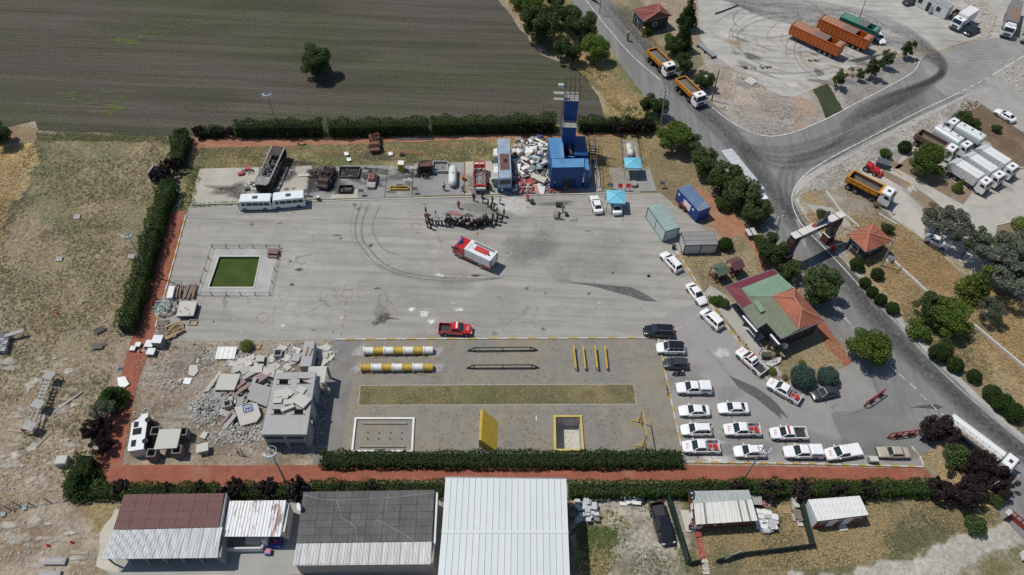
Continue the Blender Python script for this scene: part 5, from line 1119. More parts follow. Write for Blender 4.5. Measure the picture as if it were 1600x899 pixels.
# stones
def stones(name,poly,n,m,s0,s1,seed,thr=.45,sc1=5):
    g=np.random.default_rng(seed);q=np.array(GP(poly));lo=q.min(0);hi=q.max(0)
    X=g.uniform(lo[0],hi[0],n*3);Y=g.uniform(lo[1],hi[1],n*3);k=inpoly(X,Y,[tuple(a) for a in q]) & (fbm(X,Y,sc1,seed,3)>thr);X=X[k][:n];Y=Y[k][:n];n=len(X)
    base=np.array([(-1,-1,-.4),(1,-1,-.4),(1,1,-.4),(-1,1,-.4),(-.7,-.6,.6),(.7,-.8,.5),(.6,.7,.7),(-.8,.6,.45)])*.5;F=np.array([(4,5,6,7),(0,1,5,4),(1,2,6,5),(2,3,7,6),(3,0,4,7)])
    s=g.uniform(s0,s1,n)*g.choice([.6,1,1.3],n);V=base[None]*(1+g.normal(0,.18,(n,8,3)))*np.stack([s,s*g.uniform(.5,1,n),s*g.uniform(.35,.7,n)],1)[:,None];a=g.uniform(0,6.28,n);c_,s_=np.cos(a)[:,None],np.sin(a)[:,None]
    x=V[...,0]*c_-V[...,1]*s_;y=V[...,0]*s_+V[...,1]*c_;V=np.stack([x+X[:,None]-lo[0],y+Y[:,None]-lo[1],V[...,2]+s[:,None]*.1],-1).reshape(-1,3)
    f=(F[None]+8*np.arange(n)[:,None,None]).reshape(-1,4);me=bpy.data.meshes.new(name);me.from_pydata(V.tolist(),[],f.tolist());me.materials.append(m)
    o=obj(name,me);o.location=(lo[0],lo[1],0);tag(o,kind='stuff')
STONE=M('limestone',(.41,.38,.33),.9,.3,.8);STONED=M('grey_stone',(.30,.29,.27),.9,.3,.8)
stones('bank_stones',[(1120,165),(1240,165),(1300,190),(1230,212),(1190,210),(1150,192)],420,STONED,.1,.4,1,.5);stones('bank_stones',[(1270,300),(1240,310),(1270,262),(1500,153),(1545,158),(1420,232),(1350,268)],2200,STONE,.12,.5,2,.42)
stones('rock_bank',[(1497,-10),(1535,-10),(1556,25),(1545,60),(1527,60),(1530,30)],1300,STONE,.25,.8,3,.25);stones('rock_bank',[(1562,100),(1700,60),(1700,160),(1600,148),(1572,132)],1200,STONE,.25,.7,4,.25)
stones('scattered_stones',[(-40,560),(120,600),(110,780),(160,899),(-60,899)],700,STONE,.08,.3,5,.5);stones('scattered_stones',[(215,540),(520,535),(500,715),(195,706)],700,STONE,.1,.4,6,.45)
stones('scattered_stones',[(60,215),(285,215),(200,520),(120,640),(-40,600)],500,STONE,.08,.25,7,.5);stones('scattered_stones',[(1130,100),(1230,140),(1250,205),(1150,170)],160,STONED,.12,.35,8,.5);stones('scattered_stones',[(1075,850),(1600,790),(1600,899),(1075,899)],500,STONED,.06,.2,9,.4)
stones('scattered_stones',[(700,640),(1030,640),(1060,705),(560,705),(560,540),(1020,535)],900,STONED,.05,.14,10,.4)
# ------------------------------------------------------------------ buildings
def hgt(top,base):
    a=G(*base);b=G(*top);k=(a.x*b.x+a.y*b.y)/(b.x**2+b.y**2);return CAM_H*(1-k)
def corr(name,c,scale=3.2,rough=.45,var=.12,ang=0,amp=.06,dirt=None,da=.4,direct='X',cs=.5,metal=0):
    """corrugated or ribbed sheet"""
    m,t,b=nodes(name);co=wpos(t)
    mp=t.nodes.new('ShaderNodeMapping');mp.inputs['Rotation'].default_value=(0,0,-ang);L(t,co,mp.inputs[0])
    wv=t.nodes.new('ShaderNodeTexWave');wv.wave_type='BANDS';wv.bands_direction=direct;wv.inputs['Scale'].default_value=scale/6.2832*2;L(t,mp.outputs[0],wv.inputs[0])
    o=mix(t,1,tuple(c),ramp(t,noise(t,co,cs,7,.7),[(.3,1-var),(.7,1+var*.5)]),'MULTIPLY')
    if dirt:o=mix(t,ramp(t,noise(t,mp.outputs[0],.5,7,.7,(1,.25,1) if direct=='X' else (.25,1,1)),[(.5,0.0),(.68,da)]),o,tuple(dirt))
    L(t,o,b.inputs['Base Color']);b.inputs['Roughness'].default_value=rough;b.inputs['Metallic'].default_value=metal;bumpn(t,b,wv.outputs[1],amp,.8);return m
def P3(px,h):return G(px[0],px[1],h)
def prismpx(root,name,poly,h,z0,m,grow=0):
    q=[P3(p,h) for p in poly]
    if grow:
        c=sum(q,W_())/len(q);q=[c+(p-c)*(1+grow) for p in q]
    o=MB().prism([(p.x-root.location.x,p.y-root.location.y) for p in q],z0,h).bd(name,m,root);return o,q
def PR_(root,A,B,C_,D,nu,nv,mats,th=.05,name='roof_panel',ribs=3,rib=.035,gap=.015,lift=0.0):
    """roof from corner A along AB (nu sheets) and down AD (nv rows)"""
    A,B,C_,D=[W_(p)-root.location for p in (A,B,C_,D)]
    nrm=(B-A).cross(D-A).normalized();nrm=nrm if nrm.z>0 else -nrm
    pt=lambda u,v:(A.lerp(B,u)).lerp(D.lerp(C_,u),v)
    for i in range(nu):
        for j in range(nv):
            u0,u1=i/nu,(i+1)/nu;v0,v1=j/nv,(j+1)/nv;du=gap/max(.1,(B-A).length);vs=[];up=nrm*(th+.006*(nv-j)+(.008 if (i+j) % 2 else 0)+lift)
            mb=MB();prof=[0]
            for k in range(ribs):prof+=[(k+.55)/ribs,(k+.7)/ribs,(k+.8)/ribs,(k+.95)/ribs]
            prof.append(1);hz=[0]+[0,1,1,0]*ribs+[0]
            if ribs==1:prof=[0,.925,.95,.975,.999,1]
            row=lambda v:[pt(u0+du+(u1-u0-2*du)*f,v)+up+nrm*(rib*hh) for f,hh in zip(prof,hz)]
            a=row(v0+.002);b=row(v1-.002);n=len(a);mb.v=[tuple(p) for p in a+b+[a[0]-up,a[-1]-up,b[0]-up,b[-1]-up]]
            mb.f=[(k,k+1,n+k+1,n+k) for k in range(n-1)]+[(0,n,2*n+2,2*n),(n-1,2*n-1,2*n+3,2*n+1)]+[tuple([2*n]+list(range(n))+[2*n+1]),tuple([2*n+2]+list(range(n,2*n))+[2*n+3])]
            mb.mi=[0]*len(mb.f);mb.bd(name,random.choice(mats) if isinstance(mats,list) else mats,root)
def B_(name,base,label,cat,group=None):
    p=G(*base);return empty(name,(p.x,p.y,0),0,label,cat,group)
def rel(root,v):return W_(v)-root.location
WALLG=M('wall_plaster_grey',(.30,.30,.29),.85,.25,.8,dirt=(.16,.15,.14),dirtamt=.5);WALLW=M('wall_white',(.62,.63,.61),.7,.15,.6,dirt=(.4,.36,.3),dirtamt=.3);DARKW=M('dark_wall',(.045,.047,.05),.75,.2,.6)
CONCR=M('raw_concrete',(.40,.40,.385),.88,.3,.7,dirt=(.2,.2,.19),dirtamt=.55,bump=.02);CONCL=M('pale_concrete',(.52,.50,.45),.85,.2,.8,dirt=(.36,.33,.28),dirtamt=.5)
def bld_red():
    r=B_('long_building',(270,850),'long low building with dark red back roof and white corrugated front roof','building')
    m=corr('red_roof',(.135,.052,.047),3.5,.6,.2,0,.05);mw=corr('white_sheet',(.66,.68,.67),6,.35,.1,0,.08,(.45,.44,.4),.4)
    a,b,c,d=P3((194,773),4.2),P3((351,771),4.2),P3((342,824),3.9),P3((177,828),3.9);PR_(r,a,b,c,d,7,4,m,ribs=1,rib=.006)
    e,f=P3((340,872),3.0),P3((157,874),3.0);d2,c2=d+W_((0,0,-.12)),P3((348,824),3.78);PR_(r,d2,c2,f+(e-f),f,18,1,mw,ribs=2,rib=.03)
    q=[rel(r,p) for p in (a,b,c2,d)];mb=MB()
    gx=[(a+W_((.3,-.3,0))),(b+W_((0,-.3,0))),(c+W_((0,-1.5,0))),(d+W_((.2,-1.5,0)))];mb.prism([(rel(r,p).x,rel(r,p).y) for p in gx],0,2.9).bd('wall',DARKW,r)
    s0,s1,s2=rel(r,b),rel(r,c),rel(r,e);MB().prism([(s0.x,s0.y-.05),(s0.x+.25,s0.y-.05),(s2.x+.35,s2.y+.1),(s2.x+.1,s2.y+.1)],0,3.0).bd('side_wall',WALLG,r)
    MB().be((s0.x+.12,s0.y-.05,3.5),(s1.x+.12,s1.y,3.3),.3,1.1).bd('gable',WALLG,r)
    for k in range(7):
        p=rel(r,f.lerp(e,.03+k*.157));MB().be((p.x,p.y+.4,0),(p.x,p.y+.4,2.95),.18,.18).bd('post',WALLG,r)
    p0,p1=rel(r,f),rel(r,e);MB().be((p0.x,p0.y+.1,2.93),(p1.x,p1.y+.1,2.93),.12,.16).bd('fascia',RIM,r);MB().box(((p0.x+p1.x)/2,p0.y+2.6,0),((p1-p0).length*.94,.15,2.6)).bd('front_wall',M('front_wall',(.2,.2,.19),.8,.3),r)
bld_red()
def rusty():
    m,t,b=nodes('rusty_white_sheet');co=wpos(t)
    n=noise(t,co,.8,8,.75,(1.5,.28,1));o=mix(t,ramp(t,n,[(.52,0.0),(.57,.9)]),(.66,.67,.66),(.19,.095,.075));L(t,o,b.inputs['Base Color']);b.inputs['Roughness'].default_value=.5;return m
RUSTW=rusty();OLDW=corr('old_white_sheet',(.63,.63,.60),5,.5,.15,0,.05,(.42,.33,.25),.35)
def bld_rust():
    r=B_('small_building',(400,850),'small white shed with rust-streaked roof between two long buildings','building')
    a,b,c,d=P3((358.5,783),3.4),P3((448,782),3.4),P3((439,839),3.0),P3((346,839),3.0);PR_(r,a,b,c,d,9,1,RUSTW,ribs=2,rib=.06)
    mb=MB();gx=[rel(r,p) for p in (a+W_((.3,-.4,0)),b+W_((.3,-.2,0)),c+W_((.3,.6,0)),d+W_((.6,.6,0)))];mb.prism([(p.x,p.y) for p in (gx[0],gx[1],gx[1].lerp(gx[2],.98),gx[0].lerp(gx[3],.55))],0,2.95);mb.bd('wall',WALLW,r)
    mb=MB();p,q=gx[1],gx[2];mb.be((p.x+.04,p.y,2.6),(p.x+.04,p.y-1.2,2.4),.05,.4);mb.be((q.x+.04,q.y+.9,2.6),(q.x+.04,q.y-.1,2.0),.05,.3);mb.bd('yellow_trim',P('yellow'),r)
    w0,w1=rel(r,G(357,862)),rel(r,G(412,861));mb=MB();mb.be((w0.x,w0.y,.6),(w1.x,w1.y,.6),.2,1.2);mb.be((w1.x,w1.y,.6),(w1.x+.3,w1.y+2.2,.6),.2,1.2);mb.bd('low_wall',WALLW,r)
    r2=B_('chimney_block',(418,850),'white masonry chimney oven block in front of the rusty roofed shed','oven');MB().box((0,0,0),(.7,.9,2.2),top=(.8,.8)).bd('chimney',WALLW,r2);MB().box((-1.6,.3,0),(1.9,1.1,1.1)).bd('worktop',WALLW,r2)
    r3=B_('water_tank',(433,851),'blue plastic tank under the corner of the rusty roofed shed','tank');MB().box((0,0,0),(1.5,1.1,.9),top=(.94,.94)).bd('body',M('blue_plastic',(.02,.06,.28),.4),r3);MB().bar((0,0,.9),(0,0,1.0),.3,n=10).bd('lid',REDP,r3)
    r4=B_('box',(420,864),'small red and blue crate below the white chimney block','crate');MB().box((0,0,0),(.8,.7,.6)).bd('shell',M('blue_plastic',(.02,.06,.28),.4),r4);MB().box((0,0,.6),(.6,.5,.05)).bd('lid',REDP,r4)
bld_rust()
def bld_grey():
    r=B_('long_building',(570,860),'long building with dark grey sheet roof and white front roof','building')
    gm=[corr('grey_sheet%d' % k,(v,v*.98,v*.96),5.5,.75,.3,0,.05,(.24,.235,.22),.3) for k,v in enumerate((.115,.125,.105))];mw=corr('cream_sheet',(.68,.68,.65),6,.35,.1,0,.08,(.5,.48,.43),.3)
    a,b,c,d=P3((474,769),4.4),P3((679,766),4.4),P3((675,846),3.9),P3((463,849),3.9);PR_(r,a,b,c,d,8,7,gm,ribs=3,rib=.02)
    e,f=P3((673,882),3.2),P3((457,884),3.2);PR_(r,d+W_((0,0,-.12)),c+W_((0,0,-.12)),e,f,22,1,mw,ribs=2,rib=.03)
    mb=MB();g=[rel(r,p) for p in (a+W_((.3,-.3,0)),b+W_((.35,-.2,0)),c+W_((.35,-2.4,0)),d+W_((.3,-2.4,0)))];mb.prism([(p.x,p.y) for p in g],0,3.3);mb.bd('wall',WALLG,r)
    MB().be((g[1].x-.02,g[1].y,3.75),(g[2].x-.02,g[2].y+2.2,3.4),.22,1.0).bd('gable',WALLW,r)
    p0,p1=rel(r,f),rel(r,e);MB().be((p0.x,p0.y+.1,3.1),(p1.x,p1.y+.1,3.1),.12,.16).bd('fascia',RIM,r)
    for k in range(6):p=p0.lerp(p1,.02+k*.19);MB().be((p.x,p.y+.4,0),(p.x,p.y+.4,3.1),.2,.2).bd('post',WALLG,r)
    for x,w_ in ((.22,5),(.75,3)):p=p0.lerp(p1,x);MB().box((p.x,p.y+1.65,1.0),(w_,.1,1.4)).bd('window',GLASS,r)
    mb=MB()
    for pts in ([(474,773),(500,780),(530,782),(620,777),(680,770)],[(526,782),(531,797),(533,809),(550,819),(556,825),(559,846)],[(588,812),(630,834),(650,848)],[(648,850),(665,866),(673,880)]):
        for p,q in zip(pts[:-1],pts[1:]):hh=lambda y:4.52-.5*max(0,(y-768))/80-(.45 if y>849 else 0);mb.bar(rel(r,P3(p,hh(p[1]))),rel(r,P3(q,hh(q[1]))),.025,n=4)
    mb.bd('cable',M('cable_pale',(.4,.39,.36),.7),r)
    d_=empty('satellite_dish',P3((470,794),4.3)+W_((0,0,.0)),0,'white satellite dish on the left edge of the grey roof','satellite dish');MB().bar((0,0,0),(.1,0,.5),.04).bd('arm',RIM,d_);MB().bar((0,0,.5),(-.15,-.1,.62),.1,.5,14).bd('reflector',WH,d_)
bld_grey()
def bld_white():
    r=B_('warehouse',(790,830),'big hall with a plain pale white standing seam roof','warehouse')
    m=[M('hall_roof%d' % k,c,.32,.05,.25,dirt=(.55,.57,.56),dirtamt=.25) for k,c in enumerate(((.63,.665,.65),(.61,.65,.635)))]
    a,b,c,d=P3((696,747),6.2),P3((885,749),6.2),P3((891,905),6.6),P3((683,905),6.6);mid=lambda p,q:(p+q)/2
    a2,b2=P3((690,832),6.6),P3((888,832),6.6);c,d=P3((892,935),6.2),P3((681,935),6.2)
    PR_(r,a,b,b2,a2,20,1,m,ribs=1,rib=.035);PR_(r,a2,b2,c,d,20,1,m,ribs=1,rib=.035)
    mb=MB();g=[rel(r,p) for p in (a+W_((.2,-.2,0)),b+W_((-.2,-.2,0)),c+W_((-.2,.2,0)),d+W_((.2,.2,0)))];mb.prism([(p.x,p.y) for p in g],0,6.1);mb.bd('wall',WALLW,r)
    for p,q in ((a,b),):p,q=rel(r,p),rel(r,q);MB().be((p.x,p.y+.08,6.15),(q.x,q.y+.08,6.15),.2,.18).bd('gutter',RIM,r)
    p,q=rel(r,a2),rel(r,b2);MB().be((p.x,p.y,6.7),(q.x,q.y,6.7),.3,.03).bd('ridge_cap',m[0],r)
bld_white()
def cabin_a():
    r=B_('wooden_cabin',(1130,805),'brown cabin with cream panel roof and grey lean-to behind it','cabin')
    a,b,c,d=P3((1084,787),2.9),P3((1175,781),2.9),P3((1184,814),2.7),P3((1087,820),2.7);m=corr('cream_panel',(.66,.65,.60),3,.5,.12,0,.02,(.5,.45,.36),.4)
    PR_(r,a,b,c,d,10,1,m,ribs=1,rib=.02)
    for u in (.17,.75,.88):p,q=rel(r,a.lerp(b,u)),rel(r,d.lerp(c,u));MB().be(p+W_((0,0,.1)),q+W_((0,0,.1)),.2,.03).bd('roof_patch',M('grey_tape',(.16,.16,.15),.7),r)
    e,f=P3((1077,768),2.6),P3((1170,766),2.6);PR_(r,e,f,b+W_((0,0,-.1)),a+W_((0,0,-.1)),13,1,corr('zinc',(.42,.46,.44),6,.45,.2,0,.05,(.3,.3,.28),.4),ribs=1,rib=.04)
    g=[rel(r,p) for p in (e,f,c,d)];MB().prism([(g[0].x+.3,g[0].y-.2),(g[1].x-.2,g[1].y-.2),(g[2].x-.25,g[2].y+.35),(g[3].x+.25,g[3].y+.35)],.15,2.55).bd('wall',M('brown_panel',(.17,.075,.035),.55,.3,1.5),r)
    p,q=g[3],g[2]
    for u,w_,z,h_,mm,nm in ((.09,1.0,.3,2.0,WH,'door'),(.42,1.3,1.2,.9,WH,'window')):
        s=p.lerp(q,u);an=math.atan2(q.y-p.y,q.x-p.x);o=MB().box((s.x,s.y+.30,z),(w_,.1,h_),an).bd(nm,mm,r)
        for k in ((-.25,.25) if nm=='window' else (0,)):MB().box((s.x+k,s.y+.25,z+(.12 if nm=='window' else 1.1)),(w_*.36 if nm=='window' else .6,.06,h_*.7 if nm=='window' else .7),an).bd('pane',GLASS,o)
    for k in range(2):MB().box((g[0].x+.1+k*.2,g[0].y-3+k*1.2,1.2),(.1,.9,1.0)).bd('side_window',WH,r)
    for k in (0,1):t=B_('tyre',(1080,771+k*5),'old tyre lying on the grey lean-to roof, '+('upper','lower')[k]+' of two','tyre');t.location.z=2.75;p=P3((1080,771+k*6),2.8);t.location=p;mb=MB();n=14;rr=[[(math.cos(2*math.pi*i/n)*(.36+.1*math.cos(j)),math.sin(2*math.pi*i/n)*(.36+.1*math.cos(j)),.1+.1*math.sin(j)) for i in range(n)] for j in (0,1.57,3.14,4.71,6.28)];mb.rings(rr,cap=False);mb.bd('tread',TYRE,t)
    o=B_('door_mat_path',(1095,852),'red carpet leading from the wooden cabin door down to stepping stones','carpet');l0=o.location;MB().prism([(G(*p).x-l0.x,G(*p).y-l0.y) for p in ((1088,842),(1096,842),(1104,872),(1094,873))],.02,.06).bd('carpet',M('red_carpet',(.32,.05,.055),.9,.2,2),o);MB().prism([(G(*p).x-l0.x,G(*p).y-l0.y) for p in ((1085,832),(1094,832),(1096,840),(1087,840))],.06,.25).bd('door_step',M('red_carpet',(.32,.05,.055)),o)
    for k in range(4):mb=MB();p=G(1101+k*.8,877+k*6);mb.box((p.x-l0.x,p.y-l0.y,.02),(.8,.42,.06),.1);mb.bd('stepping_stone',CONCL,o)
cabin_a()
def cabin_b():
    r=B_('site_cabin',(1310,815),'white cabin with red painted front standing alone on the grass','cabin');m=corr('white_roof',(.68,.68,.66),5,.4,.1,0,.05,(.45,.3,.2),.25)
    a,b,c,d=P3((1262,781),2.7),P3((1343,775),2.7),P3((1357,805),2.6),P3((1277,815),2.6);PR_(r,a,b,c,d,12,1,m,ribs=1,rib=.04)
    g=[rel(r,p) for p in (a,b,c,d)];ctr=(g[0]+g[2])/2;g=[ctr+(p-ctr)*.95 for p in g];MB().prism([(p.x,p.y) for p in g],.1,2.58).bd('wall',M('cabin_white',(.60,.64,.66),.6,.1),r)
    p,q=g[3],g[2];an=math.atan2(q.y-p.y,q.x-p.x);ln=(q-p).length;nn=W_((math.sin(an),-math.cos(an),0))
    mb=MB();s=(p+q)/2+nn*.02;mb.box((s.x,s.y,.1),(ln*1.0,.05,2.4),an);mb.bd('front_cladding',M('brick_red_paint',(.22,.04,.035),.6,.2),r)
    for u,w_,z,h_,nm in ((.17,1.1,1.2,.9,'window'),(.34,1.1,.25,2.0,'door'),(.50,.8,1.4,.6,'window'),(.66,1.1,.25,2.0,'door'),(.84,1.1,1.2,.9,'window')):
        s=p.lerp(q,u)+nn*.06;o=MB().box((s.x,s.y,z),(w_,.07,h_),an).bd(nm,WH,r)
        if nm=='window':
            for k in (-.22,.22):t=s+nn*.03+W_((math.cos(an)*k*w_,math.sin(an)*k*w_,0));MB().box((t.x,t.y,z+.1),(w_*.38,.04,h_-.2),an).bd('pane',GLASS,o)
    s=p.lerp(q,.62)+nn*.5;MB().box((s.x,s.y,0),(1.1,.8,.2),an).bd('step',CONCL,r)
cabin_b()
# the office
TILE=corr('clay_tile',(.40,.135,.075),4.2,.75,.25,R(-36),.07,(.28,.11,.07),.5,'Y');TILED=corr('clay_tile_old',(.34,.12,.075),4.2,.8,.3,R(-36),.07,(.22,.1,.07),.6);MAROON=corr('maroon_sheet',(.17,.032,.045),4.2,.5,.15,R(-36),.05);GREEN_=corr('green_sheet',(.19,.29,.20),1.2,.6,.12,R(-36),.03);GREEND=corr('faded_green',(.165,.19,.125),1.2,.75,.22,R(-36),.02)
def poly3(root,name,pts,m,th=.08):
    """a roof plane through 3D points, with thickness"""
    q=[rel(root,p) for p in pts];n=len(q);dn=W_((0,0,-th));mb=MB();mb.add(q+[p+dn for p in q],[tuple(range(n)),tuple(range(2*n-1,n-1,-1))]+[(i,(i+1) % n,n+(i+1) % n,n+i) for i in range(n)]);return mb.bd(name,m,root)
def office():
    r=B_('office_building',(1215,530),'dark office with patchwork roof of maroon, green and clay tiles','building')
    W,N,E,S=(1132,448),(1209,421),(1288,501),(1221,529.5)
    mid=lambda a,b,t:(a[0]+(b[0]-a[0])*t,a[1]+(b[1]-a[1])*t)
    hh=4.1
    poly3(r,'maroon_roof',[P3(W,3.95),P3(N,3.95),P3((1216,428),4.25),P3((1158,450),4.45),P3((1175,474),4.3),P3((1161,482),4.0)],MAROON)
    poly3(r,'green_roof',[P3((1158,450.5),4.47),P3((1216,428),4.3),P3((1241,449.5),4.3),P3((1206,463),4.75),P3((1172,463),4.7)],GREEN_)
    poly3(r,'faded_roof',[P3((1158,451),4.46),P3((1172,463),4.69),P3((1206,463),4.74),P3((1248,515),4.25),P3(S,3.95),P3((1198,504.6),4.1),P3((1183.4,513.5),3.9),P3((1161,482),4.02),P3((1175,474),4.28)],GREEND)
    q=[(1176.7,471),(1184.5,469),(1196,485),(1188.5,488.5)];poly3(r,'green_patch',[P3(p,4.66) for p in q],GREEN_,.04)
    R1,R2=P3((1241,464.5),5.5),P3((1252.4,483.5),5.5)
    tl,tr_,br,bl=P3((1206,463),4.76),P3((1241,450),4.15),P3(E,3.95),P3((1248,515),4.15)
    poly3(r,'tiled_slope',[tl,R1,R2,bl],TILE);poly3(r,'tiled_slope',[tl,tr_,R1],TILE);poly3(r,'tiled_slope',[tr_,br,R2,R1],TILED);poly3(r,'tiled_slope',[br,bl,R2],TILE)
    rc=M('ridge_tile',(.44,.19,.12),.8)
    for a,b in ((R1,R2),(tl,R1),(tr_,R1),(br,R2),(bl,R2)):MB().bar(rel(r,a)+W_((0,0,.05)),rel(r,b)+W_((0,0,.05)),.12,n=6).bd('ridge_tiles',rc,r)
    for (a,u0),(b,u1),n_ in (((tl,R1),(bl,R2),11),((bl,R2),(br,R2),6)):
        for k in range(1,n_):
            x0=a.lerp(b,k/n_);x1=u0.lerp(u1,k/n_);MB().be(rel(r,x0)+W_((0,0,.04)),rel(r,x1)+W_((0,0,.04)),.10,.05).bd('tile_course',TILED,r)
    fr=RIM
    for a,b,z in ((W,N,3.9),(N,E,3.9),(E,S,3.9),(S,(1198,504.6),3.92),((1198,504.6),(1183.4,513.5),3.92),((1183.4,513.5),W,3.86)):MB().be(rel(r,P3(a,z)),rel(r,P3(b,z)),.14,.16).bd('gutter',fr,r)
    c=[rel(r,P3(p,3.9)) for p in (mid(W,S,.18),N,E,S)];ctr=sum(c,W_())/4;c2=[ctr+(p-ctr)*.93 for p in c];w3=c2[3];w0=c2[0]
    inn=(c2[1]-c2[0]).normalized()
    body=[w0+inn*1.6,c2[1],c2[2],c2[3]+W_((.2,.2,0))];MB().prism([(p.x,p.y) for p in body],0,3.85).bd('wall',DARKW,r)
    a,b=body[3],body[2];an=math.atan2(b.y-a.y,b.x-a.x);nn=W_((math.sin(an),-math.cos(an),0))
    for u in (.25,.68):s=a.lerp(b,u)+nn*.03;o=MB().box((s.x,s.y,1.1),(1.5,.1,1.4),an).bd('window',M('frame_rose',(.33,.16,.14),.6),r);s+=nn*.05;MB().box((s.x,s.y,1.25),(1.15,.06,1.1),an).bd('pane',GLASS,o)
    a,b=body[0],body[3];an=math.atan2(b.y-a.y,b.x-a.x);nn=W_((math.sin(an),-math.cos(an),0));nn=nn if nn.x<0 else -nn
    for u in (.2,.45,.8):s=a.lerp(b,u)+nn*.04;MB().box((s.x,s.y,.1 if u==.45 else 1.0),(1.3,.1,2.2 if u==.45 else 1.3),an).bd('window' if u != .45 else 'door',GLASS,r)
    # white topped parapets of the porch
    for p,q in (((1160,495),(1182,520)),((1203,524),(1217,540))):
        a,b=P3(p,3.1),P3(q,3.1);MB().be(rel(r,a),rel(r,b),.25,.5).bd('porch_beam',DARKW,r);MB().be(rel(r,a)+W_((0,0,.27)),rel(r,b)+W_((0,0,.27)),.3,.05).bd('parapet_cap',WH,r)
    for p in ((1162,510),(1179,533),(1213,556),(1200,545)):s=rel(r,G(*p));MB().be((s.x,s.y,0),(s.x,s.y,3.1),.35,.35).bd('porch_column',DARKW,r)
    mb=MB();a,b=P3((1160,495),0),P3((1182,520),0);pts=[rel(r,G(*p)) for p in ((1160,512),(1180,536),(1196,528),(1172,500))];mb.prism([(p.x,p.y) for p in pts],0,.25);mb.bd('porch_floor',CONCL,r)
    d_=empty('satellite_dish',P3((1226,541),2.2),0,'grey round satellite dish on the dark office wall under the eaves','satellite dish');MB().bar((0,.4,0),(0,.1,.1),.04).bd('arm',RIM,d_);MB().bar((0,.1,.1),(-.05,-.1,.2),.1,.5,14).bd('reflector',RIM,d_)
    k=B_('entrance_ramp',(1205,575),'pale concrete entrance platform at the lower corner of the office','platform');mb=MB();l0=k.location;mb.prism([(G(*p).x-l0.x,G(*p).y-l0.y) for p in ((1195,568),(1222,558),(1218,568),(1205,575),(1196,572))],0,.35);mb.bd('slab',CONCL,k)
    b_=B_('bin_cage',(1196,560),'open metal cage with bins at the office corner by the pickup','cage');mb=MB()
    for x in (-.9,.9):
        for y in (-.7,.7):mb.be((x,y,0),(x,y,1.5),.07,.07)
    for y in (-.7,.7):mb.be((-.9,y,1.5),(.9,y,1.5),.07,.07)
    for x in (-.9,.9):mb.be((x,-.7,1.5),(x,.7,1.5),.07,.07)
    mb.bd('frame',CHAS,b_);MB().box((0,.1,0),(1.2,.8,1.0)).bd('bin',M('bin_dark',(.06,.065,.05),.7),b_)
office()
def hip_hut(name,label,corners,h,ridge,base_in,m,wallm,windows,rise=1.5):
    r=B_(name,corners[3],label,'hut');q=[P3(p,h) for p in corners];ctr=sum(q,W_())/4;top=P3(ridge,h+rise)
    for i in range(4):
        a,b=q[i],q[(i+1) % 4];poly3(r,'roof_slope',[a,b,top],m)
        MB().bar(rel(r,a)+W_((0,0,.04)),rel(r,top)+W_((0,0,.04)),.1,n=6).bd('hip_tiles',M('ridge_tile',(.44,.19,.12),.8),r)
        for k in range(1,7):mb=MB();t=k/7;x=a.lerp(b,t);ed=min(t,1-t)*2;mb.be(rel(r,x)+W_((0,0,.04)),rel(r,x.lerp(top if False else top.lerp((a+b)/2,1-ed) ,.98*ed if ed<1 else 1))+W_((0,0,.04)),.08,.05);mb.bd('tile_course',m,r)
        MB().be(rel(r,a)-W_((0,0,.08)),rel(r,b)-W_((0,0,.08)),.12,.12).bd('gutter',RIM,r)
    g=[rel(r,ctr+(p-ctr)*base_in) for p in q];MB().prism([(p.x,p.y) for p in g],0,h-.05).bd('wall',wallm,r)
    for i,u,w_,z,h_ in windows:
        a,b=g[i],g[(i+1) % 4];an=math.atan2(b.y-a.y,b.x-a.x);s=a.lerp(b,u);n_=(s-(g[0]+g[2])/2);n_.z=0;n_=n_.normalized();t=s+n_*.04;o=MB().box((t.x,t.y,z),(w_,.1,h_),an).bd('window' if z>.3 else 'door',WH if z>.3 else WALLW,r);t=t+n_*.06;MB().box((t.x,t.y,z+.1),(w_-.25,.06,h_-.2),an).bd('pane',GLASS,o)
    return r
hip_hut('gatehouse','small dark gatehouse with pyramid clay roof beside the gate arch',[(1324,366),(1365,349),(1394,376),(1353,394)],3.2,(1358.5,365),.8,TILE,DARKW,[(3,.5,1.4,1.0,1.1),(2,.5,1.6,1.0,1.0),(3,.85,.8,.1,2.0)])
hip_hut('weigh_hut','dark hut with maroon tiled pyramid roof beside the upper road lane',[(988,15),(1029,5),(1049,24),(1006,34)],3.3,(1030,18),.88,corr('maroon_tile',(.22,.06,.055),3.5,.7,.2,R(-20),.05),DARKW,[(3,.3,1.3,.1,2.1),(3,.7,1.3,1.0,1.2),(2,.55,1.0,1.1,1.2)])
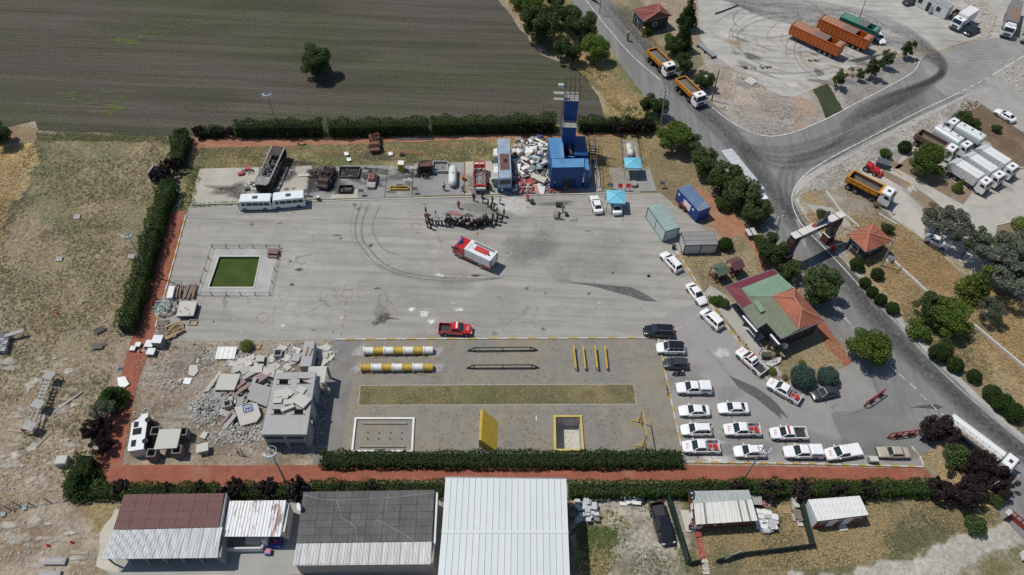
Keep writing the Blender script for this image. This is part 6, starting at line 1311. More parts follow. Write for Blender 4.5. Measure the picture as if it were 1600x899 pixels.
# site office at the top
def site_office():
    r=B_('site_office',(1480,20),'white container office with grey roof at the top of the works yard','cabin')
    q=[P3(p,2.8) for p in ((1420,-22),(1448,-28),(1497,9),(1482,14))];q=[P3((1436,-8),2.8),P3((1456,-14),2.8),P3((1496,9),2.8),P3((1483,14),2.8)]
    u=(q[3]-q[0]).normalized();v=W_((-u.y,u.x,0));v=v if v.x>0 else -v;A=q[0];Ln=(q[3]-q[0]).length;w_=2.6
    c=[A,A+v*w_,A+u*Ln+v*w_,A+u*Ln];PR_(r,c[0],c[3],c[2],c[1],8,1,corr('grey_roofing',(.34,.35,.35),4,.5,.1),ribs=1);g=[rel(r,p) for p in c];MB().prism([(p.x,p.y) for p in g],.1,2.75).bd('wall',M('office_white',(.66,.67,.65),.5,.12,.8,dirt=(.45,.4,.33),dirtamt=.3),r);an=math.atan2(u.y,u.x)
    for t,z,h_,ww,nm in ((.12,1.2,1.0,1.0,'window'),(.42,.15,2.1,.9,'door'),(.72,1.2,1.0,1.0,'window')):s=g[0]+u*Ln*t-v*.04;MB().box((s.x,s.y,z),(ww,.08,h_),an).bd(nm,GLASS,r)
    s=g[0]+u*Ln*.53-v*.5;MB().box((s.x,s.y,.2),(.06,.9,2.0),an).bd('open_door_leaf',WH,r)
    o=B_('small_tractor',(1490,27),'small brown dusty tractor between the site office and the box lorry','tractor');o.rotation_euler=(0,0,R(-130));MB().box((.7,0,.5),(1.5,.8,.7),top=(.9,.8)).bd('bonnet',M('dusty_brown',(.13,.1,.08),.7,.4),o);MB().box((-.4,0,.6),(1.0,1.2,1.5),top=(.85,.85)).bd('cab',DARKP,o);MB().box((-.4,0,2.1),(1.2,1.3,.1)).bd('roof',M('rose',(.4,.28,.24),.6),o)
    for x,y,rr in ((-.6,.75,.6),(-.6,-.75,.6),(1.1,.55,.38),(1.1,-.55,.38)):wheel(o,x,y,rr,.3)
site_office()
# gate arch
def gate():
    m=M('arch_dark',(.045,.05,.055),.4,.2,.6);mr=M('arch_maroon',(.10,.03,.028),.6,.25,1);cap=M('arch_cap',(.62,.60,.55),.7,.15,.6)
    A,B=G(1222,410),G(1303,384);r=empty('gate_arch',(A.x,A.y,0),0,'dark gate arch with pale top spanning the entrance road','gate');H_=6.6;a,b=W_((0,0,0)),B-A;u=b.normalized();v=W_((-u.y,u.x,0))
    at=rel(r,P3((1240,369),H_));bt=rel(r,P3((1316,334),H_));at.z=bt.z=0;a,b=at,bt;u=(b-a).normalized();v=W_((-u.y,u.x,0));an=math.atan2(u.y,u.x)
    for p,nm in ((a+u*.6,'pillar'),(b-u*.6,'pillar')):
        MB().box((p.x,p.y,0),(1.5,1.2,H_-1.2),an).bd(nm,m,r);MB().box((p.x,p.y,0),(1.75,1.45,1.9),an).bd('pillar_base',mr,r);MB().box((p.x,p.y,1.9),(1.85,1.55,.08),an).bd('base_cap',cap,r)
        MB().box((p.x,p.y,H_-2.4),(1.6,1.3,1.3),an).bd('pillar_head',mr,r)
    c=(a+b)/2;ln=(b-a).length;MB().box((c.x,c.y,H_-1.25),(ln+.2,1.1,1.2),an).bd('beam',m,r);MB().box((c.x,c.y,H_-.05),(ln+.4,1.35,.1),an).bd('beam_cap',cap,r)
    for k in (.12,.88):p=a.lerp(b,k);MB().box((p.x,p.y,H_+.05),(.12,1.37,.06),an).bd('joint_strip',mr,r)
    f=c-v*.57 if v.y>0 else c+v*.57;txt(r,'ANKARA',(f.x-u.x*2.3,f.y-u.y*2.3,H_-.65),.95,WH,(R(90),0,an),ext=.01)
    e=B_('roof_emblem',(1275,350),'dark bent emblem standing on top of the gate arch','emblem');e.location=P3((1281,349),H_+.05);e.rotation_euler=(0,0,an)
    MB().side([(-1.6,0),(-1.0,.5),(.2,.9),(1.4,.7),(1.7,.2),(1.2,0)],-.25,.25).bd('swoosh',M('emblem_dark',(.05,.05,.055),.4),e);MB().side([(.3,.7),(.9,2.2),(1.3,2.2),(1.1,.6)],-.2,.2).bd('crest',M('emblem_dark',(.05,.05,.055)),e);MB().side([(-1.9,-.1),(-1.1,.45),(-.9,.3),(-1.6,-.15)],-.3,.3).bd('red_tip',M('maroon_tip',(.25,.03,.03),.7),e)
gate()
# blue training tower
BLUE=corr('blue_container',(.013,.075,.27),7,.45,.15,0,.09,(.05,.16,.4),.4);BLUET=corr('blue_roof_worn',(.10,.30,.58),7,.5,.2,0,.08,(.35,.40,.44),.75);BLUEL=corr('sky_blue_roof',(.12,.32,.58),6,.5,.2,0,.08,(.02,.12,.36),.6);STEELR=M('rusty_steel',(.16,.085,.06),.8,.4,3)
def tower():
    r=B_('training_tower',(888,290),'blue fire training tower built of stacked ship containers','tower')
    def cont(name,poly,h,z0,top=None,wall=None):
        o,q=prismpx(r,name,poly,h,z0,wall or BLUE);t=MB();c=sum(q,W_())/len(q);qq=[rel(r,c+(p-c)*.985) for p in q];t.prism([(p.x,p.y) for p in qq],h+.004,h+.05);t.bd('roof_sheet',top or BLUET,r);return q
    cont('left_container',[(856.7,216),(879,216),(882,248),(861,248.5)],5.2,0)
    q=cont('front_container',[(861.5,248.8),(912.7,248),(913.6,261.5),(862,262.5)],5.4,2.6,BLUEL)
    for a,b in (((862,262.5),(869,262.4)),((870.5,262.4),(881,262.2)),((901.5,262),(913.5,261.6))):
        x0,x1=rel(r,P3(a,5.4)),rel(r,P3(b,5.4));MB().prism([(x0.x,x0.y+.1),(x1.x,x1.y+.1),(x1.x,x1.y+1.7),(x0.x,x0.y+1.7)],0,2.58).bd('ground_container',BLUE,r)
    cont('right_container',[(898,213),(914.5,213),(919,243.4),(897,243)],3.6,0,BLUE);cont('corner_container',[(882.5,244),(919,244.6),(922.5,277),(914.5,277),(914,249)],2.9,0,BLUEL)
    # tower blocks
    a=P3((879.8,199),8.6);b=P3((901,199),8.6);w_=b.x-a.x;yb=a.y
    def block(z0,z1,y0,d,nm):mb=MB();c=rel(r,(a.x+w_/2,y0+d/2,0));mb.box((c.x,c.y,z0),(w_,d,z1-z0));mb.bd(nm,BLUE,r);return c
    c=block(0,8.55,yb,3.2,'lower_shaft');MB().box((c.x,c.y,8.56),(w_+.05,3.2,.08)).bd('platform',CONG,r)
    y2=P3((881,188),8.6).y;c2=block(8.65,12.9,y2,2.6,'upper_shaft');MB().box((c2.x,c2.y,12.92),(w_+.1,2.7,.1)).bd('platform',CONG,r)
    mb=MB();mb.box((c2.x-w_/2-1.1,c2.y+.9,12.92),(1.9,.8,.1));mb.box((c2.x-w_/2-1.1,c2.y-.9,12.92),(1.9,.7,.1));mb.bd('side_platform',CONG,r)
    for cc,z,d in ((c,8.64,3.2),(c2,13.02,2.6)):
        mb=MB()
        for x in (-w_/2,0,w_/2):mb.be((cc.x+x,cc.y-d/2,z),(cc.x+x,cc.y-d/2,z+1),.05,.05)
        for zz in (.5,1):mb.be((cc.x-w_/2,cc.y-d/2,z+zz),(cc.x+w_/2,cc.y-d/2,z+zz),.05,.05);mb.be((cc.x+w_/2,cc.y-d/2,z+zz),(cc.x+w_/2,cc.y+d/2,z+zz),.05,.05);mb.be((cc.x-w_/2,cc.y-d/2,z+zz),(cc.x-w_/2,cc.y+d/2,z+zz),.05,.05)
        mb.bd('railing',STEELR,r)
    mb=MB()
    for x in (-w_/2,-w_/6,w_/6,w_/2):
        for y in (-1.2,1.2):mb.be((c2.x+x,c2.y+y,13),(c2.x+x,c2.y+y,16.8),.09,.09)
    for z in (14.3,16.0):
        for y in (-1.2,1.2):mb.be((c2.x-w_/2-.4,c2.y+y,z),(c2.x+w_/2+.6,c2.y+y,z),.07,.07)
    mb.be((c2.x+w_/2,c2.y-1.2,13.2),(c2.x+w_/2+.3,c2.y-1.2,16.6),.06,.06);mb.bd('top_scaffold',STEELR,r)
    mb=MB();xx=c.x-w_/2-.35
    for y in (-.3,.3):mb.be((xx,c.y+1.2+y,0),(xx,c.y+1.2+y,13),.06,.06)
    for k in range(30):mb.be((xx,c.y+.9,.4+k*.42),(xx,c.y+1.5,.4+k*.42),.04,.04)
    mb.bd('ladder',STEELR,r)
    MB().box((c2.x-w_/2-.9,c2.y-.4,15.2),(.9,.5,.6)).bd('lamp_box',M('lamp_grey',(.5,.52,.55),.4),r)
    mb=MB();x0,x1=rel(r,P3((881,226),3.0)),rel(r,P3((893,243),3.0));mb.be((x0.x,x0.y,6.0),(x1.x,x1.y,3.3),.5,.12);mb.bd('stair',STEELR,r)
    # outside stair tower to the right
    s=B_('stair_frame',(921,292),'rusty steel stair frame standing against the right side of blue tower','stairs');mb=MB();p0=G(921,290);p1=G(918,225);d=p1-p0
    for t in (0,.33,.66,1):
        for x in (0,1.2):mb.be((d.x*t+x,d.y*t,0),(d.x*t+x,d.y*t,3.0),.08,.08)
    for x in (0,1.2):
        for z in (1.9,3.0):mb.be((x,0,z),(d.x+x,d.y,z),.07,.07)
    for k in range(9):t=.45+k*.06;mb.be((d.x*t,d.y*t,2.2),(d.x*t+1.2,d.y*t,2.2),.3,.04)
    mb.bd('frame',STEELR,s)
    g=B_('pipe_rack',(930,262),'white pipe rail lying on the ground right of the blue tower','pipe');a_,b_=G(924,222),G(936,300);
    for k in (0,.35):MB().be(rel(g,a_)+W_((k,0,.15)),rel(g,b_)+W_((k,0,.15)),.14,.14).bd('pipe',M('pipe_white',(.5,.49,.46),.6),g)
tower()
# container office in blue, and two metal garages
def long_box(name,label,cat,A,B,C_,h,wall,top,n=10,corner=None,trim=None):
    """roof corners A (far left), B (near left), C (near right) at height h"""
    a,b,c=P3(A,h),P3(B,h),P3(C_,h);u=(b-a);w_=(c-b);w_=w_-u*(w_.dot(u)/u.dot(u));d=a+w_;c=b+w_;r=empty(name,(b.x,b.y,0),0,label,cat)
    g=[rel(r,p) for p in (a,b,c,d)];MB().prism([(p.x,p.y) for p in g],.08,h-.02).bd('wall',wall,r);PR_(r,a,b,c,d,n,1,top,ribs=1,rib=.03,th=.04)
    if trim:
        for i in range(4):
            p,q=g[i],g[(i+1) % 4];mb=MB()
            for z in (.1,h-.06):mb.be((p.x,p.y,z),(q.x,q.y,z),.14,.14)
            mb.be((p.x,p.y,.03),(p.x,p.y,h),.15,.15);mb.bd('frame',trim,r)
            for k in ((.5,) if (q-p).length>4 else ()):t=p.lerp(q,k);MB().be((t.x,t.y,.1),(t.x,t.y,h-.1),.12,.12).bd('mullion',trim,r)
    return r,g
ran=R(-52)
r,g=long_box('blue_container','blue site container with worn striped roof beside the metal garages','container',(1059,295),(1092,331),(1112,325),2.8,corr('blue_container_side',(.012,.07,.30),9,.45,.12,ran,.07),corr('worn_blue_roof',(.16,.25,.40),7,.6,.25,ran,.06,(.42,.40,.38),.75),14)
a,b=g[0],g[1];u=(b-a).normalized();n_=W_((u.y,-u.x,0));n_=n_ if n_.x<0 else -n_;an=math.atan2(u.y,u.x);Ln=(b-a).length
for t,w_,z,h_,nm,m_ in ((.50,2.2,.9,1.3,'banner',WH),(.78,.5,1.8,.4,'window',LAMP),(.12,.5,1.8,.4,'window',LAMP),(.30,.9,.2,2.0,'door',corr('blue_door',(.01,.06,.25),3))):s=a+u*Ln*t+n_*.03;MB().box((s.x,s.y,z),(w_,.08,h_),an).bd(nm,m_,r)
GW=corr('garage_white',(.50,.53,.51),1.6,.5,.08,ran,.02)
long_box('metal_garage','pale garage with mint green frame and corrugated mint roof','garage',(1013,324),(1040,362),(1063,357),2.7,GW,corr('mint_roof',(.38,.47,.44),7,.5,.12,ran,.06),12,trim=M('mint_frame',(.06,.20,.15),.5))
long_box('metal_garage','low grey-roofed garage joined at a corner to the mint framed one','garage',(1065,363),(1071,384),(1118,370),2.3,GW,corr('grey_garage_roof',(.27,.265,.26),7,.6,.12,R(15),.06),3,trim=M('dark_frame',(.05,.05,.05),.5))
# raw concrete training house
def conc_house():
    r=B_('concrete_house',(450,690),'raw concrete training house with four roof hatches and slabs on top','building');h=4.3
    q=[P3(p,h) for p in ((430,583),(494,581),(479,679),(408,679))];hol=[[P3(p,h) for p in [(x-7,y-4),(x+7,y-4),(x+6.4,y+4),(x-7.4,y+4)]] for x,y in ((443.5,597),(475,596),(435,644),(467,644))]
    loops=[[rel(r,p).to_2d() for p in q]]+[[rel(r,p).to_2d() for p in hh] for hh in hol]
    def slab(z0,z1,nm,m,lp=loops):
        LL=[[W_((p.x,p.y,0)) for p in l] for l in lp];tri=geometry.tessellate_polygon(LL);vs=[p for l in LL for p in l];mb=MB();n=len(vs);mb.add([(p.x,p.y,z1) for p in vs]+[(p.x,p.y,z0) for p in vs],list(tri)+[tuple(i+n for i in reversed(t)) for t in tri])
        o=0
        for l in LL:
            k=len(l);mb.add([],[]);mb.f+=[(o+i,o+(i+1) % k,n+o+(i+1) % k,n+o+i) for i in range(k)];mb.mi+=[0]*k;mb.tint+=[None]*k;o+=k
        return mb.bd(nm,m,r)
    slab(h-.25,h,'roof_slab',CONCR);slab(1.9,2.05,'floor_slab',CONCR,loops[:1]);slab(.0,.12,'base_slab',CONCR,loops[:1])
    g=[rel(r,p) for p in q]
    for i in range(4):
        a,b=g[i],g[(i+1) % 4];n=4 if (b-a).length>8 else 2
        for k in range(n):
            t=a.lerp(b,.04+k*.96/n*1.0);mb=MB();ins=(g[0]+g[2])/2;t=t+(ins-t).normalized()*.3;mb.box((t.x,t.y,.1),(.4,.4,h-.36));mb.bd('column',CONCR,r)
        ins=(g[0]+g[2])/2;aa,bb=a+(ins-a)*.035,b+(ins-b)*.035;MB().be((aa.x,aa.y,h-.5),(bb.x,bb.y,h-.5),.25,.5).bd('ring_beam',CONCR,r)
        if i in (0,1,3):
            for u0,u1 in ((.0,.28),(.45,.62),(.8,1.0)):p,qq=aa.lerp(bb,u0),aa.lerp(bb,u1);MB().be((p.x,p.y,2.0),(qq.x,qq.y,2.0),.2,3.8).bd('wall_panel',CONCR,r)
        else:
            MB().be((aa.x,aa.y,2.2),(bb.x,bb.y,2.2),.2,.9).bd('spandrel',CONCR,r)
    for hh in hol:
        a,b=rel(r,hh[0]),rel(r,hh[1]);c,d=rel(r,hh[3]),rel(r,hh[2]);mb=MB()
        for p,qq in ((a,b),(c,d)):e=(qq-p).normalized()*.35;mb.be(p-e+W_((0,0,.06)),qq+e+W_((0,0,.06)),.07,.07)
        mb.bd('hatch_bars',STEELR,r)
    x=B_('roof_walkway',(500,600),'pale slab platform joined to the back corner of the concrete house','slab');q2=[P3(p,3.3) for p in ((482,573),(511,572),(507,598),(496,598),(494,581),(481,581))];g2=[rel(x,p) for p in q2];MB().prism([(p.x,p.y) for p in g2],3.1,3.3).bd('slab',CONCL,x)
    for k in (1,2):p=g2[k]*.98+g2[4]*.02;MB().box((p.x,p.y,0),(.3,.3,3.08)).bd('leg',CONCR,x)
    y=B_('concrete_wall',(485,570),'long concrete wall slab running up from the back of concrete house','wall');q2=[P3(p,2.4) for p in ((476,533),(492,532),(486,572),(468,573))];MB().prism([(rel(y,p).x,rel(y,p).y) for p in q2],0,2.4).bd('block',CONCR,y)
    mb=MB();p0,p1=rel(y,P3((477,556),2.5)),rel(y,P3((481,542),2.5));mb.be(p0,p1,.2,.12);p0=rel(y,P3((483,556),2.5));mb.be(p0,p0+W_((.2,1.4,0)),.15,.1);mb.bd('timber',M('timber',(.36,.24,.13),.8,.3),y)
    return r
conc_house()
# roof slabs on top
for k,(x,y,a,w_,d_) in enumerate(((436,615,.3,1.3,1.1),(449,614,.9,1.1,1.5),(471,610,-.4,1.2,1.0),(434,627,.1,1.2,.8),(451,629,.2,1.2,.9),(461,626,.8,1.4,.8),(472,628,-.5,2.1,1.7),(450,640,.5,1.8,.5),(447,622,.0,.8,.7))):
    p=P3((x,y),4.36);o=MB().box((0,0,0),(w_,d_,.1),0).bd('broken_slab',CONCL,None);o.location=(p.x,p.y,4.31+.06*k);o.rotation_euler=(RU(-.03,.03),RU(-.03,.03),a);tag(o,'thin broken slab lying among others on the flat concrete roof','slab','thin slabs on the concrete house roof')
# ------------------------------------------------------------------ kerbs, pool, pit
YP=M('kerb_yellow',(.52,.36,.08),.8,.35,3);WP=M('kerb_white',(.56,.55,.52),.8,.3,3)
km={}
def kerb(name,pts,ln=1.25,paint=True,ht=.14,px=True,wd=.2):
    q=[W_(p) for p in (GP(pts) if px else pts)];r=empty(name,(q[0].x,q[0].y,0));tag(r,kind='structure');i=0
    for a,b in zip(q[:-1],q[1:]):
        n=max(1,round((b-a).length/ln));l=(b-a).length/n;an=math.atan2((b-a).y,(b-a).x);key=(round(l,2),wd,ht)
        if key not in km:km[key]=MB().box((0,0,0),(l-.03,wd,ht)).mesh('kerb_stone',WP)
        for k in range(n):
            p=a.lerp(b,(k+.5)/n);o=obj('kerb_stone',km[key],r);o.location=(p.x-q[0].x,p.y-q[0].y,.012+RU(0,.012));o.rotation_euler=(0,0,an+RU(-.012,.012))
            if paint and i % 2:rc_(o,YP)
            elif not paint:rc_(o,CONCL)
            i+=1
kerb('gravel_kerb',[(524,531),(1027,528.5)],1.6);kerb('gravel_kerb',[(1028,530),(1069,720)],1.1);kerb('lot_kerb',[(1072,722.5),(1250,725),(1443,730)],1.15)
kerb('lot_kerb',[(1443,728),(1437,714),(1424,698)],1.1);kerb('office_kerb',[(1056,392),(1078,425),(1100,462),(1128,500),(1166,550),(1197,591),(1212,611)],1.1);kerb('garden_kerb',[(1062,389),(1090,382),(1122,374)],1.4,False)
kerb('path_kerb',[(291,336),(262,444),(243,512)],1.3);kerb('gate_kerb',[(1245,310),(1257,338),(1284,371)],1.2);kerb('gate_kerb',[(1284,371),(1297,368)],1.2,False);kerb('gate_kerb',[(1306,394),(1330,420),(1350,440)],1.2)
kerb('yard_edge',[(298,320),(520,314),(760,307),(1000,301)],3.0,False,.1);kerb('strip_edging',[(563,602.5),(990,600.5),(994,632),(560,633.5),(563,603)],2.4,False,.012,wd=.07)
kerb('bed_kerb',[(1432,300),(1403,268),(1375,262)],1.6);kerb('bed_kerb',[(1530,222),(1592,264),(1640,262)],1.7,True);kerb('bed_kerb',[(1570,374),(1554,364),(1556,353),(1578,348),(1594,356)],1.3,False)
kerb('bank_kerb',[(1428,112),(1437,98),(1427,86),(1410,84)],1.6,False)
r=empty('low_wall',tuple(G(1395,405)),0,'long low concrete wall crossing the dry bank right of the road','wall')
wl=[(1393,408),(1430,442),(1460,470)];
for a,b in zip(wl[:-1],wl[1:]):MB().be(rel(r,G(*a))+W_((0,0,.25)),rel(r,G(*b))+W_((0,0,.25)),.35,.5).bd('wall_section',CONCL,r)
r=empty('low_wall',tuple(G(1520,510)),0,'lower piece of concrete wall by the rusty wire posts','wall');MB().be(W_((0,0,.3)),rel(r,G(1615,590))+W_((0,0,.3)),.35,.6).bd('wall_section',CONCL,r)
r=empty('low_wall',tuple(G(1390,334)),0,'kerb-like wall between gate approach and the dry strip','wall');
for a,b in (((1290,300),(1312,330)),((1312,330),(1342,356)),((1372,335),(1400,352))):MB().be(rel(r,G(*a))+W_((0,0,.15)),rel(r,G(*b))+W_((0,0,.15)),.3,.35).bd('wall_section',CONCL,r)
def basin(name,label,inner,outer,depth,wall,rim,water=None,rimh=.3):
    p0=G(*inner[0]);r=empty(name,(p0.x,p0.y,0),0,label,'pool' if water else 'pit');qi=[rel(r,G(*p)) for p in inner];qo=[rel(r,G(*p)) for p in outer];names=('back','right','front','left')
    for i in range(4):
        a,b=qi[i],qi[(i+1) % 4];c=(qi[0]+qi[2])/2;n_=((a+b)/2-c).normalized()*.12;u=(b-a).normalized()*.0
        MB().add([a,b,b+n_,a+n_,a-W_((0,0,depth)),b-W_((0,0,depth)),b+n_-W_((0,0,depth)),a+n_-W_((0,0,depth))],[(0,1,2,3),(4,5,6,7),(0,1,5,4),(1,2,6,5),(2,3,7,6),(3,0,4,7)]).bd('side_wall',wall,r)
        o1,o2=qo[i],qo[(i+1) % 4];mb=MB();z=W_((0,0,rimh));mb.add([a,b,o2,o1,a+z,b+z,o2+z,o1+z],[(3,2,1,0),(4,5,6,7),(0,1,5,4),(1,2,6,5),(2,3,7,6),(3,0,4,7)]);mb.bd('rim',rim,r)
    MB().add([p-W_((0,0,depth-.01)) for p in qi],[(0,1,2,3)]).bd('floor',CONCL if not water else wall,r)
    if water:MB().add([p-W_((0,0,.28)) for p in qi],[(0,1,2,3)]).bd('water',water,r)
    return r
wm,t,b=nodes('green_water');co=wpos(t);o=mix(t,ramp(t,noise(t,co,.3,5),[(.4,0.0),(.65,1.0)]),(.042,.066,.006),(.062,.092,.010));L(t,o,b.inputs['Base Color']);b.inputs['Roughness'].default_value=.06;bumpn(t,b,noise(t,co,2.5,3),.01,.3)
basin('pool','sunken pool of murky green water in a pale concrete deck',POOLI,[(341,400),(408.5,400),(397.5,451),(324.5,451)],2.2,M('pool_wall',(.03,.12,.10),.6,.3,1),CONCL,wm,.12)
basin('training_pit','square pit with yellow rim and pale walls in the gravel field',PITI,[(864.5,650.5),(908.8,650.5),(912.5,706),(865.5,706)],2.6,M('pit_wall',(.46,.455,.44),.85,.2,.8),M('rim_yellow',(.56,.42,.12),.7,.25,2),None,.3)
# pool fence
r=empty('pool_fence',tuple(G(332,388)),0,'low dark post and rail fence round the pool deck','fence');pts=[(333,388),(438,388),(422,462),(309,462),(333,388)]
for a,b in zip(pts[:-1],pts[1:]):
    A,Bq=rel(r,G(*a)),rel(r,G(*b));n=int((Bq-A).length/2.2)
    for k in range(n):p=A.lerp(Bq,k/n);MB().be(p,p+W_((RU(-.06,.06),RU(-.06,.06),.95)),.09,.09).bd('post',CHAS,r)
    mb=MB();mb.be(A+W_((0,0,.45)),Bq+W_((0,0,.45)),.03,.04);mb.be(A+W_((0,0,.85)),Bq+W_((0,0,.85)),.03,.04);mb.bd('rail',CHAS,r)
r=B_('bench',(428,398),'dusty red picnic bench at the right corner of the pool deck','bench');br_=M('bench_wood',(.22,.12,.10),.8,.3)
MB().box((0,0,.65),(1.9,.8,.07)).bd('table_top',br_,r)
for s in (-1,1):MB().box((0,s*.75,.4),(1.9,.3,.06)).bd('seat',br_,r);MB().box((s*.75,0,0),(.08,1.5,.64),top=(1,.5)).bd('leg',CHAS,r)
# ------------------------------------------------------------------ training field
def span(a,b):A,Bq=G(*a),G(*b);return A,Bq,math.atan2((Bq-A).y,(Bq-A).x),(Bq-A).length
YE=M('training_yellow',(.50,.34,.035),.5,.2,1.5);WT=M('training_white',(.70,.70,.67),.55,.15,1.5)
for a,b,first,lab in (((569,552),(677,551),0,'striped concrete pipe row, upper one, white at both ends'),((565,578),(677,577.5),1,'striped concrete pipe row, lower one, yellow at both ends')):
    A,Bq,an,ln=span(a,b);r=empty('crawl_pipe',tuple(A),an,lab,'pipe','striped crawl pipes')
    for k in range(7):
        m=(WT,YE)[(k+first) % 2];s=ln/7;mb=MB();n=18
        prof=[(k*s+.01,.66),(k*s+.22,.66),(k*s+.26,.57),((k+1)*s-.01,.57)];rr=[[(x,rad*math.cos(2*math.pi*i/n),.64+rad*math.sin(2*math.pi*i/n)) for i in range(n)] for x,rad in prof];rr+=[[(x,rad*math.cos(2*math.pi*i/n),.64+rad*math.sin(2*math.pi*i/n)) for i in range(n)] for x,rad in ((prof[3][0],.47),(prof[0][0],.47))]
        mb.rings(rr,cap=False);mb.bd('pipe_section',m,r,smooth=False)
    MB().box((ln/2,0,0),(ln*.98,.5,.12)).bd('bedding',CONCL,r)
BK=M('black_steel',(.02,.02,.021),.5,.2)
for a,b,lab in (((730,549),(840,548),'black steel training frame, upper of two low trapezoids'),((729,576),(842,575.5),'black steel training frame, lower of two low trapezoids')):
    A,Bq,an,ln=span(a,b);r=empty('training_hurdle',tuple(A),an,lab,'frame','black training frames');h=.9
    for p,q in (((0,0),(1.1,h)),((1.1,h),(ln-1.1,h)),((ln-1.1,h),(ln,0)),((0,.05),(ln,.05)),((1.15,0),(1.15,h)),((ln/2,0),(ln/2,h)),((ln-1.15,0),(ln-1.15,h))):MB().be((p[0],0,p[1]+.05),(q[0],0,q[1]+.05),.13,.13).bd('bar',BK,r)
for k,(a,b,h,d) in enumerate((((895,544),(899,580),.9,'first from the left'),((910,545),(914,580),.7,'second from the left'),((928,545),(932,580),1.0,'third from the left'),((944,545),(948,580),.7,'fourth from the left'))):
    A,Bq,an,ln=span(a,b);r=empty('balance_beam',tuple(A),an,'yellow balance beam, '+d+', above the turf strip','beam','yellow balance beams');MB().be((0,0,h),(ln,0,h),.25,.14).bd('beam',YE,r)
    for x in (.2,ln/2,ln-.2):MB().be((x,0,0),(x,0,h-.07),.12,.12).bd('post',YE,r)
A,Bq=P3((754.5,640),2.1),P3((752,688),2.1);C0,C1=G(778.5,660),G(777,706);r=empty('sloped_wall',(C0.x,C0.y,0),0,'yellow sloping board wall leaning like a long ramp near the hedge','ramp')
for k in range(3):
    a,b,c,d=A.lerp(Bq,k/3+.004),A.lerp(Bq,(k+1)/3-.004),C0.lerp(C1,(k+1)/3-.004),C0.lerp(C1,k/3+.004);a,b,c,d=[rel(r,p) for p in (a,b,c,d)];dn=W_((-.1,0,-.05));lv=W_((-.35,0,0))
    MB().add([a,b,c,d,a+lv,b+lv,c-W_((.25,0,0)),d-W_((.25,0,0))],[(0,1,2,3),(4,5,1,0),(7,6,5,4),(0,3,7,4),(1,5,6,2),(3,2,6,7)]).bd('panel',YE,r)
a,b,c=[rel(r,p) for p in (Bq,C1,C0)];aa=rel(r,A)
for p,q in ((a,b),(aa,c)):g_=W_((p.x-.35,p.y,0));mb=MB();y0=W_((0,.06 if p is a else -.06,0));mb.add([p+y0,q+y0,g_+y0,W_((p.x-.35,p.y,p.z))+y0],[(0,1,2,3)]);mb.add([v*1 for v in (p,q,g_,W_((p.x-.35,p.y,p.z)))],[(3,2,1,0)]);mb.bd('end_panel',YE,r)
MB().be((aa.x-.33,aa.y,1.05),(a.x-.33,a.y,1.05),.04,2.0).bd('back_panel',YE,r)
r=empty('ground_rectangle',tuple(G(556,655)),0,'white painted rectangular frame on the ground with two timbers inside','frame');q=[rel(r,G(*p)) for p in ((556,655),(646.5,655),(644,706),(550.5,706))]
for i in range(4):a,b=q[i],q[(i+1) % 4];u=(b-a).normalized()*.14;MB().be(a+u*(1 if i % 2 else -1)+W_((0,0,.15)),b-u*(1 if i % 2 else -1)+W_((0,0,.15)),.27,.26).bd('side_beam',WT,r)
for a,b in (((567,662.5),(636,662.5)),((562.5,698.5),(633,698.5))):o=empty('timber',tuple(G(*a)),0,'grey timber lying inside the white frame, '+('near its top edge' if a[1]<680 else 'near its bottom edge'),'timber');MB().be(W_((0,0,.12)),rel(o,G(*b))+W_((0,0,.12)),.22,.2).bd('beam',M('grey_timber',(.28,.25,.22),.8,.3),o)
for i in range(4):
    for j in range(2):p=G(575+i*17.5-j*.8,677+j*9);o=MB().bar((0,0,0),(0,0,.35),.07,n=6).bd('stake',BK);o.location=p;tag(o,'short dark stake standing inside the white frame','stake','stakes inside the white frame')
mb=MB();o=empty('white_stick',tuple(G(838,651)),0,'short pale stick lying on the gravel right of the yellow ramp','stick');mb.be((0,0,.05),rel(o,G(838,658))+W_((0,0,.05)),.12,.08);mb.bd('stick',WT,o)
r=empty('yellow_stand',tuple(G(998,660)),0,'tall yellow crossbar stand on two tripod feet by the strip end','stand');b1=rel(r,G(1004,699));h=hgt((999,633),(998,660));h=max(2.6,min(3.6,h))
MB().be((0,0,h),b1+W_((0,0,h)),.12,.12).bd('crossbar',YE,r)
for p in (W_((0,0,0)),b1):
    MB().be(p,p+W_((0,0,h)),.13,.13).bd('post',YE,r);mb=MB()
    for d in ((-1.2,.1),(.5,.7),(.4,-.8)):mb.be(p+W_((d[0],d[1],.05)),p+W_((0,0,1.0)),.09,.09)
    mb.be(p+W_((-1.2,.1,.05)),p+W_((.5,.7,.05)),.08,.08);mb.be(p+W_((-1.2,.1,.05)),p+W_((.4,-.8,.05)),.08,.08);mb.bd('foot',YE,r)
r=B_('bicycle',(1042,612),'dark bicycle leaning at the gravel kerb left of canopy pickup','bicycle');mb=MB()
for y in (-.5,.5):
    for k in range(12):a,b=k*math.pi/6,(k+1)*math.pi/6;mb.be((0,y+.33*math.cos(a),.34+.33*math.sin(a)),(0,y+.33*math.cos(b),.34+.33*math.sin(b)),.04,.04)
mb.bd('wheels',BK,r);mb=MB();mb.be((0,-.5,.34),(0,-.1,.8),.04,.04);mb.be((0,-.1,.8),(0,.4,.85),.04,.04);mb.be((0,.5,.34),(0,.35,.95),.04,.04);mb.be((0,0,.35),(0,.4,.8),.04,.04);mb.be((-.25,.35,.98),(.25,.35,.98),.04,.04);mb.bd('frame',BK,r);MB().box((0,-.12,.85),(.14,.26,.06)).bd('saddle',BK,r)
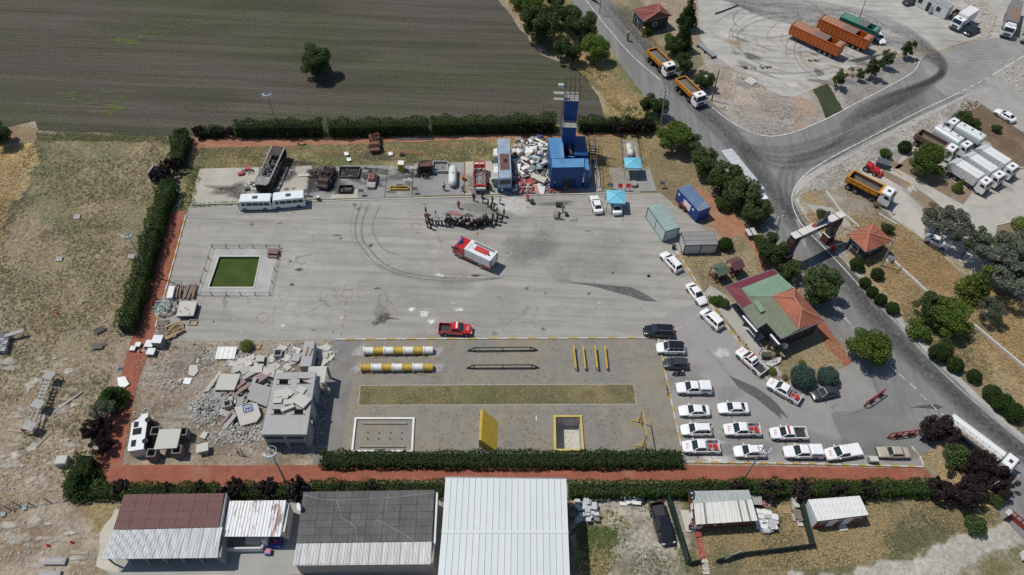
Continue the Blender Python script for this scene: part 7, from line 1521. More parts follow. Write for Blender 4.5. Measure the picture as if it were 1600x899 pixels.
r=B_('motorcycle',(1060,586),'black motorcycle parked below the dark estate car','motorcycle');r.rotation_euler=(0,R(-8),R(8))
for x in (-.7,.7):wheel(r,x,0,.31,.14)
mb=MB();mb.be((-.7,0,.31),(-.1,0,.65),.1,.1);mb.be((.7,0,.31),(.45,0,.95),.09,.09);mb.box((.0,0,.3),(.55,.3,.35));mb.bd('frame',BK,r);MB().box((.15,0,.68),(.5,.3,.25),top=(.8,.6)).bd('fuel_tank',P('black'),r);MB().box((-.45,0,.68),(.75,.28,.12)).bd('seat',TYRE,r);MB().be((.42,-.38,1.0),(.42,.38,1.0),.05,.05).bd('handlebar',BK,r);MB().box((.62,0,.78),(.14,.2,.18)).bd('headlight',LAMP,r)
# ------------------------------------------------------------------ masts, poles, signs
MET=M('mast_grey',(.22,.24,.26),.5,.15,.5);CP=M('concrete_pole',(.34,.33,.31),.85,.2,.7);WOODP=M('wood_pole',(.13,.10,.08),.9,.3,1)
for base,hh,d in (((235,430),10,'beside the left hedge'),((436,212),10,'in the back hedge with the field behind'),((447,754),9.4,'in front, left, leaning over the concrete house'),((1162,749),9.6,'in front, right, over the parked people carrier')):
    p=G(*base);r=empty('floodlight_mast',tuple(p),RU(-.3,.3),'tall grey floodlight mast '+d,'lamp mast','floodlight masts');MB().bar((0,0,0),(0,0,hh),.13,.08,8).bd('pole',MET,r);mb=MB();n=10
    for k in range(n):a,b=2*math.pi*k/n,2*math.pi*(k+1)/n;mb.be((.75*math.cos(a),.75*math.sin(a),hh-.1),(.75*math.cos(b),.75*math.sin(b),hh-.1),.07,.07)
    mb.be((-.75,0,hh-.1),(.75,0,hh-.1),.07,.07);mb.bd('head_ring',MET,r)
    for k in range(4):a=-2.2+k*.55;c,s=math.cos(a),math.sin(a);o=MB().box((.85*c,.85*s,hh-.35),(.5,.18,.5),a+1.57,top=(1.1,1.1)).bd('floodlight',M('flood_housing',(.42,.46,.5),.35),r);MB().box((.95*c,.95*s,hh-.3),(.4,.05,.38),a+1.57).bd('lens',LAMP,o)
def pole(base,top,label,m,rr=.16,arms=1,nm='utility_pole',cat='pole',armdir=0):
    h=max(4,min(11,hgt(top,base)));p=G(*base);t=P3(top,h);r=empty(nm,tuple(p),0,label,cat);e=rel(r,t);e=W_((max(-.9,min(.9,e.x)),max(-.9,min(.9,e.y)),h));MB().bar((0,0,0),e,rr,rr*.65,8).bd('pole',m,r)
    for k in range(arms):
        z=e*(1-.08*k)-W_((0,0,.2));u=W_((math.cos(armdir),math.sin(armdir),0));MB().be(z-u*1.0,z+u*1.0,.14,.12).bd('crossarm',M('crossarm_white',(.45,.44,.42),.6),r)
        for s in (-.9,0,.9):MB().bar(z+u*s,z+u*s+W_((0,0,.35)),.07,n=6).bd('insulator',BK,r)
    return r
pole((1031,207),(1040,141),'pale concrete utility pole standing in the tree at the hedge corner',CP,.15,2,armdir=.4);pole((1112,157),(1124,109),'dark lattice-like pole at the foot of the rubble bank',WOODP,.17,0);pole((1209,385),(1219,338),'pale utility pole with crossarms left of the gate arch',CP,.15,2,armdir=.5);pole((1376,416),(1399,373),'grey utility pole right of the gatehouse with a cabinet at its foot',CP,.15,1,armdir=.6)
pole((1343,28),(1353,0),'thin dark pole at the top edge behind the green trailer',WOODP,.1,0);pole((937,20),(939,1),'dark pole at the top edge beside the road lane',WOODP,.1,1);pole((1533,770),(1561,752),'thin pale pole leaning out of the plum trees',WP,.07,0)
pole((1219,420),(1228,368),'thin wire-like pale pole in front of the left gate pillar',CP,.04,0)
r=pole((1095,432),(1110,391),'thin flagpole with a red flag by the picnic shelters',MET,.05,0,'flagpole','flagpole');h=hgt((1110,391),(1095,432));h=max(4,min(11,h));mb=MB();mb.add([(0,0,h-1.6),(.1,.02,h-.1),(.28,.3,h-.2),(.2,.35,h-1.2),(.05,.1,h-1.9)],[(0,1,2,3,4)]);mb.add([(0.01,0,h-1.6),(.11,.02,h-.1),(.29,.3,h-.2),(.21,.35,h-1.2),(.06,.1,h-1.9)],[(4,3,2,1,0)]);mb.bd('flag',REDP,r)
pole((1093,430),(1101,402),'bare thin pole just left of the flagpole',MET,.04,0)
SIGNM=M('sign_grey',(.07,.075,.085),.5,.2)
def board(px,w_,label,m=SIGNM,h=1.0,nm='sign_board',cat='sign',hb=.6):
    p=G(*px);r=empty(nm,tuple(p),0,label,cat);
    for s in (-1,1):MB().be((s*w_*.45,0,0),(s*w_*.45,.05,h),.06,.06).bd('leg',CHAS,r)
    MB().add([(-w_/2,-.15,h),(w_/2,-.15,h),(w_/2,.35,h+hb*.6),(-w_/2,.35,h+hb*.6),(-w_/2,-.1,h-.05),(w_/2,-.1,h-.05),(w_/2,.4,h+hb*.6-.05),(-w_/2,.4,h+hb*.6-.05)],[(0,1,2,3),(7,6,5,4),(0,4,5,1),(1,5,6,2),(2,6,7,3),(3,7,4,0)]).bd('board',m,r);return r
SG='dark information boards on the pads'
for px,lab in (((480,307),'between the burnt bus pad and the wrecked trucks'),((565,306),'left of the small red burnt car'),((648,303),'right of the yellow trough'),((953,297),'left of the red racks by the blue canopy'),((1034,294),'on the dry grass right of the gas pad')):o=board(px,1.0,'dark slanted information board '+lab,cat='sign');o['group']=SG
for px,lab in (((968,299),'left'),((980,299),'right')):o=board(px,.8,'small red rack on legs behind the light blue canopy, '+lab+' of two',REDP,1.0,'red_rack','rack',1.0);o['group']='red racks'
r=B_('well_ring',(990,290),'round tan well ring with lid on the concrete pad','well');MB().bar((0,0,0),(0,0,.6),.75,n=18).bd('ring',M('tan_concrete',(.30,.26,.2),.85,.2),r);MB().bar((0,0,.6),(0,0,.68),.62,n=18).bd('lid',CONG,r)
def canopy(px,w_,d_,h,label,tilt=0):
    p=G(*px);r=empty('canopy',(p.x,p.y,0),tilt,label,'canopy','light blue canopies');m=M('canopy_blue',(.16,.50,.66),.6,.12,.8);q=[W_((s*w_/2,t*d_/2,h)) for s,t in ((-1,-1),(1,-1),(1,1),(-1,1))];top=W_((0,0,h+.55))
    for i in range(4):a,b=q[i],q[(i+1) % 4];MB().add([a,b,top,a-W_((0,0,.06)),b-W_((0,0,.06)),top-W_((0,0,.06))],[(0,1,2),(5,4,3),(0,3,4,1)]).bd('roof_panel',m,r);MB().be(a-W_((0,0,.12)),b-W_((0,0,.12)),.05,.25).bd('valance',m,r)
    for v in q:MB().be((v.x*.95,v.y*.95,0),(v.x*.95,v.y*.95,h),.08,.08).bd('post',CHAS,r)
    mb=MB()
    for v in q:mb.be(v+W_((0,0,.02)),top+W_((0,0,.02)),.04,.03)
    mb.bd('ribs',MET,r)
canopy((985.5,272),3.1,2.9,2.8,'light blue canopy standing over the upper gas pad',R(2));canopy((959.5,323),3.3,3.3,2.5,'light blue canopy over the parked white car')
def gas_tank(a,b,h,rad,label,m):
    A,Bq=G(*a),G(*b);r=empty('gas_tank',tuple((A+Bq)/2),math.atan2((Bq-A).y,(Bq-A).x),label,'gas tank','white gas tanks');ln=(Bq-A).length;mb=MB();rr=[];n=18
    for t in np.linspace(-1,1,13):x=t*ln/2;k=min(1,math.sqrt(max(0.0,1-max(0,(abs(t)-.72)/.28)**2))) if abs(t)<1 else .05;rr.append([(x,rad*k*math.cos(2*math.pi*i/n),h+rad*k*math.sin(2*math.pi*i/n)) for i in range(n)])
    mb.rings(rr);mb.bd('tank',m,r,smooth=True)
    for x in (-ln*.28,ln*.28):MB().box((x,0,0),(.3,rad*1.5,h-rad*.7)).bd('saddle',CONCR,r)
    MB().bar((0,0,h+rad-.05),(0,0,h+rad+.2),.22,n=10).bd('valve_dome',m,r)
gas_tank((708,266),(707,296),1.0,.78,'white gas tank lying on the pad left of the red fire engine wreck',M('tank_paint',(.66,.67,.64),.35,.12,dirt=(.4,.36,.3),dirtamt=.3));gas_tank((981,232),(985,250),1.0,.65,'cream gas tank behind the upper light blue canopy',M('tank_cream',(.60,.58,.5),.4,.12))
for a,b,lab in (((970,222),(973,262),'thin wire fence on the left of the cream gas tank'),((997,222),(1002,262),'thin wire fence on the right of the cream gas tank')):
    A,Bq=G(*a),G(*b);r=empty('wire_fence',tuple(A),0,lab,'fence');d=Bq-A
    for k in range(5):mb=MB();p=d*(k/4);mb.be(p,p+W_((0,0,1.8)),.07,.07);mb.bd('post',CHAS,r)
    mb=MB()
    for z in (.3,.9,1.7):mb.be(W_((0,0,z)),d+W_((0,0,z)),.025,.025)
    mb.bd('wires',CHAS,r)
# picnic shelters, kennel
for px,c,lab in (((1120,434),(.10,.14,.09),'picnic shelter with dark green roof left of its maroon twin'),((1144,425),(.13,.055,.06),'picnic shelter with maroon roof right of its green twin')):
    r=B_('picnic_shelter',px,lab,'shelter','picnic shelters');r.rotation_euler=(0,0,R(28));m=corr('shelter_'+str(c[0]),c,6,.6,.15,R(28),.05);wood=M('shelter_wood',(.13,.05,.035),.7,.3)
    for s in (-1,1):MB().add([(-1.15,0,2.75),(1.15,0,2.75),(1.15,s*1.25,2.1),(-1.15,s*1.25,2.1),(-1.15,0,2.69),(1.15,0,2.69),(1.15,s*1.25,2.04),(-1.15,s*1.25,2.04)],[(0,1,2,3),(7,6,5,4),(0,4,5,1),(1,5,6,2),(2,6,7,3),(3,7,4,0)]).bd('roof_panel',m,r)
    for x in (-.95,.95):
        for y in (-1.0,1.0):MB().be((x,y,0),(x,y*.95,2.15),.12,.12).bd('post',wood,r)
    MB().box((0,0,.7),(1.8,.7,.07)).bd('table_top',wood,r)
    for y in (-.8,.8):MB().box((0,y,.4),(1.8,.32,.06)).bd('seat',wood,r)
    for x in (-.7,.7):MB().box((x,0,0),(.1,1.7,.68),top=(1,.4)).bd('table_leg',wood,r)
r=B_('kennel',(1171,369),'little grey kennel with white roof on the red dirt','kennel');r.rotation_euler=(0,0,R(15));MB().box((0,0,0),(1.2,1.4,.9)).bd('wall',M('kennel_brown',(.16,.11,.08),.8),r)
for s in (-1,1):o=MB().be((s*.38,-.85,1.12),(s*.38,.85,1.12),.95,.06).bd('roof_panel',M('kennel_roof',(.5,.5,.47),.6),r);
# barriers and gates
def barrier(a,b,h,label,m=None,n=4,solid=False):
    A,Bq=G(*a),G(*b);r=empty('swing_gate',tuple(A),0,label,'gate');d=Bq-A;m=m or M('gate_red',(.26,.03,.025),.5,.2)
    MB().be(W_((0,0,h)),d+W_((0,0,h)),.12,.12).bd('top_rail',m,r);MB().be(W_((0,0,.15)),d+W_((0,0,.15)),.12,.12).bd('bottom_rail',m,r)
    for k in range(n+1):mb=MB();p=d*(k/n);mb.be(p+W_((0,0,.05)),p+W_((0,0,h)),.1,.1);mb.bd('upright',m,r)
    for k in range(n):
        if solid or k % 2:MB().be(d*((k+.5)/n-.4/n)+W_((0,0,h*.3)),d*((k+.5)/n+.4/n)+W_((0,0,h*.3)),.04,h*.5).bd('lower_panel',m,r)
    for k in range(n*3):mb=MB();p=d*((k+.5)/(n*3));mb.be(p+W_((0,0,.15)),p+W_((0,0,h)),.03,.03);mb.bd('bar',m,r)
barrier((1349,636),(1378,616),1.6,'red sliding gate standing open at the lot entrance');barrier((1386,685),(1436,679),1.5,'long low red gate between the beige saloon and the plum trees',n=5);barrier((1573,806),(1606,834),1.6,'red gate cut by the right edge at the dirt road',n=4,solid=True)
for px,lab in (((1436,684),'pale concrete gate post at the end of the long red gate'),((1566,808),'pale concrete gate post at the dirt road entrance')):o=B_('gate_post',px,lab,'post');MB().box((0,0,0),(.9,.5,1.6),.6).bd('pillar',CONCL,o);MB().box((0,0,1.6),(1.0,.6,.08),.6).bd('cap',CONCL,o)
for px,lab in (((980,64),'yellow hazard post on the island, left of the weighing lane'),((1004,57),'yellow hazard post beside the upper hut wall')):o=B_('hazard_post',px,lab,'post');MB().box((0,0,0),(.45,.45,2.3)).bd('post',YE,o);[MB().box((0,0,z),(.47,.47,.22)).bd('black_band',BK,o) for z in (.5,1.1,1.7)]
r=B_('barrier_arm',(1299,390),'small red barrier box with a white arm at the gatehouse','barrier');MB().box((0,0,0),(.7,.6,1.1)).bd('cabinet',REDP,r);MB().be((0,0,1.0),(1.6,.4,1.25),.12,.12).bd('arm',WH,r)
r=B_('drain_cabinet',(1389,408),'round white cabinet at the foot of the pole by the gatehouse','cabinet');MB().bar((0,0,0),(0,0,.8),.55,.5,12).bd('body',WH,r);MB().bar((0,0,.8),(0,0,.88),.6,n=12).bd('lid',RIM,r)
r=B_('street_cabinet',(1361,722),'grey metal cabinet on the kerb left of the beige saloon','cabinet');MB().box((0,0,0),(1.1,.7,1.0),top=(.97,.97)).bd('body',RIM,r);MB().box((0,0,1.0),(1.2,.8,.06)).bd('lid',CONCL,r)
for k,px in enumerate(((1125,499),(1152,531),(1164,543))):o=B_('bollard_lamp',px,'small dark garden lamp on the office kerb, '+('upper','middle','lower')[k]+' of three','lamp','garden lamps');MB().bar((0,0,0),(0,0,.7),.06,n=6).bd('post',BK,o);MB().bar((0,0,.7),(0,0,.9),.14,.1,n=8).bd('lamp_head',BK,o)
# screens (green mesh fence)
def screen(pts,h,label,m=None):
    m=m or M('screen_green',(.018,.045,.035),.7,.25,1);r=empty('screen_fence',tuple(G(*pts[0])),0,label,'fence');q=[rel(r,G(*p)) for p in pts]
    for a,b in zip(q[:-1],q[1:]):
        n=max(1,int((b-a).length/2.2))
        for k in range(n):
            p,s=a.lerp(b,k/n),a.lerp(b,(k+1)/n);MB().be(p+W_((0,0,h/2)),s+W_((0,0,h/2)),.05,h-.06*(k % 2)).bd('screen_panel',m,r);MB().be(p,p+W_((0,0,h+.08)),.08,.08).bd('post',CHAS,r)
screen([(1041,780),(1072,882)],1.8,'dark green screen fence between the lifted pickup and wooden cabin');screen([(1074,883),(1094,879)],1.3,'short green screen piece at the foot of the red carpet');screen([(1118,879),(1160,868),(1212,862),(1265,855)],1.3,'long dark screen fence in front of the wooden cabin lawn');screen([(1247,782),(1256,820),(1266,856)],1.8,'dark green screen fence beside the white cabin')
# ------------------------------------------------------------------ wrecks and props on the pads
BURN=M('burnt_metal',(.05,.042,.038),.8,.6,2.5,dirt=(.16,.075,.045),dirtamt=.8);BURN_DARK=M('burnt_and_hole_black',(.018,.017,.016),.9,.5,2);RUSTM=M('rusty_panel',(.20,.07,.045),.7,.45,2,dirt=(.07,.04,.03),dirtamt=.7);ASH=M('ash_grey',(.30,.29,.28),.9,.4,2,dirt=(.08,.08,.08),dirtamt=.7)  # the black burnt metal also paints shade in holes and hollows
def scrap(parent,n,cx,cy,z,rx,ry,rz,m,size=.6,nm='scrap'):
    mb=MB()
    for k in range(n):
        c=W_((cx+RU(-rx,rx),cy+RU(-ry,ry),z+RU(0,rz)));d=W_((random.gauss(0,1),random.gauss(0,1),random.gauss(0,.5))).normalized()*RU(.3,1)*size;mb.be(c-d/2,c+d/2,RU(.05,.3)*size,RU(.03,.12)*size)
    return mb.bd(nm,m,parent)
def wreck_bus():
    loc,a=heading((411,300),(439,240),.6);r=empty('burnt_bus',loc,a,'burnt-out bus shell with open roof behind the two minibuses','bus');l,w_=10.2,1.22;h=2.5
    for s in (-1,1):
        MB().box((0,s*w_,.5),(l,.08,.75)).bd('side_panel',BURN if s>0 else ASH,r);MB().be((-l/2,s*w_,h),(l/2,s*w_,h),.3,.1).bd('roof_rail',ASH,r)
        for k in range(9):x=-l/2+k*l/8;MB().be((x,s*w_,1.2),(x,s*w_,h),.1,.1).bd('window_post',BURN,r)
        for x in (l/2-1.6,-l/2+2):wheel(r,x,s*1.05,.45,.25)
    for k in range(9):x=-l/2+k*l/8;MB().be((x,-w_,h),(x,w_,h+RU(-.3,.02)),.08,.06).bd('roof_bow',BURN,r)
    MB().box((l/2-.7,0,h-.03),(2.2,2.2,.06)).bd('front_roof',ASH,r);MB().box((-l/2+1.2,0,h-.1),(2.4,2.2,.05)).bd('rear_roof',BURN,r);MB().box((0,0,.5),(l-.1,2.3,.12)).bd('floor',BURN_DARK,r)
    for x,hh in ((l/2,1.4),(-l/2,1.9)):MB().box((x,0,.4),(.1,2.4,hh)).bd('end_wall',BURN_DARK if x>0 else BURN,r)
    scrap(r,70,0,0,.7,l/2-.4,.9,.9,BURN,.9,'burnt_fittings');scrap(r,40,1.2,0,1.6,2.5,.9,.9,ASH,.7,'ash_pieces')
wreck_bus()
def wreck_truck(f,rr_,label,l=6.0,nm='burnt_truck',col=None,cat='truck wreck',h=1.2):
    loc,a=heading(f,rr_,h*.5);r=empty(nm,loc,a,label,cat);col=col or BURN;chassis(r,l/2-.4,-l/2,.65,.4);
    for x in (l/2-1,-l/2+1.2):
        for s in (-1,1):wheel(r,x,s*.9,.42,.25)
    MB().side([(l/2,.5),(l/2,1.0),(l/2-.5,1.2),(l/2-.8,h+.7),(l/2-1.7,h+.6),(l/2-1.8,.6)],-.95,.95).bd('cab_shell',col,r)
    MB().box((-.8,0,.8),(l-2.6,1.9,.12)).bd('load_bed',BURN_DARK,r)
    for s in (-1,1):MB().box((-.8,s*.95,.8),(l-2.6,.06,.5)).bd('side_panel',col,r)
    scrap(r,60,-.6,0,.9,l/2-.9,.9,.8,col,.8,'burnt_parts');scrap(r,30,-.6,0,.9,l/2-.9,.9,.6,BURN_DARK,.8,'charred_parts');return r
wreck_truck((504,294),(518,262),'tangled burnt truck wreck in the middle of the blackened pads',6.0)
r=B_('burnt_engine',(497,274),'heap of charred machine parts left of the tangled truck wreck','wreck');scrap(r,70,0,0,.05,1.6,1.1,.9,BURN,.9,'burnt_parts');scrap(r,30,.2,0,.05,1.4,1.0,.7,ASH,.6,'ash_pieces')
wreck_truck((586,236),(585,213),'rusty red digger wreck on the red path before the back hedge',5.0,'rusty_digger',RUSTM,'digger')
r=B_('car_wreck',(582,286),'small burnt car with rusty roof and pale bonnet','car wreck');r.rotation_euler=(0,0,R(-88));MB().rings([ring8(1.8,.7,.2,.5,.62),ring8(1.6,.78,.2,.65,.75),ring8(.6,.8,.2,.75,.85),ring8(-1.7,.8,.2,.75,.85),ring8(-1.85,.72,.25,.6,.7)]).bd('body',M('scorched_white',(.45,.44,.42),.7,.5,2,dirt=(.1,.06,.04),dirtamt=.8),r);MB().box((-.4,0,.8),(2.2,1.35,.6),top=(.8,.85)).bd('cabin',RUSTM,r)
for x in (1.1,-1.2):
    for s in (-1,1):wheel(r,x,s*.72,.28,.16)
def tray(c4,label,m,hh=.5,wd=.12,fill=None):
    q0=G(*c4[0]);r=empty('fire_tray',tuple(q0),0,label,'fire tray');q=[rel(r,G(*p)) for p in c4]
    for i in range(4):MB().be(q[i]+W_((0,0,hh/2+.06)),q[(i+1) % 4]+W_((0,0,hh/2+.06)),wd,hh).bd('side',m,r)
    MB().add([p+W_((0,0,.12)) for p in q],[(0,1,2,3)]).bd('floor',fill or BURN_DARK,r);c=(q[0]+q[2])/2;scrap(r,26,c.x,c.y,.15,abs(q[2].x-q[0].x)*.4,abs(q[2].y-q[0].y)*.4,.1,ASH,.5,'ash')
tray([(532,264),(564,264),(560,279),(529,279)],'large square steel fire tray with ash on the blackened pad',M('tray_steel',(.12,.12,.12),.6,.4,2));tray([(532,293),(552,293),(550,303),(529,303)],'small blackened fire tray in front of the large one',BURN_DARK);tray([(677,256),(700,256),(700,271),(676,271)],'pale grey fire tray joined to the burnt pickup wreck',M('tray_pale',(.33,.33,.32),.6,.3,2),.6,.2,ASH)
tray([(610,294),(638,294),(638,298),(610,298)],'narrow yellow trough lying on a pad',YE,.45,.14);
r=B_('yellow_cabinet',(627.5,266),'yellow upright cabinet with white top on the middle pad','cabinet');MB().box((0,0,.05),(1.1,1.1,1.7)).bd('body',YE,r);MB().box((0,0,1.75),(1.15,1.15,.12)).bd('top',WT,r);MB().box((0,-.57,.6),(.6,.04,.8)).bd('door',M('yellow_dark',(.35,.22,.03),.6),r)
r=B_('burnt_pickup',(664,272),'burnt-out vehicle hulk with brown roof beside the pale tray','car wreck');MB().side([(-1.5,.1),(-1.4,1.0),(-.8,1.9),(1.3,2.1),(1.4,.1)],-.1,1.6).bd('hulk',BURN_DARK,r);MB().add([(-.85,-.15,1.95),(1.35,-.15,2.15),(1.35,1.65,2.1),(-.85,1.65,1.85),(-.85,-.15,1.9),(1.35,-.15,2.1),(1.35,1.65,2.05),(-.85,1.65,1.8)],[(0,1,2,3),(7,6,5,4),(0,4,5,1),(1,5,6,2),(2,6,7,3),(3,7,4,0)]).bd('roof',M('hulk_brown',(.12,.05,.04),.7,.4),r);scrap(r,50,-.1,-.6,.1,1.4,.8,1.0,BURN_DARK,.8,'charred_parts')
r=B_('gas_bottle',(724.5,281),'small orange gas bottle box on the pad edge','box');MB().box((0,0,.05),(.6,.5,.8)).bd('box',M('orange_box',(.6,.22,.03),.5),r);MB().bar((0,0,.85),(0,0,.95),.12,n=8).bd('valve',BK,r)
def fire_wreck():
    loc,a=heading((749,256),(750,302),.8);r=empty('old_fire_engine',loc,a,'stripped old red fire engine with open cab on the pad','fire engine');red=M('old_red',(.42,.02,.02),.45,.25,1.5);l=6.6;chassis(r,l/2-.5,-l/2,.7,.42)
    for x in (l/2-1.2,-l/2+1.4):
        for s in (-1,1):wheel(r,x,s*.98,.45,.28)
    for s in (-1,1):MB().box((-.9,s*1.05,.8),(l-2.1,.14,.8)).bd('side_panel',red,r);MB().box((l/2-1.1,s*1.06,.7),(1.6,.1,1.5)).bd('door',red,r)
    MB().box((-.9,0,.8),(l-2.2,2.0,.15)).bd('floor',ASH,r);MB().box((-l/2+.25,0,.7),(.5,2.2,.5)).bd('rear_bumper',M('bumper_pale',(.42,.42,.4),.5),r);MB().box((-l/2+.7,0,.9),(.3,1.9,.7)).bd('rear_wall',red,r)
    for x,z in ((l/2-.2,2.2),(l/2-1.7,2.25)):MB().be((x,-1.05,z),(x,1.05,z),.14,.14).bd('cab_hoop',red,r)
    for s in (-1,0,1):MB().be((l/2-.2,s*1.0,2.2),(l/2-1.7,s*1.0,2.25),.14,.12).bd('roof_rail',red,r)
    MB().box((l/2-.15,0,.6),(.15,2.1,.8)).bd('front_panel',red,r);scrap(r,30,l/2-1.0,0,.8,.6,.8,.6,BURN_DARK,.6,'cab_remains');scrap(r,26,-1,0,.95,2.2,.8,.25,ASH,.7,'loose_parts')
    mb=MB()
    for y in (-.7,-.45):mb.be((1.2,y,1.1),(-2.6,y,1.1),.06,.06)
    for k in range(10):mb.be((1-k*.38,-.7,1.12),(1-k*.38,-.45,1.12),.04,.04)
    mb.bd('ladder',ASH,r)
fire_wreck()
def stacked_bus():
    r=B_('raised_bus',(790,300),'old pale blue bus body raised on blue barrels, roof rusted brown','bus');q=[P3(p,3.9) for p in ((777,216),(796.5,216),(799.5,278),(780,279))];g=[rel(r,p) for p in q];MB().prism([(p.x,p.y) for p in g],1.5,3.7).bd('body',M('bus_pale_blue',(.26,.36,.46),.5,.25,1,dirt=(.3,.3,.3),dirtamt=.6),r)
    c=(g[0]+g[2])/2;gi=[c+(p-c)*.98 for p in g];MB().prism([(p.x,p.y) for p in gi],3.71,3.85).bd('roof',M('bus_roof',(.30,.40,.50),.5,.3,.6,dirt=(.25,.12,.08),dirtamt=.7),r)
    a,b=g[0].lerp(g[3],.40),g[1].lerp(g[2],.40);a2,b2=g[0].lerp(g[3],.8),g[1].lerp(g[2],.8);mb=MB();k=.12;pts=[a.lerp(b,k),a.lerp(b,1-k),a2.lerp(b2,1-k),a2.lerp(b2,k)];mb.prism([(p.x,p.y) for p in pts],3.86,3.89);mb.bd('rust_patch',M('rust_brown',(.14,.07,.055),.8,.3,1),r)
    m0=g[0].lerp(g[2],.58);MB().box((m0.x,m0.y,3.9),(.7,.9,.05)).bd('roof_hole_shade',BURN_DARK,r);a,b=g[3],g[2];MB().be(W_((a.x+.2,a.y-.02,2.9)),W_((b.x-.2,b.y-.02,2.9)),.06,.9).bd('rear_window',GLASS,r)  # black roof plate paints the shaded depth of an opening
    for i in range(4):
        s=g[i]*.9+c*.1;MB().bar((s.x,s.y,0),(s.x,s.y,1.48),.42,n=12).bd('barrel',M('barrel_blue',(.02,.09,.25),.5,.3),r)
    for k in range(4):s=g[0].lerp(g[3],.2+k*.2);MB().box((s.x-.02,s.y,2.5),(.06,1.2,.8)).bd('side_window',GLASS,r)
    v=B_('white_van_wreck',(775,300),'crushed pale van wreck squeezed on the left of the raised bus','van wreck');q=[P3(p,2.2) for p in ((771,232),(778,230),(779,279),(770,279))];g=[rel(v,p) for p in q];MB().prism([(p.x,p.y) for p in g],.4,2.1).bd('body',M('van_pale',(.42,.44,.42),.5,.3,1.2,dirt=(.3,.1,.06),dirtamt=.6),v);c=(g[0]+g[2])/2
    for t,mm in ((.15,WT),(.4,SIGNM),(.72,WT)):s=g[0].lerp(g[3],t)*.5+g[1].lerp(g[2],t)*.5;MB().box((s.x,s.y,2.11),(.85,1.7,.1)).bd('roof_section',mm,v)
    for t in (.2,.85):s=g[0].lerp(g[3],t);wheel(v,s.x+.1,s.y,.4,.25)
stacked_bus()
# traffic drum, bin, tray, trolley in the yard
r=B_('traffic_drum',(824,313),'red and white striped drum beside the debris heap','drum')
for k in range(5):MB().bar((0,0,k*.24),(0,0,k*.24+.235),.36-.012*k,n=14).bd('band',REDP if k % 2==0 else WT,r)
r=B_('waste_bin',(831,318),'low dark bin just right of the striped drum','bin');MB().bar((0,0,0),(0,0,.7),.35,.42,12).bd('body',BK,r);MB().bar((0,0,.7),(0,0,.76),.44,n=12).bd('lid',DARKP,r)
r=B_('metal_tray',(873.5,322),'flat dark metal tray on legs in front of the blue tower','tray');MB().box((0,0,.35),(1.3,.9,.12)).bd('tray',BURN_DARK,r);[MB().be((x,y,0),(x,y,.35),.06,.06).bd('leg',BURN_DARK,r) for x in (-.5,.5) for y in (-.35,.35)]
r=B_('hose_reel',(885,337),'dark hose reel cart standing by the two firefighters','hose reel');MB().bar((-.25,0,.35),(.25,0,.35),.33,n=12).bd('reel',BK,r);MB().be((0,0,.35),(-.2,.8,.8),.05,.05).bd('handle',BK,r)
r=B_('steel_rack',(868,341),'see-through grey rack standing left of the firefighter','rack');mb=MB()
for x in (-.35,.35):
    for y in (-.3,.3):mb.be((x,y,0),(x,y,1.7),.05,.05)
for z in (.4,.9,1.4,1.7):mb.be((-.35,-.3,z),(.35,-.3,z),.04,.04);mb.be((-.35,.3,z),(.35,.3,z),.04,.04)
mb.bd('frame',RIM,r);MB().box((0,0,.4),(.7,.6,.04)).bd('shelf',RIM,r)
r=B_('hydrant_bin',(1052,389),'small black bin at the corner of the mint framed garage','bin');MB().box((0,0,0),(.5,.5,.8),top=(1.1,1.1)).bd('body',BK,r);MB().box((0,0,.8),(.6,.6,.06)).bd('lid',DARKP,r)
r=B_('tyre_roller',(1013,432),'tiny black object lying on the open yard','roller');MB().bar((-.2,0,.2),(.2,0,.2),.2,n=10).bd('drum',BK,r);MB().be((0,0,.2),(.1,.5,.4),.04,.04).bd('handle',BK,r)
r=B_('burning_barrel',(498,313),'small rusty barrel at the pad edge right of the minibuses','barrel');MB().bar((0,0,0),(0,0,.85),.36,n=12).bd('barrel',M('barrel_rust',(.15,.09,.03),.7,.5),r);MB().bar((0,0,.86),(0,0,.9),.3,n=12).bd('lid',WT,r)
r=B_('yellow_red_cart',(1068,326),'dark red cart with two wheels at the side of blue container','cart');r.rotation_euler=(0,0,R(-52));MB().box((0,0,.5),(2.0,.9,.6),top=(.9,.9)).bd('body',M('dark_red',(.2,.025,.025),.5),r);[wheel(r,x,s*.5,.3,.15) for x in (-.6,.6) for s in (-1,1)];MB().be((1.0,0,.5),(1.8,0,.7),.06,.06).bd('drawbar',CHAS,r)
r=B_('red_loader',(1360,268),'red farm loader parked behind the empty orange tipper','loader');r.rotation_euler=(0,0,R(-40));MB().box((.6,0,.5),(1.8,1.2,.7),top=(.9,.85)).bd('bonnet',REDP,r);MB().box((-.6,0,.5),(1.2,1.3,.9)).bd('body',REDP,r)
mb=MB();[mb.be((x,y,1.2),(x,y,2.3),.08,.08) for x in (-1.1,0) for y in (-.55,.55)];[mb.be((-1.1,y,2.3),(0,y,2.3),.08,.08) for y in (-.55,.55)];mb.bd('roll_cage',REDP,r);[wheel(r,x,s*.8,q_,.35) for x,q_ in ((-.8,.6),(1.0,.4)) for s in (-1,1)]
MB().box((1.9,0,.2),(.6,1.6,.5),top=(.7,1)).bd('bucket',M('old_red',(.42,.02,.02)),r)
r=B_('grey_skip',(1377,260),'dark grey metal box skip right behind the red loader','skip');r.rotation_euler=(0,0,R(-25));MB().box((0,0,.1),(2.2,1.6,1.1),top=(1.1,1.1)).bd('body',M('skip_grey',(.10,.11,.12),.6,.3),r);MB().box((0,0,1.2),(2.4,1.7,.05)).bd('lid',M('skip_grey',(.10,.11,.12)),r)
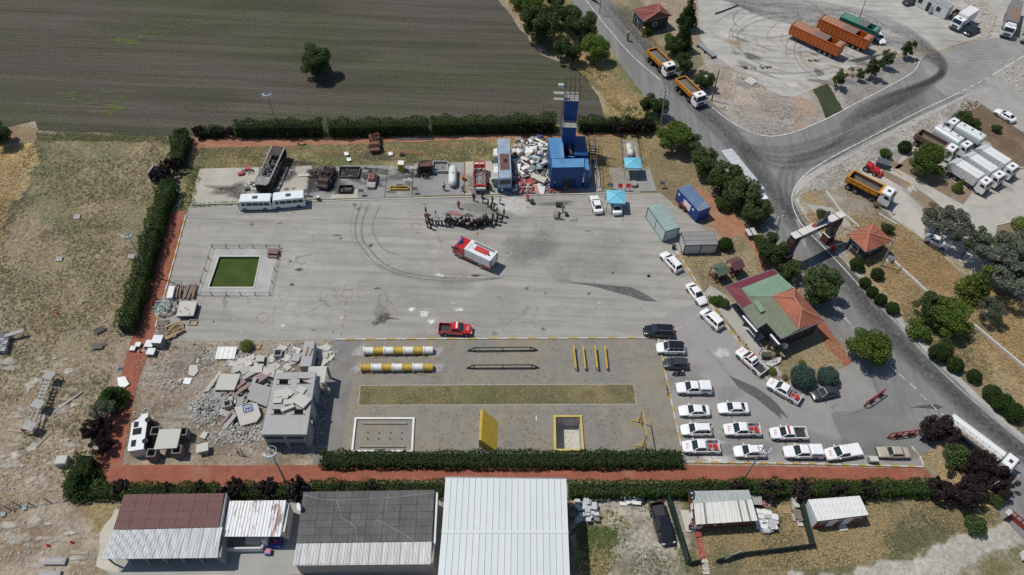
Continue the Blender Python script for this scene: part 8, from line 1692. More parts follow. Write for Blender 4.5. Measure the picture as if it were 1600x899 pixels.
r=B_('shrub_pot',(1393,316),'small red flag marker on the gravel below the orange tipper','marker');r.location=G(1393,340);MB().be((0,0,0),(0,0,.9),.05,.05).bd('stick',CHAS,r);MB().box((.2,0,.6),(.4,.03,.3)).bd('flag',M('orange_flag',(.6,.12,.03),.6),r)
# works yard bits
def lying(name,a,b,w_,h_,label,m,cat,z=.1,nm='body'):A,Bq=G(*a),G(*b);r=empty(name,tuple(A),0,label,cat);MB().be(W_((0,0,z+h_/2)),rel(r,Bq)+W_((0,0,z+h_/2)),w_,h_).bd(nm,m,r);return r
lying('steel_bar',(1117,23),(1152,10),.22,.2,'long dark steel bar lying alone on the works yard',BK,'bar');r=lying('flat_trailer',(1091,71),(1116,91),1.0,.25,'grey flat trailer frame lying at the edge of the works yard',M('frame_grey',(.26,.30,.32),.6,.3),'trailer',.35)
d=rel(r,G(1116,91));[MB().be(d*t+W_((-.6,-.6,.2)),d*t+W_((.6,.6,.2)),.2,.4).bd('axle',BURN_DARK,r) for t in (.05,.5,.95)]
for k in range(3):lying('pipe',(1163+k*3.2,127-k*2),(1176+k*2.6,134-k*2),.35,.35,'white pipe lying at the slab edge above the rubble bank, '+('nearest','middle','farthest')[k]+' of three',WT,'pipe',.02)
for px,lab in (((1195,106),'dark tangle of scrap, leftmost on the works yard floor'),((1170,106),'rusty scrap pieces left of the dark tangle on the works yard'),((1270,95),'thin scrap strips in the middle below the trailers'),((1325,118),'scrap heap on the slab corner above the dark turf'),((1336,109),'dark scrap roll behind the bent young tree')):r=B_('scrap_heap',px,lab,'scrap');scrap(r,14,0,0,.02,1.5,.5,.3,BURN,.8,'scrap');scrap(r,6,.4,0,.02,1.2,.4,.3,RUSTM,.6,'rusty_scrap')
# ------------------------------------------------------------------ rubble and debris
def slab(pts,label,m=None,th=.22,name='concrete_slab',cat='slab',group=None):
    """pts = [(x, y, height)]"""
    q=[P3(p,p[2]) for p in pts];r=empty(name,tuple(sum(q,W_())/len(q)),0,label,cat,group);n=len(q);q=[rel(r,p) for p in q];nr=(q[1]-q[0]).cross(q[-1]-q[0]).normalized();nr=nr if nr.z>0 else -nr
    MB().add(q+[p-nr*th for p in q],[tuple(range(n)),tuple(range(2*n-1,n-1,-1))]+[(i,(i+1) % n,n+(i+1) % n,n+i) for i in range(n)]).bd('slab',m or CONCL,r);return r
slab([(318,612.5,.3),(326,611,.3),(347,580.5,1.3),(342.5,580,1.3)],'long pale slab leaning on edge left of the big raised one',th=.25)
slab([(344.6,584,1.5),(375.7,584.5,1.5),(365.7,609.5,1.3),(334.6,609,1.3)],'big pale slab raised flat on the rubble like a table',th=.25);slab([(394.6,597,1.7),(423.6,606,1.3),(417,636,.5),(385.7,623.5,1.0)],'large dark grey slab tilted towards the left of the concrete house',CONCR,.25)
r=slab([(366,637,.9),(392,628.6,1.0),(402,631,1.0),(407.5,649,.7),(401,659,.5),(375.7,665.7,.4)],'pale broken slab with blue painted lettering on it',th=.25);p0,p1=P3((382,634),1.02),P3((394,638),.95);
mb=MB();bp=M('blue_paint',(.06,.14,.42),.7)
for a,b in (((379,634),(393,631)),((393,631),(395,641)),((395,641),(381,645)),((381,645),(379,634)),((383,636),(384,642)),((387,635),(388,641)),((391,634),(392,640)),((383,639),(391,637))):mb.be(rel(r,P3(a,.97-.02*(a[1]-634)/2))+W_((0,0,.03)),rel(r,P3(b,.97-.02*(b[1]-634)/2))+W_((0,0,.03)),.09,.05)
mb.bd('painted_marks',bp,r)
r=slab([(340.6,542,.5),(370.6,541.8,.5),(366,560.7,.3),(335.7,561.4,.3)],'white metal sheet lying flat near the yard edge of the rubble lot',WT,.08,'metal_sheet','sheet')
for k in range(4):a,b=rel(r,P3((341+k*7.5+3,542),.5)),rel(r,P3((336+k*7.5+3,561),.3));MB().be(a+W_((0,0,.03)),b+W_((0,0,.03)),.06,.05).bd('rib',WT,r)
slab([(392,590,.9),(418,577,1.4),(425,584,1.4),(402,600,.8)],'narrow reddish slab wedged between the dark slab and the house',M('rose_concrete',(.28,.2,.18),.85,.3),.3);slab([(412,573,1.6),(429,580,1.5),(427,590,1.2),(410,584,1.3)],'slab piece tucked against the back of the concrete house',CONCL,.2);slab([(346,640,.5),(368,645,.6),(364,655,.4),(342,648,.3)],'grey broken slab lying left of the blue lettered one',CONCR,.2);slab([(350,655,.5),(366,652,.7),(362,668,.2),(348,672,.2)],'tilted dark slab below the hollow block',CONCR,.2)
slab([(372,622,1.0),(382,618,1.1),(380,632,.6),(368,636,.6)],'rough grey slab beside the hollow concrete box',CONCR,.25);slab([(333,613,.7),(347,612,.8),(344,624,.3),(334,622,.3)],'folded grey plate under the raised slab',CONCR,.1)
slab([(296,571,.2),(308,570,.2),(310,580,.15),(303,588,.15),(294,586,.15)],'flat pale slab lying alone left of the rubble heap',CONCL,.12);slab([(289,590,.25),(300,591,.25),(296,601,.2),(285,599,.2)],'small white slab with dark slot on the dirt',WT,.2);slab([(318,674,.3),(325,676,.3),(320,686,.3),(311,683,.3)],'pale slab lying below the crushed heap',CONCL,.15);slab([(399,541,.15),(409,537,.2),(406,545,.15),(402,546,.15)],'small wooden board by the bright little bush',M('timber',(.36,.24,.13)),.06)
sg='small broken slabs at the top of the rubble heap';cl=[(366,569,.0),(378,564,.3),(383,568,.7),(391,560,.5),(398,562,-.3),(407,562,.1),(404,572,.0),(388,570,.6),(395,574,.9),(374,576,.4),(385,579,.7),(368,578,.2),(391,581,.5),(401,579,.2),(381,573,.5)]
for i,(x,y,a) in enumerate(cl):
    w_,d_=RU(1.0,1.8),RU(.9,1.3);p=P3((x,y),.5);o=MB().box((0,0,0),(w_,d_,.14),top=(.98,.98)).bd('broken_slab',CONCL);o.location=(p.x,p.y,RU(.25,.7));o.rotation_euler=(RU(-.3,.3),RU(-.3,.3),a);tag(o,'small pale broken slab in the cluster at the top of the rubble heap','slab',sg)
sg2='paving pieces beside the concrete wall'
for i,(x,y) in enumerate(((447,560),(455,553),(462,548),(456,566),(449,573),(463,560),(441,545),(500,548),(508,545),(513,551),(505,556),(497,555),(505,566),(515,558),(425,560),(430,572),(437,580),(424,576))):
    p=P3((x,y),.2);o=MB().box((0,0,0),(RU(.9,1.7),RU(.8,1.3),.12)).bd('broken_slab',random.choice([CONCL,CONCL,CONCR]));o.location=(p.x,p.y,RU(.05,.35));o.rotation_euler=(RU(-.25,.25),RU(-.25,.25),RU(0,3));tag(o,'grey broken paving piece strewn near the concrete wall','slab',sg2)
sg3='dark concrete beams jammed in the rubble'
for a,b in (((352,622,.5),(384,596,1.2)),((358,626,.6),(386,604,1.0)),((380,592,1.0),(398,582,1.2)),((346,664,.2),(362,645,.9)),((352,668,.2),(368,648,.8)),((390,610,1.1),(400,590,1.3)),((374,612,.9),(392,600,1.2)),((384,586,1.0),(376,600,.9))):A,Bq=P3(a,a[2]),P3(b,b[2]);o=MB().be((0,0,0),Bq-A,RU(.3,.6),RU(.2,.4)).bd('broken_beam',random.choice([CONCR,CONCR,M('rose_concrete',(.28,.2,.18))]));o.location=A;tag(o,'broken concrete beam jammed in the middle of the rubble','beam',sg3)
def hollow(px,s,h,label,m=None,rz=0,z=0):
    p=G(*px);r=empty('hollow_block',(p.x,p.y,z),rz,label,'block');m=m or CONCR
    for i in range(4):c,d=((0,s/2-.07),(s,.14)) if i==0 else ((0,-s/2+.07),(s,.14)) if i==1 else ((s/2-.07,0),(.14,s-.28)) if i==2 else ((-s/2+.07,0),(.14,s-.28));MB().box((c[0],c[1],0),(d[0],d[1],h)).bd('side',m,r)
    MB().box((0,0,0),(s-.28,s-.28,.1)).bd('bottom',BURN_DARK,r)  # bottom coloured near black to paint shade down in the hollow
PB=M('pillar_brown',(.20,.175,.16),.85,.25,1);hollow((359,637),1.1,.9,'hollow square concrete box sitting in the rubble',CONCR,.4,.4);hollow((436,556),1.2,.9,'hollow concrete box near the yard beside the wall block',CONCR,.1)
for px,d in (((249,682),'back left'),((291,683),'back right'),((282,711),'front right'),((243,716),'front left')):hollow(px,1.25,1.7,'brown hollow pillar, '+d+' corner under the pale table slab',PB,.1)
slab([(249,671,1.95),(283.4,670,1.95),(276,700,1.95),(240,702.4,1.95)],'pale slab laid like a table over four brown hollow pillars',th=.22)
r=B_('stone_block',(320,706),'grey block with a pale cracked slab on top at the lot bottom','block');MB().box((0,0,0),(1.1,.9,.9)).bd('block',CONCR,r);MB().box((-.1,.1,.92),(1.6,1.3,.14),.3).bd('top_slab',CONCL,r)
r=B_('metal_ladder_frame',(377,712),'small upright rusty ladder frame near the red path','ladder');mb=MB();[mb.be((x,0,0),(x,.1,1.9),.08,.08) for x in (-.3,.3)];[mb.be((-.3,.05*z,z),(.3,.05*z,z),.06,.06) for z in (.3,1.1,1.85)];mb.bd('frame',STEELR,r)
for px,k in (((365,672),'lower'),((322,551),'upper')):r=B_('old_tyre',px,'old tyre lying in the rubble lot, '+k+' of two','tyre');n=14;MB().rings([[(math.cos(2*math.pi*i/n)*(.34+.1*math.cos(j)),math.sin(2*math.pi*i/n)*(.34+.1*math.cos(j)),.1+.1*math.sin(j)) for i in range(n)] for j in (0,1.57,3.14,4.71,6.28)],cap=False).bd('tread',TYRE,r)
def chips(name,cx,cy,rx,ry,n,mats,s=.35,hmax=.8,px=True):
    """loose broken bits nobody could count"""
    c=G(cx,cy);mb=MB()
    for k in range(n):
        a=RU(0,6.28);q=random.random()**.6;x,y=rx*q*math.cos(a),ry*q*math.sin(a);z=hmax*(1-q)*random.random();w_=s*RU(.4,1.6);M4=Matrix.Translation((x,y,z+.05)) @ Matrix.Rotation(RU(0,6.3),4,'Z') @ Matrix.Rotation(RU(-.7,.7),4,'X') @ Matrix.Rotation(RU(-.6,.6),4,'Y');mb.box((0,0,0),(w_,w_*RU(.4,1),w_*RU(.12,.5)),mi=k % len(mats),M4=M4)
    o=mb.bd(name,mats,None,norm=False);o.location=c;tag(o,kind='stuff')
CH=[CONCL,CONCR,STONE,STONED];chips('rubble',322,640,2.7,2.3,520,CH,.3,.7);chips('rubble',366,622,4.2,3.4,420,CH,.45,1.0);chips('rubble',388,568,3.4,1.7,120,CH,.4,.5);chips('rubble',390,676,3.4,1.6,360,CH,.26,.3);chips('rubble',345,685,1.9,1.1,160,CH,.24,.2);chips('rubble',450,558,3.6,2.6,260,CH,.35,.3);chips('rubble',322,560,1.2,1.6,60,CH,.3,.2);chips('rubble',300,588,5,4,60,CH,.2,.08);chips('rubble',505,556,2.2,2.0,130,CH,.4,.3);chips('rubble',412,606,1.8,3.2,150,CH,.4,.7);chips('rubble',465,702,5,.8,260,CH,.18,.15);chips('rubble',500,650,.8,5.5,160,CH,.2,.15);chips('rubble',270,600,2,.8,30,[STONE],.4,.1)
# coloured debris heap between the raised bus and the blue tower
DC=[WT,WT,M('deb_cream',(.5,.46,.38),.7,.3),M('deb_grey',(.3,.3,.29),.7,.3),M('deb_dark_gap',(.06,.06,.06),.8,.3),M('deb_pink',(.48,.25,.2),.7,.2),M('deb_red',(.42,.05,.06),.6,.2),M('deb_teal',(.25,.42,.40),.6,.2),M('deb_brown',(.2,.12,.08),.8,.3),M('deb_green',(.02,.3,.17),.6),M('deb_blue',(.03,.17,.5),.5)]
def heap_at(u,v):return G(802+u*(858-802)+(1-v)*6-3,222+v*(300-222))
chips('debris',830,262,4.6,5.6,900,[DC[i] for i in (0,2,3,4,4,3)],.42,1.3);chips('debris',822,290,3.6,2.4,300,[DC[i] for i in (0,2,4,3,4,6)],.4,.9);chips('debris',838,240,3.6,4.2,420,[DC[i] for i in (0,3,4,8,3)],.55,.9);chips('debris',816,255,2,7,320,[DC[i] for i in (0,3,4,2)],.45,.7)  # extra dark chips paint the shaded gaps between the pieces
names=['white','off-white','cream','grey','dark','pinkish','red','pale teal','brown','green','blue']
for k in range(150):
    u,v=random.random(),random.random();p=heap_at(u,v);z=.3+1.4*math.sin(math.pi*min(1,max(0,u)))*math.sin(math.pi*min(1,v*.9+.1))*RU(.6,1);ci=random.choices(range(9),[7,6,4,8,8,1.2,.3 if v<.7 else 3,1.5,2])[0]
    if random.random()<.35:o=MB().box((0,0,0),(RU(1,2.4),RU(.5,1.1),.07),top=(.98,.97)).bd('scrap_sheet',DC[ci]);cat='panel';d='panel'
    elif random.random()<.5:o=MB().be((-RU(.6,1.4),0,0),(RU(.6,1.4),0,.1),RU(.15,.3),.1).bd('scrap_strip',DC[ci]);cat='strip';d='strip'
    else:o=MB().rings([[(x,y*.8,0) for x,y in ((-.5,-.3),(.5,-.35),(.55,.3),(-.4,.35))],[(x,y,.35) for x,y in ((-.55,-.35),(.5,-.3),(.5,.4),(-.5,.3))],[(x*.7,y*.7,.55) for x,y in ((-.5,-.3),(.5,-.35),(.55,.3),(-.4,.35))]]).bd('scrap_lump',DC[ci]);cat='scrap';d='lump';s_=RU(.6,1.3);o.scale=(s_,s_,s_*.8)
    o.location=(p.x,p.y,z);o.rotation_euler=(RU(-.5,.5),RU(-.4,.4),RU(0,6.3));tag(o,names[ci]+' scrap '+d+' in the big debris heap left of the blue tower',cat,names[ci]+' scrap '+d+'s in the debris heap')
slab([(832,270,1.6),(855,278,1.5),(850,286,1.2),(829,277,1.3)],'long cream box panel on the debris heap near the tower',DC[2],.35,'long_box','panel');slab([(827,243,1.6),(844,246,1.6),(840,255,1.4),(824,252,1.4)],'pale teal sheet with a green band on the debris heap',DC[7],.1,'sheet','sheet');slab([(828,284,.9),(842,290,.8),(847,302,.2),(840,304,.2),(830,292,.6)],'crumpled pinkish sheet at the front of the debris heap',DC[5],.08,'crumpled_sheet','sheet');slab([(840,290,.9),(852,292,.7),(850,304,.2),(843,302,.2)],'white cabinet door at the front of the debris heap',WT,.2,'cabinet_door','panel')
slab([(806,285,.9),(826,281,.9),(820,290,.5),(800,300,.2)],'long red and white fabric sheet at the lower left of the debris',DC[6],.06,'fabric_sheet','sheet')
LS={(860,298):'red loose scrap lying under the left edge of the blue tower front',(870,299):'red loose scrap in front of the left ground container of the tower',(885,297):'grey loose scrap in the opening under the blue tower',(892,297):'red loose scrap at the right of the opening under the tower',(858,292):'white loose scrap squeezed between debris heap and blue tower',(842,216):'blue loose scrap at the far top of the debris heap',(889,290):'dark loose scrap deep inside the opening under the tower',(880,293):'grey loose scrap against the left leg inside the tower opening'}
for px,ci in (((860,298),6),((870,299),6),((885,297),3),((892,297),6),((858,292),0),((842,216),10),((889,290),4),((880,293),3)):r=B_('loose_scrap',px,LS[px],'scrap');scrap(r,12,0,0,.05,.7,.5,.5,DC[ci],.6,'scrap')
# wrecked red and white bodies by the burnt bus
for (px,m,lab) in (((384,268),ASH,'crushed grey panels left of the burnt bus'),((394,291),WT,'crushed white bodywork left of the burnt bus')):r=B_('car_remains',px,lab,'wreck');scrap(r,22,0,0,.05,1.4,1.0,.4,m,1.0,'bent_panels');mb=MB();mb.box((.3,.4,.1),(1.0,.7,.4),.2);mb.box((-.6,-1.0,.1),(.9,.7,.4),.3);mb.bd('side_piece',DC[6] if m is ASH else SIGNM,r)
for px,lab in (((541,240),'white crumpled sheet, upper of two behind the fire trays'),((545,249),'white crumpled sheet, lower of two behind the fire trays'),((610,240),'white bit of scrap right of the digger wreck'),((470,273),'flat pale panel lying right of the burnt bus')):slab([(px[0]-4,px[1]-2,.3),(px[0]+3,px[1]-3,.2),(px[0]+4,px[1]+2,.4),(px[0]-2,px[1]+3,.2)] if px[0] != 470 else [(466,272,.2),(486,271,.2),(484,275,.2),(465,276,.2)],lab,WT if px[0] != 470 else CONCL,.05,'scrap_sheet','sheet')
lying('drain_cover',(618,217),(678,216),1.0,.12,'long dark grey sheet lying on the red path before the back hedge',M('dark_sheet',(.09,.09,.09),.8,.3),'sheet',.02)
r=B_('scorched_box',(628,243),'small rusty box behind the yellow cabinet','box');MB().box((0,0,0),(.8,.6,.5)).bd('box',RUSTM,r);MB().box((0,0,.5),(.7,.5,.06)).bd('lid',BURN,r)
# ------------------------------------------------------------------ left edge of the yard: timber, blocks
TB=[M('timber_pale',(.42,.30,.16),.8,.25),M('timber_brown',(.25,.16,.10),.85,.3),M('timber_grey',(.20,.17,.145),.85,.3)]
def timbers(c4,n,lab,rot=0,mats=TB,hs=.5):
    q=[G(*p) for p in c4];r=empty('timber_stack',tuple(q[0]),0,lab,'timber stack')
    for k in range(n):t=(k+.5)/n;a=rel(r,q[0].lerp(q[1],t));b=rel(r,q[3].lerp(q[2],t));j=W_((RU(-.25,.25),RU(-.25,.25),0));mb=MB();z=RU(.08,hs);mb.be(a+j+W_((0,0,z)),b-j+W_((0,0,z+RU(-.08,.1))),RU(.12,.25),.1);mb.bd('plank',random.choice(mats),r)
timbers([(275,447),(288,447),(284,468),(270,468)],12,'stack of brown planks beside the pool, left of two',mats=TB[1:]);timbers([(290,447),(309,446),(303,468),(286,468)],16,'stack of brown planks beside the pool, right of two',mats=TB[1:]);timbers([(247,503),(247,529),(264,528),(264,500)],14,'stack of grey boards on the edge of the red path',mats=[TB[2]]);timbers([(256,526),(256,535),(290,520),(285,514)],9,'heap of yellowish timber by the white blocks',mats=TB[:1]);timbers([(262,512),(266,524),(283,516),(278,507)],9,'scattered wooden frames in the timber heap',mats=TB[:2],hs=.8)
for px,a in (((267,517),.1),((269,526),.5),((280,511),.3),((302,505),0)):
    r=B_('wooden_frame',px,'yellow wooden box frame '+{267:'standing upright in the timber heap',269:'lowest in the timber heap',280:'at the right of the timber heap',302:'lying alone on the asphalt by the timber'}[px[0]],'frame');r.location.z=.35 if px[0] != 302 else .03;r.rotation_euler=(.2 if px[0] != 302 else 0,0,a)
    for c,d in (((0,.45),(1.3,.12)),((0,-.45),(1.3,.12)),((.6,0),(.12,.8)),((-.6,0),(.12,.8))):MB().box((c[0],c[1],0),(d[0],d[1],.2)).bd('side',TB[0],r)
r=slab([(281,471,1.0),(308,471,1.0),(302,493,1.0),(275,494,1.0)],'thick white slab on a dark base with bits of wood on it',th=.3);MB().box((0,0,-1.0),(2.7,2.4,.7)).bd('base',DARKW,r);scrap(r,9,0,-.5,.03,1.1,.6,.05,TB[0],.5,'wood_bits')
slab([(264,447,.9),(273,447,.9),(269,465,.9),(260,466,.9)],'narrow white box slab left of the plank stacks',WT,.85,'box','box')
chips('scrap_bits',262,480,2.2,2.0,160,[ASH,DC[7],TB[2],CONCL],.5,.4)
WB=M('foam_white',(.66,.67,.67),.6,.08)
for px,s,z,lab in (((236,541),1.25,0,'leftmost of the three on the path edge'),((251,539),1.45,0,'tallest of the three on the path edge'),((238,553),1.15,0,'front one of the three on the path edge'),((209,547),.8,0,'left of two by the end of the tall hedge'),((217,541),.8,0,'right of two by the end of the tall hedge')):r=B_('foam_block',px,'white topped grey block, '+lab,'block','white topped blocks');MB().box((0,0,0),(s,s,s*.55 if s != 1.45 else 1.5)).bd('block',M('block_grey',(.22,.225,.23),.8,.2),r);MB().box((0,0,s*.55 if s != 1.45 else 1.5),(s+.02,s+.02,.08)).bd('top',WB,r)
slab([(183,590,.3),(195,588,.5),(202,600,.3),(186,612,.1)],'broken white slabs lying at the path beside the dark conifer',WT,.15);slab([(172,624,.2),(178,620,.2),(176,646,.1),(169,645,.1)],'grey flat sheet half under the dark shrubs',ASH,.06,'sheet','sheet')
r=empty('overturned_van',tuple(G(220,690)),0,'white van lying on its side at the corner of the red path','van wreck')
a,b=G(216,711),G(223,660);an=math.atan2((b-a).y,(b-a).x);c=(a+b)/2;r.location=(c.x+.75,c.y,0);r.scale=(1.12,1.15,1.15);r.rotation_euler=(R(90),0,an);vm=M('van_white',(.60,.63,.62),.35,.1,.8,dirt=(.4,.38,.34),dirtamt=.4);l,w_=2.5,.95
r.rotation_euler=Matrix.Rotation(an,3,'Z').to_4x4().to_euler();r.location.z=.96;rx=Matrix.Rotation(R(-90),4,'X')
def vpart(mb,nm,m):o=mb.bd(nm,m,r);o.data.transform(rx);return o
mb=MB();mb.side([(l,-.6),(l,.1),(l-.45,.35),(l-1.1,1.15),(-l+.1,1.2),(-l,1.0),(-l,-.6)],-w_,w_);vpart(mb,'body',vm)
for x,ww in ((1.1,.8),(.1,.9),(-1.5,.9)):mb=MB();mb.box((x,-w_-.005,.35),(ww,.03,.55));vpart(mb,'side_window',GLASS)
mb=MB();mb.box((.1,-w_-.01,-.1),(.9,.05,.9));vpart(mb,'hole_shade',BURN_DARK)  # black plate paints the shade inside the open hole
mb=MB();mb.add([(l-.42,-w_*.85,.42),(l-.42,w_*.85,.42),(l-1.06,w_*.8,1.1),(l-1.06,-w_*.8,1.1)],[(0,1,2,3)]);o=vpart(mb,'windscreen',GLASS);o.location=(0,0,0)
for x in (1.55,-1.4):mb=MB();mb.bar((x,-w_-.04,-.68),(x,-w_+.22,-.68),.36,n=14);vpart(mb,'wheel',TYRE);mb=MB();mb.bar((x,w_-.25,-.6),(x,w_-.02,-.6),.34,n=14);vpart(mb,'wheel',TYRE)
mb=MB();mb.box((0,0,-.75),(4.2,1.4,.2));vpart(mb,'underbody',BURN_DARK)
# notice board by the hedge
A=G(243,280);r=empty('notice_board',tuple(A),R(80),'white notice board with red print standing by the tall left hedge','notice board');MB().box((0,0,.6),(2.6,.1,1.9)).bd('board',M('board_white',(.6,.6,.57),.6,.15),r);[MB().be((x,0,0),(x,0,.7),.1,.1).bd('leg',CHAS,r) for x in (-1.1,1.1)]
for x,z,w_,h_ in ((-.8,2.0,.7,.3),(.6,2.0,.9,.25),(-.2,1.3,1.2,.2),(-.7,.8,.6,.2),(.7,1.0,.5,.3)):
    for s in (-1,1):MB().box((x,s*.06,z),(w_,.02,h_)).bd('red_print',M('print_red',(.5,.12,.06),.6),r)
# ------------------------------------------------------------------ scrubland bits on the left
GM=M('weathered_grey',(.34,.335,.32),.8,.3,2);r=empty('fallen_frame',tuple(G(66,640)),0,'long broken grey bridge-like frame on three trestles in the scrub','frame')
P_=[rel(r,G(84,596)),rel(r,G(67,640)),rel(r,G(54,674))]
for i,p in enumerate(P_):
    MB().box((p.x,p.y,1.5),(1.7 if i else 1.5,1.3,.12),-.2).bd('platform',GM,r)
    for x,y in ((-.7,-.5),(.7,-.5),(.7,.5),(-.7,.5)):MB().be((p.x+x*1.4,p.y+y*1.4,0),(p.x+x,p.y+y,1.5),.08,.08).bd('leg',STEELR,r)
for s in (-.35,.35):
    for a,b in zip(P_[:-1],P_[1:]):MB().be(a+W_((s,0,1.35)),b+W_((s,0,1.3)),.2,.14).bd('beam',GM,r)
for k in range(9):mb=MB();t=k/8;p=P_[0].lerp(P_[1],t);mb.be(p+W_((-.5,0,1.45)),p+W_((.5,.1,1.45)),.3,.06);mb.bd('plank',GM,r)
MB().box((P_[2].x-.9,P_[2].y-.4,.7),(.5,.1,.7),.3).bd('red_sign',M('faded_red',(.4,.12,.1),.7),r)
lying('lying_post',(84,646),(129,613),.24,.22,'long pale post lying on the ground right of the fallen frame',GM,'post',0);lying('lying_pole',(55,702),(80,676),.12,.1,'thin broken lattice pole on the ground below the fallen frame',GM,'pole',0)
r=empty('ramp_block',tuple(G(12,552)),0,'grey checkered block stair with a sloping panel at the left edge','block stair');q=[rel(r,G(*p)) for p in ((8,527),(14,527),(13,553),(1,553))]
for k in range(5):
    for j in range(2):p=q[0].lerp(q[3],(k+.5)/5);MB().box((p.x+j*.75,p.y,0),(.72,.68,.9-.1*(k % 2))).bd('block',GM if (k+j) % 2 else M('block_dark',(.13,.14,.16),.8,.2),r)
a,b=rel(r,P3((8,527),1.0)),rel(r,P3((35,519),1.2));MB().add([a,b,b+W_((-.1,.6,0)),a+W_((-.1,.6,0)),W_((a.x,a.y,.0)),W_((a.x+.2,a.y+.4,0)),b-W_((0,0,.15)),a-W_((0,0,.15))],[(0,1,2,3),(0,1,6,7)]).bd('sloping_panel',GM,r)
for px,a,lab in (((156,517),.7,'upper'),((154,542),.2,'lower')):r=B_('folded_frame',px,'dark mesh frame with legs lying in the scrub, '+lab+' of two','frame','dark mesh frames in the scrub');r.rotation_euler=(R(20),0,a);MB().box((0,0,.45),(1.5,.9,.04)).bd('mesh_panel',BK,r);[MB().be((x,-.45,.45),(x*1.25,.75 if x>0 else -.6,.1),.05,.05).bd('leg',STEELR,r) for x in (-.75,.75)]
for px,lab in (((120,338),'pale square board in the green scrub'),((92,404),'pale square board in the middle of the scrub'),((205,400),'pale square board close to the left hedge')):slab([(px[0]-4,px[1]-3,.3),(px[0]+6,px[1]-3,.3),(px[0]+4,px[1]+4,.15),(px[0]-6,px[1]+4,.15)],lab,GM,.08,'board','board')
r=B_('grey_block',(101,724),'square grey concrete block beside the corner conifer','block');MB().box((0,0,0),(1.5,1.3,1.1),.15).bd('block',CONCR,r);MB().box((0,0,1.1),(1.3,1.1,.05),.15).bd('top',CONCL,r)
for px,w_,lab in (((88,878),2.6,'upper'),((79,899),2.6,'lower')):r=B_('drinking_trough',px,'long grey trough in the lower left corner, '+lab+' of two','trough','grey troughs');MB().box((0,0,0),(w_,.9,.4),.05).bd('trough',GM,r);MB().box((0,0,.41),(w_-.4,.5,.03),.05).bd('hollow',CONCR,r)
for px,lab in (((90,491),'small red object lying alone in the upper scrub'),((75,853),'orange cone, left of two on the dirt'),((112,848),'orange cone, right of two on the dirt'),((219,551),'small orange piece on the red path by the white blocks')):r=B_('orange_cone',px,lab,'cone' if 'cone' in lab else 'scrap');MB().bar((0,0,.05),(.1,0,.6),.2,.05,10).bd('cone',M('cone_orange',(.6,.09,.03),.5),r);MB().box((0,0,0),(.5,.5,.05)).bd('base',M('cone_orange',(.6,.09,.03)),r)
r=empty('wire_fence',tuple(G(0,800)),0,'sagging dark wire fence with leaning posts in the lower left','fence');fp=[(-10,803),(18,798),(32,792),(55,792),(80,786),(110,781),(122,775)]
for k,p in enumerate(fp):s=rel(r,G(*p));MB().be(s,s+W_((-.5,.1,1.3)),.1,.1).bd('post',STEELR if k==5 else CHAS,r)
mb=MB();[mb.be(rel(r,G(*a))+W_((-.5*z/1.3,0,z)),rel(r,G(*b))+W_((-.5*z/1.3,0,z)),.03,.03) for a,b in zip(fp[:-1],fp[1:]) for z in (.2,.6,1.1)];mb.bd('wires',CHAS,r)
for px,lab in (((37,793),'small pale blue crumpled sheet under the sagging fence'),((4,803),'small pale blue sheet at the left edge under the fence')):slab([(px[0]-4,px[1]-4,.4),(px[0]+5,px[1]-3,.2),(px[0]+4,px[1]+3,.2),(px[0]-3,px[1]+4,.3)],lab,M('pale_blue',(.3,.38,.4),.7),.05,'sheet','sheet')
for px in ((163,657),(188,577)):r=B_('blue_scrap',px,'blue plastic scrap under the dark shrubs, '+('lower' if px[1]>600 else 'upper')+' of two','scrap');scrap(r,6,0,0,.1,.4,.4,.3,DC[10],.6,'scrap')
# bottom strip bits
def blockpile(px,w_,d_,h_,n,lab,mats,nm='block_pile',s=(.5,.3,.25)):
    r=B_(nm,px,lab,'pile')
    for k in range(n):x,y=RU(-w_/2,w_/2),RU(-d_/2,d_/2);z=RU(0,h_)*(1-.5*abs(x)/w_);o=MB().box((x,y,z),s,RU(-.3,.3),top=(.95,.95)).bd('piece',random.choice(mats),r)
blockpile((916,800),2.6,2.8,1.2,60,'pile of pale grey blocks against the big hall',[M('block_white',(.50,.52,.54),.7,.2),M('block_grey',(.22,.225,.23)),M('block_white',(.5,.5,.5))],s=(.7,.5,.3));blockpile((986,782),2.4,1.2,.5,26,'crumpled white sheets behind the hall by the hedge',[WT,WB],'sheet_pile',(.9,.5,.08));blockpile((1196,816),2.2,2.8,1.0,50,'pile of white sacks at the right end of the wooden cabin',[WB,WT,M('sack_grey',(.45,.45,.44),.8)],'sack_pile',(.9,.6,.35))
blockpile((1243,800),.7,3.4,.8,16,'grey boards and rubble stacked along the green screen',[GM,CONCL,TB[2]],'board_pile',(.7,.9,.12))
r=B_('wooden_pallet',(1225,797),'pale wooden pallet on the lawn between the cabins','pallet');[MB().box((0,y,.1),(1.7,.14,.04)).bd('slat',TB[0],r) for y in (-.4,-.2,0,.2,.4)];[MB().box((x,0,0),(.12,.95,.1)).bd('bearer',TB[0],r) for x in (-.7,0,.7)]
r=B_('small_shed',(1179,786),'little grey box roof behind the right corner of wooden cabin','box');MB().box((0,0,0),(1.3,1.1,.9)).bd('wall',DARKW,r);MB().box((0,0,.9),(1.5,1.3,.08)).bd('roof',GM,r)
r=B_('pink_cloth',(1196,786),'pink cloth heap behind the wooden cabin','cloth');scrap(r,10,0,0,.05,.6,.4,.3,M('pink',(.5,.25,.26),.8),.8,'cloth')
